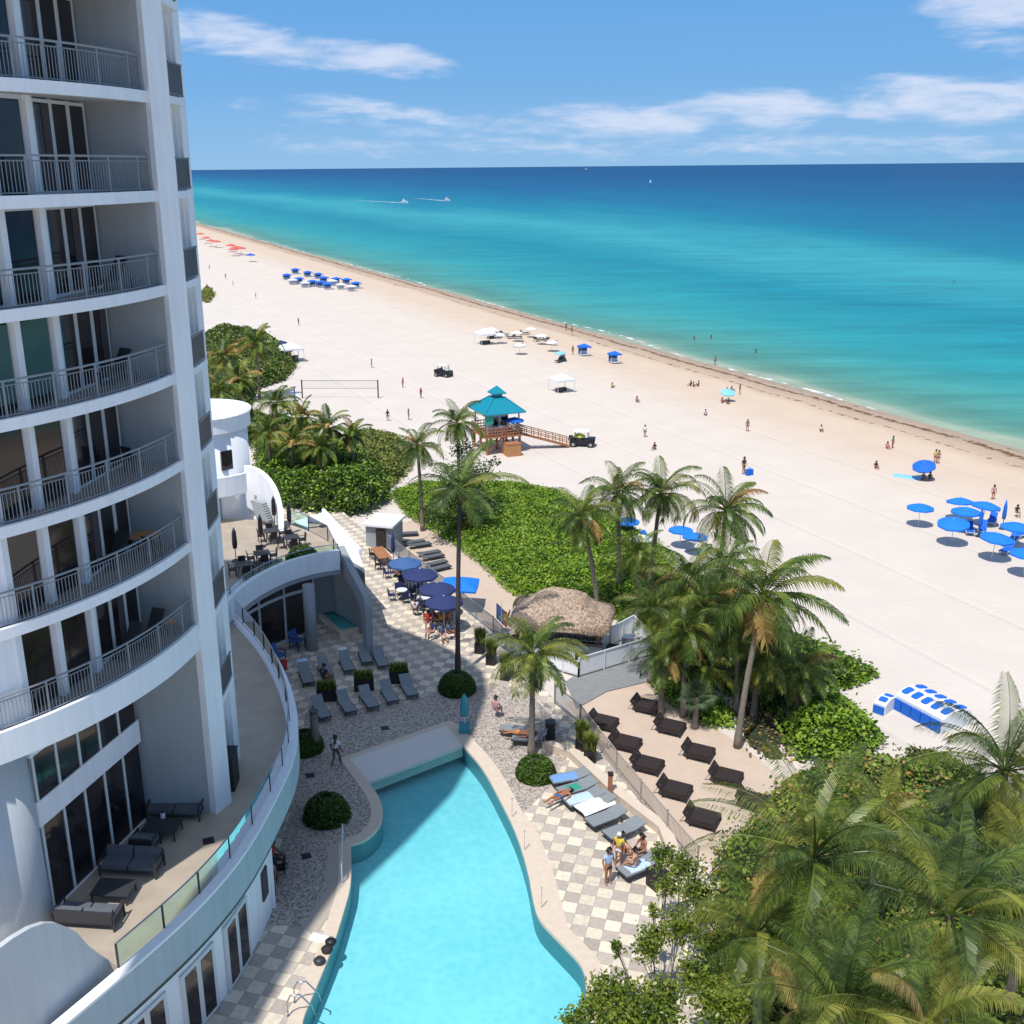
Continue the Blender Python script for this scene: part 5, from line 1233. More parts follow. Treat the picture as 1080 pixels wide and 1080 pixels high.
# ================================================================ BEACH
pd=[q[0] for q in prof]; pz=[q[1] for q in prof]
def sandz(x,y):
    d_=x*cs+y*sn-D0
    return float(np.interp(d_,pd,pz))
def bat(px,py,lift=0.):
    z=-.5
    for _ in range(6): p=at(px,py,z+lift); z=sandz(p.x,p.y)
    return Vector((p.x,p.y,z))
def bumb(kind,px,py,label,zc=2.05,tilt=None,group=None,rz=0.,scale=1.):
    scale*=.78; p=bat(px,py,zc*scale); return U[kind].put((p.x,p.y,p.z),rz,label,'umbrella',group,scale,tilt)
def bperson(pose,px,py,label,rz=0.,**k):
    p=bat(px,py); z=p.z; k.setdefault('scale',.8)
    return person(pose,(p.x,p.y,z),rz,label,**k)
bg='bright blue umbrellas at the right end of the beach'
for px,py,k,t,lb in [(971,534,1.12,(0,0),'leftmost bright blue umbrella on the beach, standing apart with its shadow on the sand'),(1014,528,1.15,(R(-6),0),'bright blue umbrella at the upper left of the packed cluster'),(1019,538,1.2,(0,0),'wide bright blue umbrella in the centre of the packed cluster'),(1038,532,1.2,(0,R(6)),'bright blue umbrella at the upper right of the packed cluster'),(1007,549,1.25,(R(8),R(-6)),'bright blue umbrella in front of the cluster, second from the left'),(1049,565,1.25,(R(4),R(4)),'bright blue umbrella lowest in the middle of the cluster'),(1072,554,1.2,(0,0),'bright blue umbrella cut by the right edge beside the closed one'),(1083,582,1.2,(0,0),'bright blue umbrella lowest at the right edge')]:
    bumb('blue',px,py,lb,2.05,t,bg,scale=k)
bc=Proto(mk_closed('blue',2.6))
for px,lb in [((1032,566),'closed bright blue umbrella standing in the cluster'),((1057,558),'closed bright blue umbrella near the right edge')]:
    p=bat(*px); bc.put(p,0,lb,'umbrella',bg)
blg=Proto(mk_lounger('frame','blue',.65,1.9,.7,40))
for i,(px,lb) in enumerate([((1022,562),'blue beach lounger under the centre umbrella'),((1036,561),'blue beach lounger beside the closed umbrella in the cluster'),((1046,552),'blue beach lounger under the upper right umbrella'),((1068,572),'blue beach lounger below the umbrella at the right edge'),((1062,583),'blue beach lounger lowest in the cluster'),((1078,566),'blue beach lounger cut by the right edge')]):
    p=bat(*px); blg.put(p,R(-20-i*7),lb,'beach lounger','blue beach loungers at the right end')
p=bat(975,505); o=U['blue2'].put((p.x,p.y,p.z),0,'tilted blue umbrella over a teal mat near the waterline','umbrella',None,.85,(R(15),R(-15)))
towel((bat(957,503).x,bat(957,503).y),R(60),1.6,2.6,'skyblue','light blue beach mat spread beside the tilted blue umbrella',0,sandz(*bat(957,503)[:2])+.05,'beach_mat')
bperson('ground',981,506,'person sitting in dark clothes under the tilted blue umbrella',shirt='black'); bperson('ground',974,506,'second person sitting at the left under the tilted blue umbrella',shirt='denim')
bperson('stand',941,473,'person standing near the waterline beside a pink bag',R(40),shirt='green',shorts='black'); bperson('ground',936,473,'person in pink crouching beside the standing person near the waterline',shirt='pink',shorts='coral')
bperson('stand',986,488,'person in yellow green top standing behind the tilted blue umbrella',shirt='lime',shorts='black'); bperson('stand',989,489,'shirtless person standing at the right behind the tilted blue umbrella',shirt=None)
bperson('stand',1047,527,'person in pink standing behind the packed blue umbrellas',shirt='pink'); bperson('sit',1072,545,'person in dark purple sitting near the right edge among the umbrellas',shirt='cartred')
bperson('ground',924,494,'person in dark clothes alone on the sand left of the tilted umbrella',shirt='black'); bperson('ground',866,455,'person in white lying back on the sand near the wrack line, right part',shirt='cloth')
bperson('stand',784,500,'person standing behind the palms with arms down, beside a blue bag',R(30),shirt='cartred',shorts='black',scale=1.0)
def bag(px,mt,lb):
    p=bat(*px); r=empty('beach_bag',p,R(30),lb,'bag'); mb=MB(); mb.box((0,0,.3),(.7,.45,.6)); mb.build('bag_body',mt,r); mb=MB(); mb.tube([(.2*math.cos(R(a)),0,.6+.2*math.sin(R(a))) for a in range(0,181,20)],.02,5); mb.build('handle',mt,r)
bag((790,501),'blue','blue cooler bag on the sand behind the palms')
for px,pose,sh_,lb in [((728,407),'ground','black','seated person in dark clothes, left of a group of three on the open sand'),((732,408),'ground','cartred','seated person in the middle of a group of three on the open sand'),((736,407),'ground','denim','seated person at the right of a group of three on the open sand'),((766,414),'ground','red','person in red sitting under the pale blue umbrella by the waterline'),((772,413),'ground','navy','person in navy sitting at the right of the pale blue umbrella'),((780,416),'stand','cartred','person standing at the right of the pale blue umbrella near the wrack line'),((762,425),'ground','coral','person in coral sitting below the pale blue umbrella'),((768,426),'ground','brown','person in brown sitting below the pale blue umbrella, right one'),((754,385),'stand',None,'bather standing at the edge of the sea'),((672,424),'ground','pink','person in pink sitting alone on the open sand'),((646,409),'ground','lime','person sitting on a small mat on the open sand'),((788,455),'stand','dune','lone thin figure walking on the sand right of the group'),((744,438),'ground','cloth','small sitting figure below the group of three'),((680,461),'stand','cloth','distant small figure right of the parked dark buggy'),
 ((392,388),'stand','cartred','lone person in dark red above the volleyball net'),((315,343),'stand','black','person in black on the open sand above the white canopy tent'),((270,315),'stand','navy','person in navy, lowest of four strollers at the left'),((246,302),'stand','black','stroller in black, third of four at the left'),((238,294),'stand','denim','stroller second of four at the left'),((221,284),'stand','pink','stroller farthest of four beside the tower'),((425,409),'stand','coral','person in coral left of the lifeguard stand'),((444,420),'stand','red','person in red between the volleyball net and the lifeguard stand'),((431,443),'stand','brown','person in brown left of the tallest far palm'),((409,444),'stand','black','tiny figure left of the far palms'),((597,349),'stand','black','bather in black standing at the water near the pale umbrella'),((603,352),'stand',None,'shirtless bather at the water near the pale umbrella'),((604,374),'stand','dune','person standing between two blue cabanas'),((690,500-26),'ground','black','small dark sitting figure on the sand above the palms'),((549,356),'stand','denim','person among the white umbrellas by the sea')]:
    bperson(pose,px[0],px[1],lb,R((px[0]*37)%360),shirt=sh_ if sh_ in M or sh_ is None else 'cloth',skinm='skint')
for px,lb in [((732,358),'swimmer in the shallow water, left'),((750,357),'swimmer in the shallow water, right'),((797,372),'swimmer farther out in the turquoise water'),((1006,298),'distant swimmer far right in the sea'),((836,232),'distant swimmer far out in the sea')]:
    p=at(px[0],px[1],-1.5); person('stand',(p.x,p.y,-2.7),R(40),lb,shirt=None,shorts='black',skinm='skint')
bumb('sky',767,411,'pale blue umbrella near the wrack line shading a seated group',1.9,(R(20),0),None)
bumb('sky',591,371,'pale blue umbrella shading a dark seat, right of the lifeguard stand',2.0); 
# blue cabanas
def mk_cabana(top,side):
    def f():
        r=empty('beach_cabana'); w=2.0;d=1.8;h=2.0
        for sx in(-1,1):
            for sy in(-1,1): mb=MB(); mb.box((sx*w/2,sy*d/2,h/2),(.05,.05,h)); mb.build('post','frame',r)
        mb=MB(); V=[(-w*.58,-d*.62,h-.1),(w*.58,-d*.62,h-.1),(w*.58,d*.62,h-.1),(-w*.58,d*.62,h-.1),(0,0,h+.45)]; V+=[(v[0],v[1],v[2]-.22) for v in V[:4]]
        mb.add(V,[(0,1,4),(1,2,4),(2,3,4),(3,0,4),(0,5,6,1),(1,6,7,2),(2,7,8,3),(3,8,5,0)]); mb.build('canopy',top,r)
        mb=MB(); mb.box((0,d/2-.05,h/2),(w*.9,.04,h*.75)); mb.build('back_curtain',side,r)
        mb=MB(); mb.box((0,-.2,.3),(1.5,1.5,.14)); mb.build('seat','cloth',r); mb=MB(); mb.box((0,.5,.6),(1.5,.12,.6),0,R(-15)); mb.build('backrest','cloth',r)
        return r
    return f
cab=Proto(mk_cabana('blue','navylt')); cabw=Proto(mk_cabana('cloth','cloth'))
for px,sc,lb in [((616,375),.82,'blue cabana near the waterline right of the pale blue umbrella'),((648,383),.80,'blue and white striped cabana further right near the waterline')]:
    p=bat(*px); cab.put(p,R(15),lb,'cabana','blue cabanas along the shore',sc)
bcl=[(312,287),(325,290),(336,292),(303,293),(316,297),(330,300),(342,296),(355,297),(366,298),(376,302),(346,303),(338,301)]
od=['first','second','third','fourth','fifth','sixth','seventh','eighth','ninth','tenth','eleventh','twelfth']
bl_=['leftmost one of the back row','second of the back row','third of the back row','far left end of the front row','second of the front row','third of the front row','fifth of the back row','centre right one','second from the right end','right end of the row nearest the sea','fifth of the front row with dark shade','fourth of the front row']
for (x,y),l_ in zip(bcl,bl_):
    p=bat(x,y+2); cab.put(p,R(20),'distant blue cabana, '+l_,'cabana','distant blue cabanas in two rows',(1.05,1.05,.72))
for i,(x,y) in enumerate([(309,299),(322,302),(351,300),(360,304),(371,306)]):
    p=bat(x,y+1); cabw.put(p,R(20),'distant white cabana among the blue ones, %s from the left'%od[i],'cabana','distant white cabanas between the blue ones',(1.0,1.0,.65))
for i,(x,y) in enumerate([(211,246),(217,250),(222,253),(228,254),(243,258),(249,260),(254,261),(246,262)]):
    bumb('red',x,y,'tiny far red umbrella, %s of eight counted from the tower along the shore'%od[i],2.,group='far red umbrellas',scale=1.7)
bumb('blue2',264,268,'tiny far dark blue umbrella at the right of the red ones',2.,scale=1.6)
# white canopy tents
def mk_tent():
    r=empty('canopy_tent'); w=3.0;h=2.1
    for sx in(-1,1):
        for sy in(-1,1): mb=MB(); mb.box((sx*w/2,sy*w/2,h/2),(.06,.06,h)); mb.build('post','frame',r)
    mb=MB(); V=[(-w*.52,-w*.52,h),(w*.52,-w*.52,h),(w*.52,w*.52,h),(-w*.52,w*.52,h),(0,0,h+.9)]+[(-w*.52,-w*.52,h-.25),(w*.52,-w*.52,h-.25),(w*.52,w*.52,h-.25),(-w*.52,w*.52,h-.25)]
    mb.add(V,[(0,1,4),(1,2,4),(2,3,4),(3,0,4),(0,5,6,1),(1,6,7,2),(2,7,8,3),(3,8,5,0)]); mb.build('canopy','cloth',r); 
    mb=MB(); mb.box((-.5,-.2,.35),(1.2,.5,.7)); mb.box((.7,.3,.3),(.6,.6,.6)); mb.build('chairs_in_shade','dkgrey',r); return r
tent=Proto(mk_tent)
for px,sc,lb in [((308,381),1.05,'white canopy tent beyond the palms at the far left with a dark cart under it'),((299,376),.7,'small white canopy beside the far left tent'),((512,363),.95,'low wide white canopy with a shaded right side, above the lifeguard stand'),((592,413),.86,'white canopy tent with dark chairs, right of the lifeguard stand'),((518,357),.7,'small white canopy joined to the low wide one')]:
    p=bat(*px); tent.put(p,R(25),lb,'canopy tent','white canopy tents on the beach',sc)
for px,lb in [((527,352),'white umbrella left of the seats by the sea'),((545,350),'white umbrella in the middle of the seats by the sea'),((571,353),'white umbrella right of the seats by the sea'),((560,346),'white umbrella nearest the waterline among the seats'),((582,360),'white umbrella at the right end of the seats by the sea'),((548,363),'white umbrella in front of the seats by the sea')]:
    bumb('white',px[0],px[1],lb,2.0,group='white umbrellas by the sea',scale=1.1)
sl=Proto(mk_lounger('dkgrey','dkgrey',.8,1.9,.7,40))
for i,px in enumerate([(526,356),(531,354),(545,357),(553,353),(566,360),(571,358),(576,360),(583,364),(547,366),(540,357),(590,382),(594,380)]):
    p=bat(*px); sl.put(p,R(20+i*31),'dark beach chair, %s from the left along the white umbrellas by the sea'%od[min(i,11)] if i<10 else ['dark beach chair left under the pale blue umbrella','dark beach chair right under the pale blue umbrella'][i-10],'beach chair','dark beach chairs by the sea')
bumb('blue',718,558,'bright blue umbrella glimpsed between the palm crowns, left one',2.0,group='blue umbrellas behind the palms')
bumb('blue',733,565,'bright blue umbrella glimpsed between the palm crowns, right one',2.0,group='blue umbrellas behind the palms')
bumb('blue',662,549,'blue umbrella hidden among the palm fronds above the hedge',2.0,group='blue umbrellas behind the palms')
for px,lb in [((679,577),'white and blue beach lounger behind the hedge, left one'),((683,572),'white and blue beach lounger behind the hedge, right one'),((672,571),'blue beach lounger behind the hedge, farthest')]:
    p=bat(*px); blg.put(p,R(30),lb,'beach lounger','beach loungers behind the hedge')
bumb('white',676,568,'white umbrella behind the hedge between palm trunks',1.8,scale=.9)
# long stack of blue spotted white cabanas
def mk_box():
    r=empty('stacked_cabana'); mb=MB(); w=1.02; V=[]
    for x in(-w/2,w/2):
        for i in range(9): a=PI*i/8; V.append((x,-.95*math.cos(a)*1.0,.55+.95*math.sin(a)**.7*.8 if 0<i<8 else .0))
    fs=[tuple(range(8,-1,-1)),tuple(range(9,18))]+[(i,i+1,i+10,i+9) for i in range(8)]
    mb.add(V,fs); mb.build('hood','cloth',r)
    for y,zz,tx_ in((-.40,1.25,.30),(.44,1.25,-.30)):
        mb=MB(); ro_=Matrix.Rotation(tx_,3,'X'); P_=[(.36*math.copysign(abs(math.cos(R(q*20)))**.5,math.cos(R(q*20))),.30*math.copysign(abs(math.sin(R(q*20)))**.5,math.sin(R(q*20)))) for q in range(18)]
        V_=[ro_@Vector((a,b,-.05))+Vector((0,y,zz)) for a,b in P_]+[ro_@Vector((a*.9,b*.9,.05))+Vector((0,y,zz)) for a,b in P_]
        mb.add(V_,[tuple(range(18,36)),tuple(range(17,-1,-1))]+[(i,(i+1)%18,(i+1)%18+18,i+18) for i in range(18)]); mb.build('blue_panel','blue',r)
    mb=MB(); mb.box((0,-1.0,.42),(.9,.08,.8)); mb.build('front_flap','blue',r)
    return r
bx=Proto(mk_box)
e0=Vector(wl(952,752,-.5)); e1=Vector(wl(1004,779,-.5)); dd=(e1-e0); 
e0=Vector(wl(962,744,-.5)); e1=Vector(wl(1003,766,-.5)); dd=e1-e0; ang=math.atan2(dd.y,dd.x)
for i in range(5):
    c=e0+dd*i/4; bx.put((c.x,c.y,-.5),ang,['blue spotted white cabana at the left end of the folded row behind the right palms','second blue spotted white cabana from the left in the folded row','middle blue spotted white cabana of the folded row','second blue spotted white cabana from the right in the folded row','blue spotted white cabana at the right end of the folded row beside the palm frond'][i],'cabana','folded blue and white cabanas',(abs(dd.length)/4/1.02,1.25,.85))
c=Vector(wl(933,748,-.5)); bx.put((c.x,c.y,-.5),ang+.3,'single small blue spotted white cabana standing left of the folded row','cabana','folded blue and white cabanas',(.7,.8,.6))
# volleyball net
a=bat(319,420);b=bat(399,420); r=empty('volleyball_net',a,0,'volleyball net between two posts on the open sand','volleyball net')
for q in(a,b): mb=MB(); mb.cyl((q.x,q.y,q.z),.09,2.5,8); mb.build('post','dkgrey',r,world=True)
mb=MB(); mb.bar(a+Vector((0,0,2.4)),b+Vector((0,0,2.4)),.03,.06); mb.bar(a+Vector((0,0,1.35)),b+Vector((0,0,1.35)),.03,.05); mb.build('tape','dkrail',r,world=True)
mb=MB(); mb.bar(a+Vector((0,0,1.88)),b+Vector((0,0,1.88)),.012,.96); mb.build('mesh_panel','net',r,world=True)
a=bat(311,423); r=empty('post_marker',a,0,'short dark court post left of the volleyball net','post'); mb=MB(); mb.cyl((0,0,0),.1,2.0,8); mb.build('pole','navylt',r); mb=MB(); mb.cyl((0,0,0),.3,.1,12); mb.build('base','dkgrey',r)
# beach buggies
def mk_cart():
    r=empty('beach_buggy')
    mb=MB(); mb.box((0,0,.65),(1.5,2.9,.5)); mb.box((0,-1.15,.95),(1.35,.7,.25)); mb.box((0,1.2,1.0),(1.45,.8,.35)); mb.build('body','black',r)
    mb=MB(); mb.box((0,.1,2.0),(1.5,1.7,.08)); mb.build('roof','cloth',r)
    for sx in(-1,1):
        for y in(-.7,.9): mb=MB(); mb.bar((sx*.68,y,.9),(sx*.68,y*.9,2.0),.06,.06); mb.build('roof_pillar','black',r)
        for y in(-1.0,1.0):
            mb=MB(); mb.tube([(sx*.72,y,.38),(sx*.98,y,.38)],.38,16); w_=mb.build('wheel','rubber',r); mb=MB(); mb.tube([(sx*.97,y,.38),(sx*1.0,y,.38)],.18,12); mb.build('hub','metal',w_)
    mb=MB(); mb.box((0,.35,.98),(1.3,.5,.15)); mb.box((0,.6,1.25),(1.3,.12,.5)); mb.build('seat','dkgrey',r)
    mb=MB(); mb.bar((0,-.85,1.1),(0,-.75,1.7),1.2,.03); mb.build('windscreen','clear',r); return r
cart=Proto(mk_cart)
p=bat(468,397); cart.put(p,R(60),'dark beach buggy with white roof parked on open sand left of the lifeguard stand','buggy','beach buggies',(.85,.85,.85))
p=bat(614,470); o=cart.put(p,R(80),'dark beach buggy heaped with gear beside the lifeguard ramp','buggy','beach buggies',(.95,.95,.85))
p=bat(304,382); cart.put(p,R(80),'dark cart parked under the far left white canopy','buggy','beach buggies')
bumb('lime',611,458,'small lime and red umbrella standing over the dark buggy by the ramp',1.8,scale=.9)
bumb('navy',297,362,'dark umbrella beside the far left white canopy',1.9)
# lifeguard stand
p=bat(524,474); lt=empty('lifeguard_stand',p,R(20),'timber lifeguard stand with tiered turquoise hip roof and ramp','lifeguard stand'); lt.scale=(.76,.76,.86)
S=2.9
for sx in(-1,0,1):
    for sy in(-1,0,1): mb=MB(); mb.box((sx*2.5,sy*2.5,1.1),(.28,.28,2.3)); mb.build('stilt','wood',lt)
mb=MB(); mb.box((0,0,2.25),(5.8,5.8,.2)); mb.build('deck','wood',lt)
mb=MB()
for k in range(4):
    a=k*PI/2; c_,s_=math.cos(a),math.sin(a)
    for q in range(13): t=-2.8+q*5.6/12; mb.box((c_*2.8-s_*t,s_*2.8+c_*t,2.85),(.07,.07,1.1))
    for zz in(2.65,3.0,3.4): mb.bar((c_*2.8-s_*-2.8,s_*2.8+c_*-2.8,zz),(c_*2.8-s_*2.8,s_*2.8+c_*2.8,zz),.06,.12)
mb.build('deck_railing','wood',lt)
for sx in(-1,1):
    mb=MB(); mb.bar((sx*2.5,-2.5,.1),(sx*.1,-2.5,2.2),.14,.14); mb.build('cross_brace','wood',lt)
    mb=MB(); mb.bar((-2.5,sx*2.5,.1),(0,sx*2.5,2.2),.14,.14); mb.build('cross_brace','wood',lt)
mb=MB(); mb.box((0,.2,3.65),(2.6,2.6,2.6)); mb.build('cabin','fin',lt)
for q in(-1,1):
    mb=MB(); mb.box((q*.65,-1.13,3.9),(.9,.06,1.0)); w_=mb.build('window','glass',lt); mb=MB(); mb.box((q*.65,-1.12,4.45),(1.0,.08,.08)); mb.box((q*.65,-1.12,3.35),(1.0,.08,.08)); mb.build('window_frame','teal',w_)
    mb=MB(); mb.box((q*2.4,-2.4,3.9),(.2,.2,3.1)); mb.build('roof_post','fin',lt); mb=MB(); mb.box((q*2.4,2.4,3.9),(.2,.2,3.1)); mb.build('roof_post','fin',lt)
def hip(hw,z0,hw2,z1,eave=.12):
    V=[(-hw,-hw,z0),(hw,-hw,z0),(hw,hw,z0),(-hw,hw,z0),(-hw2,-hw2,z1),(hw2,-hw2,z1),(hw2,hw2,z1),(-hw2,hw2,z1)]+[(-hw,-hw,z0-eave),(hw,-hw,z0-eave),(hw,hw,z0-eave),(-hw,hw,z0-eave)]
    return V,[(0,1,5,4),(1,2,6,5),(2,3,7,6),(3,0,4,7),(4,5,6,7),(8,9,1,0),(9,10,2,1),(10,11,3,2),(11,8,0,3),(11,10,9,8)]
mb=MB(); mb.add(*hip(3.15,5.25,.75,6.9)); mr_=mb.build('main_roof','teal',lt)
mb=MB()
for k in range(4):
    a=k*PI/2+PI/4; mb.bar((3.15*1.414*math.cos(a),3.15*1.414*math.sin(a),5.28),(.75*1.414*math.cos(a),.75*1.414*math.sin(a),6.95),.14,.10)
mb.build('hip_ridges','teal',mr_)
mb=MB(); mb.box((0,0,7.15),(1.2,1.2,.5)); mb.build('cupola','tealc',lt)
mb=MB(); mb.add(*hip(1.05,7.42,.05,8.25)); mb.build('cupola_roof','teal',lt)
# ramp (runs to the right)
ra=R(-20)+R(3)
mb=MB(); st0=Vector((2.8,-1.2,2.2)); en0=Vector((10.2,-2.4,.15))
mb.bar(st0,en0,1.4,.15); mb.build('ramp','wood',lt)
mb=MB(); dr=(en0-st0)
for sgn in(-.7,.7):
    sd=Vector((dr.y,-dr.x,0)).normalized()*sgn
    for q in range(8): c=st0+dr*q/7+sd; mb.box(c+Vector((0,0,.55)),(.09,.09,1.1))
    for zz in(.55,1.05): mb.bar(st0+sd+Vector((0,0,zz)),en0+sd+Vector((0,0,zz)),.08,.1)
mb.build('ramp_railing','wood',lt)
mb=MB(); mb.box((.8,-3.9,.75),(2.0,1.5,1.5)); mb.build('timber_locker','woodlt',lt); mb=MB(); mb.box((.8,-3.9,1.56),(2.1,1.6,.1)); mb.build('locker_lid','wood',lt)
mb=MB(); mb.box((-2.3,-2.86,4.5),(1.2,.06,1.0)); mb.build('green_screen','green',lt)
q_=lt.matrix_basis if False else None
wp=Vector(p)+Matrix.Rotation(R(20),3,'Z')@Vector((1.45,-1.5,0)); U['blue2'].put((wp.x,wp.y,p.z+2.05),0,'blue umbrella standing on the lifeguard deck under the turquoise roof','umbrella',None,(.8,.8,.8))
wp=Vector(p)+Matrix.Rotation(R(20),3,'Z')@Vector((-.2,-1.7,0)); person('sit',(wp.x,wp.y,p.z+1.98),0,'lifeguard in white seated on the deck of the stand',shirt='cloth',shorts='red')
# boats
def mk_boat():
    r=empty('motor_boat'); mb=MB(); prf=[(-1.1,-4),(1.1,-4),(1.2,0),(.8,2.8),(0,4.4),(-.8,2.8),(-1.2,0)]
    n_=len(prf); V=[(x*.7,y*.95,-.2) for x,y in prf]+[(x,y,1.0) for x,y in prf]
    mb.add(V,[tuple(range(n_)),tuple(range(n_,2*n_))]+[(i,(i+1)%n_,(i+1)%n_+n_,i+n_) for i in range(n_)]); mb.build('hull','cloth',r)
    mb=MB(); mb.box((0,-.4,1.6),(1.3,2.2,1.2)); mb.build('cabin','cloth',r); mb=MB(); mb.box((0,.75,1.8),(1.1,.1,.6)); mb.build('windscreen','glass',r); mb=MB(); mb.box((0,-4.2,.8),(.5,.5,1.2)); mb.build('outboard','black',r); return r
boat=Proto(mk_boat)
for (a,b),lb in [(((427,214),(371,211)),'white motor boat trailing a long wake, left of the two'),(((472,212),(437,209)),'white motor boat trailing a short wake, right of the two')]:
    pa=at(*a,-1.5);pb_=at(*b,-1.5); d_=(pb_-pa); boat.put(pa,math.atan2(-d_.y,-d_.x)-PI/2,lb,'boat','motor boats off the beach',1.5)
    mb=MB(); n_=24; sd=Vector((-d_.y,d_.x,0)).normalized()
    for i in range(n_+1):
        t=i/n_; c=pa+d_*t; w=4.5*(1-t)**.7+.6+random.uniform(-.6,.6); mb.v+=[tuple(c-sd*w+Vector((0,0,.03))),tuple(c+sd*w+Vector((0,0,.03)))]
    for i in range(n_): mb.f.append((2*i,2*i+2,2*i+3,2*i+1)); mb.m.append(0)
    tag(mb.build('boat_wake','foam'),kind='stuff',label='white foam wake behind the '+lb.split(',')[1].strip()+' motor boats',cat='wake')
p=at(686,192.5,-1.5); r=empty('sailing_boat',p,0,'tiny white sailing boat far out on the dark blue sea','boat')
mb=MB(); mb.box((0,0,.6),(3,12,1.4)); mb.build('hull','cloth',r); mb=MB(); mb.add([(0,-4,2),(0,5,2),(0,0,17),(.2,-4,2),(.2,5,2),(.2,0,17)],[(0,1,2),(5,4,3),(0,3,4,1),(1,4,5,2),(2,5,3,0)]); mb.build('sail','cloth',r)
r.rotation_euler.z=R(70); r.scale=(.4,.4,.35)
p=at(613,180,-1.5); r=empty('cargo_ship',p,R(90),'dark ship silhouette on the horizon line','ship'); r.scale=(1,.8,.6)
mb=MB(); mb.box((0,0,5),(16,110,10)); mb.build('hull','navylt',r); mb=MB(); mb.box((0,-40,16),(14,16,14)); mb.build('bridge','fin',r)
# ================================================================ VEGETATION
def crownmesh(seed,nf,Lf,nl,mats,wts,wind=(0,0,0),width=.9,droop=1.,young=75,old=-35,lw=.045,name='crown',hang=.15,dropl=.8):
    rd=random.Random(seed); mb=MB(); ga=2.399963
    for i in range(nf):
        t0=i/(nf-1); az=i*ga+rd.uniform(-.25,.25); e0=R(young+(old-young)*t0**.85+rd.uniform(-9,9)); L_=Lf*(.62+.38*math.sin(PI*min(1,.25+t0*.75)))*rd.uniform(.85,1.1)
        mi=rd.choices(range(len(mats)),wts)[0]; mb.mi=mi
        n_=11; p=Vector((0,0,0)); pts=[p.copy()]; h=Vector((math.cos(az),math.sin(az),0)); w=Vector(wind)
        dr=R(rd.uniform(60,95))*droop*(.6+.5*(1-abs(t0-.4)))
        for k in range(n_):
            s=(k+.5)/n_; e=e0-dr*s**1.5; dv=(h*math.cos(e)+Vector((0,0,math.sin(e)))+w*s*1.1).normalized(); p=p+dv*(L_/n_); pts.append(p.copy())
        rr=[.032*(Lf/4)*(1-.85*k/n_)+.004 for k in range(n_+1)]
        mb.tube(pts,rr,4,cap=False)
        tw_=rd.uniform(-.4,.4)
        for k in range(nl):
            s=.13+.87*(k+.5)/nl; f=s*n_; a=int(min(f,n_-1)); b=pts[a].lerp(pts[a+1],f-a); tg=(pts[min(a+1,n_)]-pts[max(a-0,0)]).normalized()
            sd=tg.cross(Vector((0,0,1))); sd=sd.normalized() if sd.length>.05 else Vector((-h.y,h.x,0)); up=sd.cross(tg)
            ll=width*(Lf/4)*(.35+.65*math.sin(PI*min(1,.12+s*.9))**.7)*rd.uniform(.85,1.1)
            for sg in(-1,1):
                d1=(sd*sg*(1-.25*s)+tg*(.35+.5*s)+up*(hang+tw_*sg*.35)+w*.5).normalized(); d2=(d1+Vector((0,0,-dropl-.5*rd.random()))+w*.7).normalized()
                q1=b+d1*ll*.5; q2=q1+d2*ll*.5; wd=(tg+up*.4*sg).normalized()*lw*(Lf/4)*.5
                mb.add([b-wd*.6,b+wd*.6,q1+wd,q1-wd,q2],[(0,1,2,3),(3,2,4)])
    return mb.mesh(name,mats)
CR={}
PM=['palm','palmd','palmy','palmx']
def getcrown(key):
    if key not in CR:
        kind,v=key
        if kind=='near': CR[key]=crownmesh(100+v,25,4.,62,PM,[.55,.28,.15,.02] if v!=2 else [.42,.3,.25,.03],[(-.22,.10,0),(.12,.16,0),(-.1,.2,0),(-.25,0,0)][v%4],.85,1.02,88,-32,.034,hang=-.10,dropl=1.3)
        elif kind=='mid': CR[key]=crownmesh(200+v,28,4.,34,PM,[.5,.3,.15,.05],[(-.25,.05,0),(.30,.0,0),(-.1,.1,0),(.15,-.1,0)][v%4],.95,1.1,84,-38,.070,hang=-.02,dropl=1.15)
        elif kind=='far': CR[key]=crownmesh(300+v,20,4.,20,PM,[.35,.2,.35,.10],(-.1,0,0),1.0,.95,80,-30,.18)
        elif kind=='bright': CR[key]=crownmesh(400+v,26,4.,30,PM,[.55,.12,.33,0],(.05,-.05,0),.95,1.05,80,-40,.09)
        elif kind=='spread': CR[key]=crownmesh(500+v,16,4.,40,PM,[.5,.45,.05,0],(0,0,0),.8,.72,62,-20,.06)
    return CR[key]
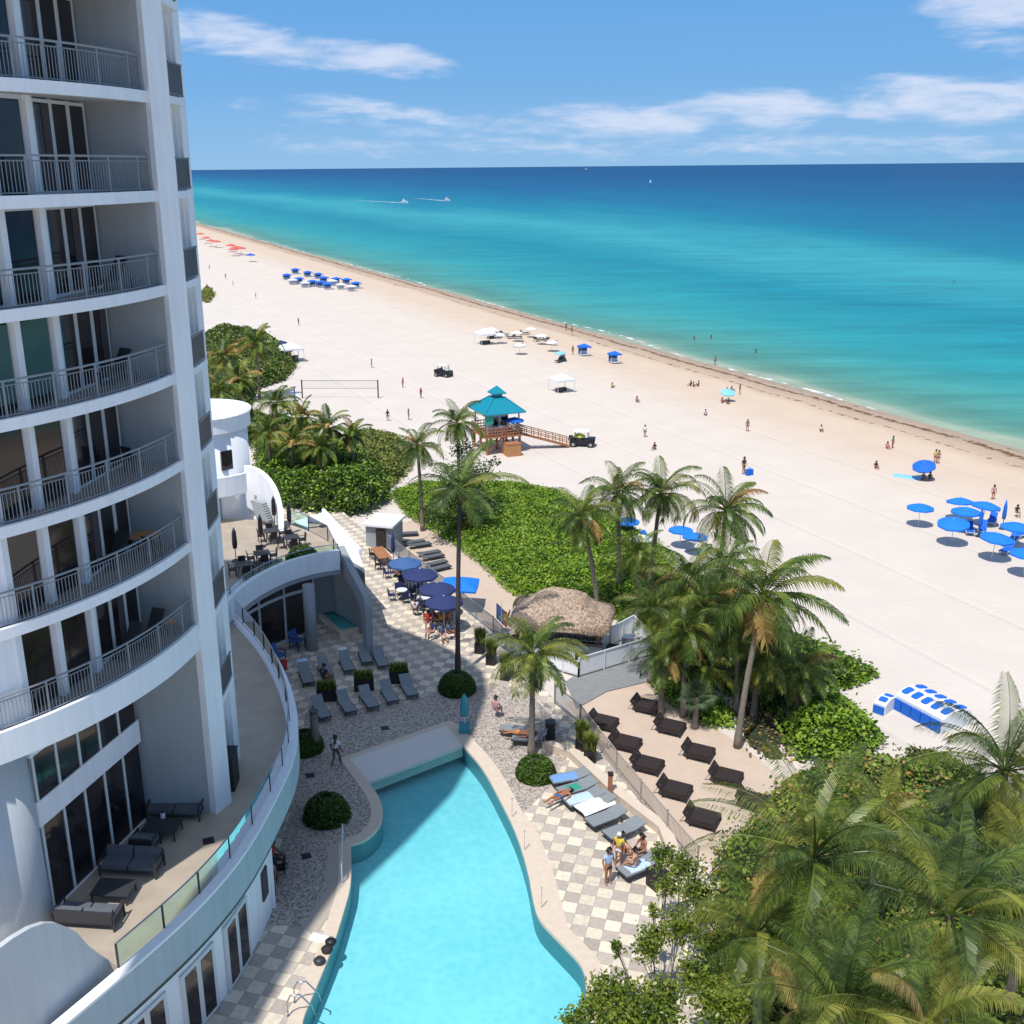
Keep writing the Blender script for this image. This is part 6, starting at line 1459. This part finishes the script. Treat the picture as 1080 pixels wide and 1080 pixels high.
def palm(px,z,L_,key,label,lean=(0,0),z0=-.5,bark='bark',r0=.17,dead=2,group=None,base=None,rz=0,cat='palm tree',scl=None):
    p=at(px[0],px[1],z); bx_,by_=(p.x+lean[0],p.y+lean[1]) if base is None else base
    r=empty('palm_tree',(bx_,by_,z0),0,label,cat,group)
    dx,dy,hh=p.x-bx_,p.y-by_,z-z0
    mb=MB(); n_=14; pts=[];rad=[]
    for i in range(n_+1):
        t=i/n_; pts.append((dx*t**1.6,dy*t**1.6,hh*t)); rad.append(r0*(1.35-.35*min(1,t*5) -.30*t)+(.012 if i%2 else 0))
    mb.tube(pts,rad,10); mb.build('trunk',bark,r,True)
    c=bpy.data.objects.new('crown',getcrown(key)); col.objects.link(c); c.parent=r; c.location=(dx,dy,hh-.05); c.rotation_euler=(0,0,rz); c.scale=(L_/4,)*3 if scl is None else scl
    if dead:
        mb=MB(); rd=random.Random(px[0]); 
        for i in range(dead):
            az=rd.uniform(0,6.28); pts=[]; q=Vector((0,0,0))
            for k in range(8):
                e=R(-10-80*min(1,k/3.)); pts.append(tuple(q)); q=q+Vector((math.cos(az)*math.cos(e),math.sin(az)*math.cos(e),math.sin(e)))*L_*.085
            mb.tube(pts,[.03]*8,4,False)
            for k in range(2,8):
                for m_ in range(3):
                    for sg in(-1,1):
                        b=Vector(pts[k]); sd=Vector((-math.sin(az),math.cos(az),0))*sg; e_=b+sd*.28+Vector((0,0,-.45-.1*m_)); mb.add([b+Vector((0,0,-.02-.04*m_)),b+Vector((0,0,.03-.04*m_)),e_],[(0,1,2)])
        d_=mb.build('dead_frond','palmx',r); d_.location=(dx,dy,hh-.15)
    return r
# slim tall palm on the deck and the short bright one
palm((485,514),11.6,4.0,('spread',0),'tall slim palm with a wide sparse crown rising from a round hedge on the deck',base=(-.49,57.5),z0=0,bark='barkd',r0=.155,dead=1,rz=.4)
palm((562,690),5.6,3.1,('bright',0),'short bright green palm by the pool growing out of a round hedge',base=(3.36,48.5),z0=0,r0=.17,dead=3)
mg='palms in the planted strip between the deck and the beach'
palm((440,470),7,2.9,('mid',0),'small dark palm at the left of the strip, left of the lifeguard stand',(.3,0),group=mg,rz=1)
palm((482,446),8.6,3.0,('mid',2),'palm directly behind the tall slim palm, below the lifeguard stand',(.2,0),group=mg,rz=2)
palm((614,545),7,3.3,('mid',3),'palm over the bright hedge, leftmost of the right group',(1.2,-.3),group=mg,rz=.5,dead=4)
palm((652,520),7.5,3.2,('mid',0),'palm behind the hedge, second from the left of the right group',(.3,0),group=mg,rz=2.2)
palm((697,520),8,3.5,('mid',2),'tall palm with a slender bare trunk on white sand, third from the left',(-.4,.2),group=mg,rz=1.3,dead=3)
palm((766,538),8,3.7,('mid',0),'tall dark palm leaning over the beach between two blue umbrellas',(-.3,0),group=mg,rz=3.1,dead=4)
palm((806,628),7.6,4.6,('mid',1),'wind bent palm with one long frond arching right over the sand',(-1.2,-1.5),group=mg,rz=.2,dead=5)
palm((725,612),6.3,3.4,('mid',3),'dense palm in the middle of the thicket above the white yard',(.3,0),group=mg,rz=4,dead=4)
palm((778,652),5.4,3.3,('mid',1),'yellowing palm in the thicket left of the wind bent palm',(.3,0),group=mg,rz=5,dead=6)
palm((722,665),4.8,3.0,('mid',2),'low dark palm at the left of the thicket behind the white yard',(.2,0),group=mg,rz=.9,dead=4)
palm((845,705),2.6,2.9,('mid',0),'low palm at the right of the thicket beside the round shrub',(0,0),group=mg,rz=2.7,dead=2)
palm((742,702),2.3,2.6,('bright',0),'small low palm at the right end of the boardwalk',(0,0),group=mg,rz=1.7,dead=2)
palm((690,640),4.4,2.8,('mid',1),'small olive palm behind the right corner of the thatched hut',(0,0),group=mg,rz=3.6,dead=3)
palm((800,690),3.4,3.0,('bright',0),'short palm in the shade under the wind bent palm',(0,0),group=mg,rz=4.4,dead=3)
palm((745,640),5.6,3.2,('mid',0),'full green palm filling the thicket above the small fan palm',(.3,0),group=mg,rz=2.9,dead=3)
palm((765,600),6.2,3.2,('mid',2),'palm crown between the dark leaning palm and the wind bent palm',(.2,0),group=mg,rz=5.6,dead=3)
palm((700,690),3.2,2.6,('mid',3),'short palm crowding the right end of the white service yard',(0,0),group=mg,rz=.3,dead=2)
palm((672,585),4.6,2.8,('mid',1),'low palm at the right side of the bright hedge above the hut',(.2,0),group=mg,rz=1.9,dead=2)
# far left cluster
lg_='palms beyond the round stair tower'
for i,(px,z,L_,lb) in enumerate([((270,362),7,4.2,'tallest palm of the far left clump, beside the white canopy tent'),((236,378),5.5,4.0,'palm of the far left clump touching the tower edge'),((252,400),5,3.8,'yellowish palm in the middle of the far left clump'),((228,412),5,3.6,'palm just above the white disc roof'),((291,425),5.5,3.1,'palm right of the white disc roof'),((318,440),5.5,3.0,'palm in the middle of the row behind the stair tower'),((345,452),5.2,3.0,'palm near the right end of the row behind the stair tower'),((371,458),4.6,2.7,'palm at the right end of the row behind the stair tower'),((283,455),4.5,3.0,'olive palm against the right side of the drum'),((308,468),4.0,2.8,'low olive palm in front of the row behind the stair tower'),((336,472),4.0,2.8,'low palm in front of the right end of the row')]):
    palm(px,z,L_,('far',i%4),lb,(0,0),group=lg_,rz=i*1.3,dead=2)
# big foreground palms
fg='large foreground palms at the lower right'
palm((1060,812),7.2,4.2,('near',0),'large palm at the right edge with a long olive frond arching left',(1.,1.),group=fg,rz=.3,dead=3)
palm((858,905),7.2,4.4,('near',1),'large palm with upright fronds in the centre of the lower right thicket',(.5,.5),group=fg,rz=1.9,dead=2)
palm((1003,965),7.6,4.5,('near',3),'large palm with grey green fronds near the lower right corner',(.5,0),group=fg,rz=3.9,dead=2)
palm((798,985),4.6,3.7,('near',2),'olive palm leaning over the checkered deck at the bottom',(.4,.2),group=fg,rz=5.1,dead=2)
palm((930,868),4.0,3.2,('near',2),'low yellow green palm between the two large ones',(0,0),group=fg,rz=2.6,dead=3)
palm((888,1062),7.0,3.7,('near',0),'palm cut by the bottom edge below the centre one',(.3,-.5),group=fg,rz=4.6,dead=1)
palm((1085,940),5.4,3.8,('near',1),'palm cut by the right edge below the arching frond palm',(0,0),group=fg,rz=.8,dead=2)
palm((968,1092),6.2,3.8,('near',2),'olive palm cut by the bottom edge in the right corner',(0,-.4),group=fg,rz=1.2,dead=1)
# fan like blue-green palm
CR[('fan',0)]=None
def fancrown():
    rd=random.Random(9); mb=MB()
    for i in range(46):
        az=i*2.4+rd.uniform(-.2,.2); el=R(85-105*(i/46)); st_=Vector((math.cos(az)*math.cos(el),math.sin(az)*math.cos(el),math.sin(el))); c=st_*rd.uniform(.9,1.5)
        mb.tube([(0,0,0),tuple(c)],[.02,.012],4,False)
        sd=st_.cross(Vector((0,0,1))); sd=sd.normalized() if sd.length>.1 else Vector((1,0,0)); up=sd.cross(st_)
        for k in range(22):
            a=R(-125+250*k/21); d_=(st_*math.cos(a)+sd*math.sin(a)); ln=.85*(1-.25*abs(k-10.5)/10.5)
            pr=d_.cross(up).normalized()*.028; m_=c+d_*ln*.55; e_=c+d_*ln+Vector((0,0,-.25))
            mb.add([c,m_+pr,e_,m_-pr],[(0,1,2,3)])
    return mb.mesh('crown',['blufan'])
CR[('fan',0)]=fancrown()
palm((1026,878),3.9,4.,('fan',0),'bushy blue green fan palm between the large right palms',(0,0),group=fg,dead=0,scl=(1.15,1.15,1.1))
palm((735,735),1.4,4.,('fan',0),'small yellow green fan palm at the end of the boardwalk',(0,0),group=mg,dead=0,scl=(.55,.55,.6))
# hedges / ground cover
hedge=[(412,522),(436,513),(470,512),(520,511),(560,516),(595,522),(628,540),(660,556),(690,572),(712,590),(700,625),(680,650),(655,655),(640,650),(612,632),(585,626),(552,632),(538,626),(512,600),(480,575),(455,560),(430,545)]
shrub('sea_grape_hedge',hedge,1.15,180,.19,['grape','graped'],11,'broad bright green sea grape ground cover between the side sand and the beach','ground cover',weights=[.85,.15],kind='stuff')
shrub('sea_grape_shrub',[(646,655),(700,612),(760,615),(800,650),(850,678),(893,697),(926,713),(900,724),(868,735),(850,748),(805,752),(770,735),(735,718),(692,694),(672,668)],1.3,95,.25,['graped','grape'],12,'dark green thicket of low shrubs under the leaning palms','shrub',weights=[.65,.35])
shrub('sea_grape_shrub',[(838,672),(868,683),(900,698),(926,712),(905,723),(870,727),(850,715),(835,695)],1.0,120,.23,['grape','graped'],13,'pointed bright green shrub patch reaching out onto the beach','shrub',weights=[.6,.4])
shrub('sea_grape_shrub',[(685,722),(700,712),(730,722),(760,738),(776,756),(774,770),(750,770),(722,752),(700,738)],.8,150,.2,['grape','graped'],14,'bright green hedge strip bordering the sand with the brown beds','shrub',weights=[.8,.2])
shrub('sea_grape_shrub',[(822,770),(835,750),(862,742),(890,744),(912,760),(934,782),(918,795),(890,802),(855,808),(832,800)],1.9,150,.22,['grape','graped'],15,'rounded bright green shrub beside the sandy path','shrub',weights=[.75,.25])
shrub('shrub_thicket',[(270,480),(300,468),(350,478),(390,492),(410,505),(412,530),(385,545),(330,548),(290,540),(270,520)],3.2,70,.28,['graped','grape'],16,'dense dark green sea grape thicket behind the stair tower','shrub',weights=[.6,.4])
shrub('dune_grass',[(360,462),(392,457),(420,462),(438,478),(430,500),(412,518),(395,500),(372,490)],1.3,40,.35,['dune','graped'],17,'yellow green dune grass patch left of the small dark palm','dune grass',kind='stuff',weights=[.85,.15])
shrub('shrub_thicket',[(215,355),(240,350),(285,358),(303,370),(312,388),(300,402),(270,412),(262,440),(300,450),(345,458),(372,470),(350,490),(290,490),(262,470),(215,450)],2.2,34,.42,['graped','dune'],18,'scrubby green undergrowth beneath the far left palms','shrub',weights=[.65,.35])
shrub('shrub',[(213,308),(222,305),(226,312),(220,320),(212,318)],2.2,16,.6,['dune'],19,'small lone bush beside the tower edge on the far sand','shrub')
shrub('undergrowth',[(752,905),(790,870),(830,825),(870,812),(915,802),(960,812),(1000,830),(1060,850),(1130,880),(1150,1080),(1060,1140),(760,1140),(730,1060),(742,980)],1.5,85,.20,['graped','dune','grape','palmx'],20,'tangled undergrowth of mixed shrubs beneath the large foreground palms','undergrowth',kind='stuff',weights=[.25,.38,.27,.10],soft=1.2)
shrub('sea_grape_shrub',[(950,790),(1000,800),(1040,822),(1050,850),(1000,842),(960,820)],1.1,80,.22,['dune','graped'],21,'olive shrub patch between the fan palm and the arching frond','shrub')
for px,s_,lb in [((795,770),20,'dry leaf litter patch on the sandy path')]:
    shrub('leaf_litter',[(770,738),(815,740),(845,760),(828,800),(850,812),(800,800),(775,775)],.12,26,.2,['palmx','soil'],22,lb,'leaf litter',kind='stuff',weights=[.5,.5])
# feathery tree behind the slim palm
def leaftree(name,base,h,blobs,dens,size,mats,label,cat,seed,wts=None,z0=-.5,r0=.16):
    rng=np.random.default_rng(seed); r=empty(name,(base[0],base[1],z0),0,label,cat)
    mb=MB()
    for (x,y,z,rr) in blobs:
        q=Vector((x-base[0],y-base[1],z-z0)); mb.tube([(0,0,0),(q.x*.15,q.y*.15,q.z*.35),(q.x*.6,q.y*.6,q.z*.75),tuple(q)],[r0,r0*.7,r0*.3,.01],7)
        for k in range(5):
            d_=Vector(rng.normal(size=3)).normalized()*rr*.8; s_=Vector((q.x*.6,q.y*.6,q.z*.75)).lerp(q,k/5); mb.tube([tuple(s_),tuple(q+d_)],[.018,.006],5,False)
    mb.build('branches','barkd',r,True)
    C=[]
    for (x,y,z,rr) in blobs:
        n_=int(dens*rr**2); v=rng.normal(size=(n_,3)); v/=np.linalg.norm(v,axis=1)[:,None]; v*=(rng.random(n_)**.45)[:,None]*rr; v[:,2]*=.75
        # cluster
        k=max(3,n_//14); cen=v[:k]; v=cen[rng.integers(0,k,n_)]+rng.normal(size=(n_,3))*rr*.24
        C.append(v+np.array([x-base[0],y-base[1],z-z0]))
    C=np.vstack(C); V,Fq=leaves(C,size,rng,.5,.62); mi=rng.choice(len(mats),len(Fq),p=wts) if len(mats)>1 else None
    o=bpy.data.objects.new('foliage',npmesh('foliage',V,Fq,mats,mi)); col.objects.link(o); o.parent=r; return r
def bl(px,py,z,rr): p=at(px,py,z); return (p.x,p.y,z,rr)
b0=at(492,556,-.5)
leaftree('feathery_tree',(b0.x,b0.y),6,[bl(490,475,6.2,1.1),bl(478,500,5,1.5),bl(500,500,4.6,1.6),bl(490,525,3,1.9),bl(512,530,2.6,1.3),bl(470,528,2.8,1.4),bl(521,487,4.6,.5),bl(462,545,1.8,1.3)],420,.20,['graped','palmd'],'feathery dark green tree behind the tall slim palm','tree',31,[.6,.4])
b0=at(690,1135,0)
leaftree('leafy_tree',(b0.x,b0.y),5,[bl(700,905,3.6,0.55),bl(722,915,3.8,0.59),bl(735,940,3.6,0.65),bl(703,935,3.2,0.45),bl(720,975,3.6,0.65),bl(690,985,3.0,0.45),bl(684,1000,3.4,0.52),bl(650,1000,3.2,0.29),bl(640,1042,3.6,0.65),bl(662,1055,3.6,0.72),bl(625,1068,3.6,0.59),bl(700,1050,3.8,0.65),bl(690,1075,3.9,0.78),bl(735,1030,3.8,0.65),bl(752,1000,3.8,0.65),bl(760,1060,4,0.91),bl(655,1078,3.9,0.78),bl(605,1080,3.3,0.45),bl(690,960,3.1,0.29),bl(748,962,3.6,0.52)],2100,.13,['almond','graped'],'bright leafy tree with sparse twigs reaching over the checkered deck at the bottom','tree',32,[.85,.15],z0=0,r0=.018)
# ================================================================ WORLD, SUN, CAMERA
SUNEL=64.5; SUNAZ=212.   # azimuth of the sun measured from +Y towards +X; shadows fall towards az 32
w=bpy.data.worlds.new('World'); scene.world=w; w.use_nodes=True; t=w.node_tree; n=t.nodes; l=t.links; bgn=n['Background']
sky=n.new('ShaderNodeTexSky'); sky.sky_type='NISHITA'; sky.sun_disc=False; sky.sun_elevation=R(SUNEL); sky.sun_rotation=R(SUNAZ); sky.air_density=1.; sky.dust_density=.2; sky.ozone_density=2.5; sky.altitude=0
tcn=n.new('ShaderNodeTexCoord'); nm_=n.new('ShaderNodeVectorMath'); nm_.operation='NORMALIZE'; l.new(tcn.outputs['Generated'],nm_.inputs[0])
sp=n.new('ShaderNodeSeparateXYZ'); l.new(nm_.outputs[0],sp.inputs[0])
def mth(op,a,b=None,c=None):
    q=n.new('ShaderNodeMath'); q.operation=op
    for i,v in enumerate((a,b,c)):
        if v is None: continue
        if isinstance(v,(int,float)): q.inputs[i].default_value=v
        else: l.new(v,q.inputs[i])
    return q.outputs[0]
az=mth('ARCTAN2',sp.outputs[0],sp.outputs[1]); el=mth('ARCSINE',sp.outputs[2])
azd=mth('MULTIPLY',az,180/PI); eld=mth('MULTIPLY',el,180/PI)
cbv=n.new('ShaderNodeCombineXYZ'); l.new(mth('MULTIPLY',azd,.22),cbv.inputs[0]); l.new(mth('MULTIPLY',eld,.75),cbv.inputs[1])
nz=n.new('ShaderNodeTexNoise'); nz.inputs['Scale'].default_value=1.; nz.inputs['Detail'].default_value=7; nz.inputs['Roughness'].default_value=.58; nz.inputs['Distortion'].default_value=.4; l.new(cbv.outputs[0],nz.inputs['Vector'])
cbv2=n.new('ShaderNodeCombineXYZ'); l.new(mth('MULTIPLY',azd,.5),cbv2.inputs[0]); l.new(mth('MULTIPLY',eld,3.2),cbv2.inputs[1])
nz2=n.new('ShaderNodeTexNoise'); nz2.inputs['Scale'].default_value=1.; nz2.inputs['Detail'].default_value=5; l.new(cbv2.outputs[0],nz2.inputs['Vector'])
def azel(px,py):
    u=(px-CX)/F; v=(py-CY)/F; c,s=math.cos(RO),math.sin(RO); u,v=u*c-v*s,u*s+v*c
    d=Vector((u,math.cos(PT)-v*math.sin(PT),-math.sin(PT)-v*math.cos(PT))).normalized(); return math.degrees(math.atan2(d.x,d.y)),math.degrees(math.asin(d.z))
tot_=None
# (centre px, end px -> long axis), half thickness in degrees, strength
for (ax_,ay_,bx2,by2,th_,stg) in [(150,22,340,55,1.15,1.05),(300,48,478,70,.95,1.1),(290,103,500,130,.55,.85),(260,110,520,150,.7,.5),(500,130,780,128,1.0,1.),(680,122,920,110,1.1,1.),(860,110,1140,98,1.35,1.1),(960,2,1120,22,1.3,1.05),(1010,42,1100,44,.8,1.),(300,152,1130,152,.7,.5)]:
    a0,e0=azel(ax_,ay_); a1,e1=azel(bx2,by2); da,de=a1-a0,e1-e0; ln=math.hypot(da,de); ca,sa=da/ln,de/ln; am,em=(a0+a1)/2,(e0+e1)/2
    x_=mth('SUBTRACT',azd,am); y_=mth('SUBTRACT',eld,em)
    u_=mth('ADD',mth('MULTIPLY',x_,ca/(ln/2*1.15)),mth('MULTIPLY',y_,sa/(ln/2*1.15))); v_=mth('ADD',mth('MULTIPLY',x_,-sa/th_),mth('MULTIPLY',y_,ca/th_))
    r2=mth('ADD',mth('MULTIPLY',u_,u_),mth('MULTIPLY',v_,v_)); m_=mth('MULTIPLY',mth('SUBTRACT',1.,r2),stg); m_=mth('MAXIMUM',m_,-1.)
    tot_=m_ if tot_ is None else mth('MAXIMUM',tot_,m_)
f_=mth('ADD',tot_,mth('ADD',mth('MULTIPLY',mth('SUBTRACT',nz.outputs['Fac'],.5),3.0),mth('MULTIPLY',mth('SUBTRACT',nz2.outputs['Fac'],.5),1.0)))
mrn=n.new('ShaderNodeMapRange'); mrn.interpolation_type='SMOOTHSTEP'; mrn.inputs[1].default_value=.0; mrn.inputs[2].default_value=1.35; mrn.inputs[3].default_value=0; mrn.inputs[4].default_value=.7; l.new(f_,mrn.inputs[0])
hs=n.new('ShaderNodeHueSaturation'); hs.inputs['Saturation'].default_value=.72; hs.inputs['Value'].default_value=1.; l.new(sky.outputs[0],hs.inputs['Color'])
mx=n.new('ShaderNodeMix'); mx.data_type='RGBA'; l.new(mrn.outputs[0],mx.inputs[0]); fh=n.new('ShaderNodeMapRange'); fh.interpolation_type='SMOOTHSTEP'; fh.inputs[1].default_value=9; fh.inputs[2].default_value=42; fh.inputs[3].default_value=.97; fh.inputs[4].default_value=0.; l.new(eld,fh.inputs[0])
hr=n.new('ShaderNodeValToRGB'); hr.color_ramp.elements[0].position=0; hr.color_ramp.elements[0].color=(.30,.575,.90,1); hr.color_ramp.elements[1].position=1; hr.color_ramp.elements[1].color=(.105,.37,.84,1)
km=hr.color_ramp.elements.new(.35); km.color=(.185,.47,.88,1)
hrr=n.new('ShaderNodeMapRange'); hrr.inputs[1].default_value=0; hrr.inputs[2].default_value=12; l.new(eld,hrr.inputs[0]); l.new(hrr.outputs[0],hr.inputs[0])
hsc=n.new('ShaderNodeVectorMath'); hsc.operation='SCALE'; hsc.inputs[3].default_value=1/.15/1.24; l.new(hr.outputs[0],hsc.inputs[0])
mh=n.new('ShaderNodeMix'); mh.data_type='RGBA'; l.new(fh.outputs[0],mh.inputs[0]); l.new(hs.outputs[0],mh.inputs[6]); l.new(hsc.outputs[0],mh.inputs[7])
l.new(mh.outputs[2],mx.inputs[6]); mx.inputs[7].default_value=(4.9,5.1,5.9,1)
l.new(mx.outputs[2],bgn.inputs[0]); bgn.inputs[1].default_value=.15
sun=bpy.data.lights.new('sun','SUN'); sun.energy=3.9; sun.angle=R(.53); sun.color=(1,.955,.89); so=bpy.data.objects.new('sun',sun); col.objects.link(so)
a=R(SUNAZ); e=R(SUNEL); sd=Vector((math.sin(a)*math.cos(e),math.cos(a)*math.cos(e),math.sin(e))); so.rotation_euler=sd.to_track_quat('Z','Y').to_euler(); so.location=(0,0,80)
cam=bpy.data.cameras.new('camera'); cam.sensor_width=36; cam.lens=F/1080*36; cam.shift_x=(540-CX)/1080; cam.clip_end=200000; cam.clip_start=.1
co=bpy.data.objects.new('camera',cam); col.objects.link(co); co.location=(0,0,H); co.rotation_mode='XYZ'
co.matrix_world=Matrix.Translation((0,0,H))@Matrix.Rotation(PI/2-PT,4,'X')@Matrix.Rotation(-RO,4,'Z')
scene.camera=co
scene.view_settings.view_transform='Standard'; scene.view_settings.look='None'; scene.view_settings.exposure=.16; scene.view_settings.gamma=1
scene.render.engine='CYCLES'; scene.cycles.max_bounces=8; scene.cycles.transparent_max_bounces=16
scene.render.resolution_x=1024; scene.render.resolution_y=1024
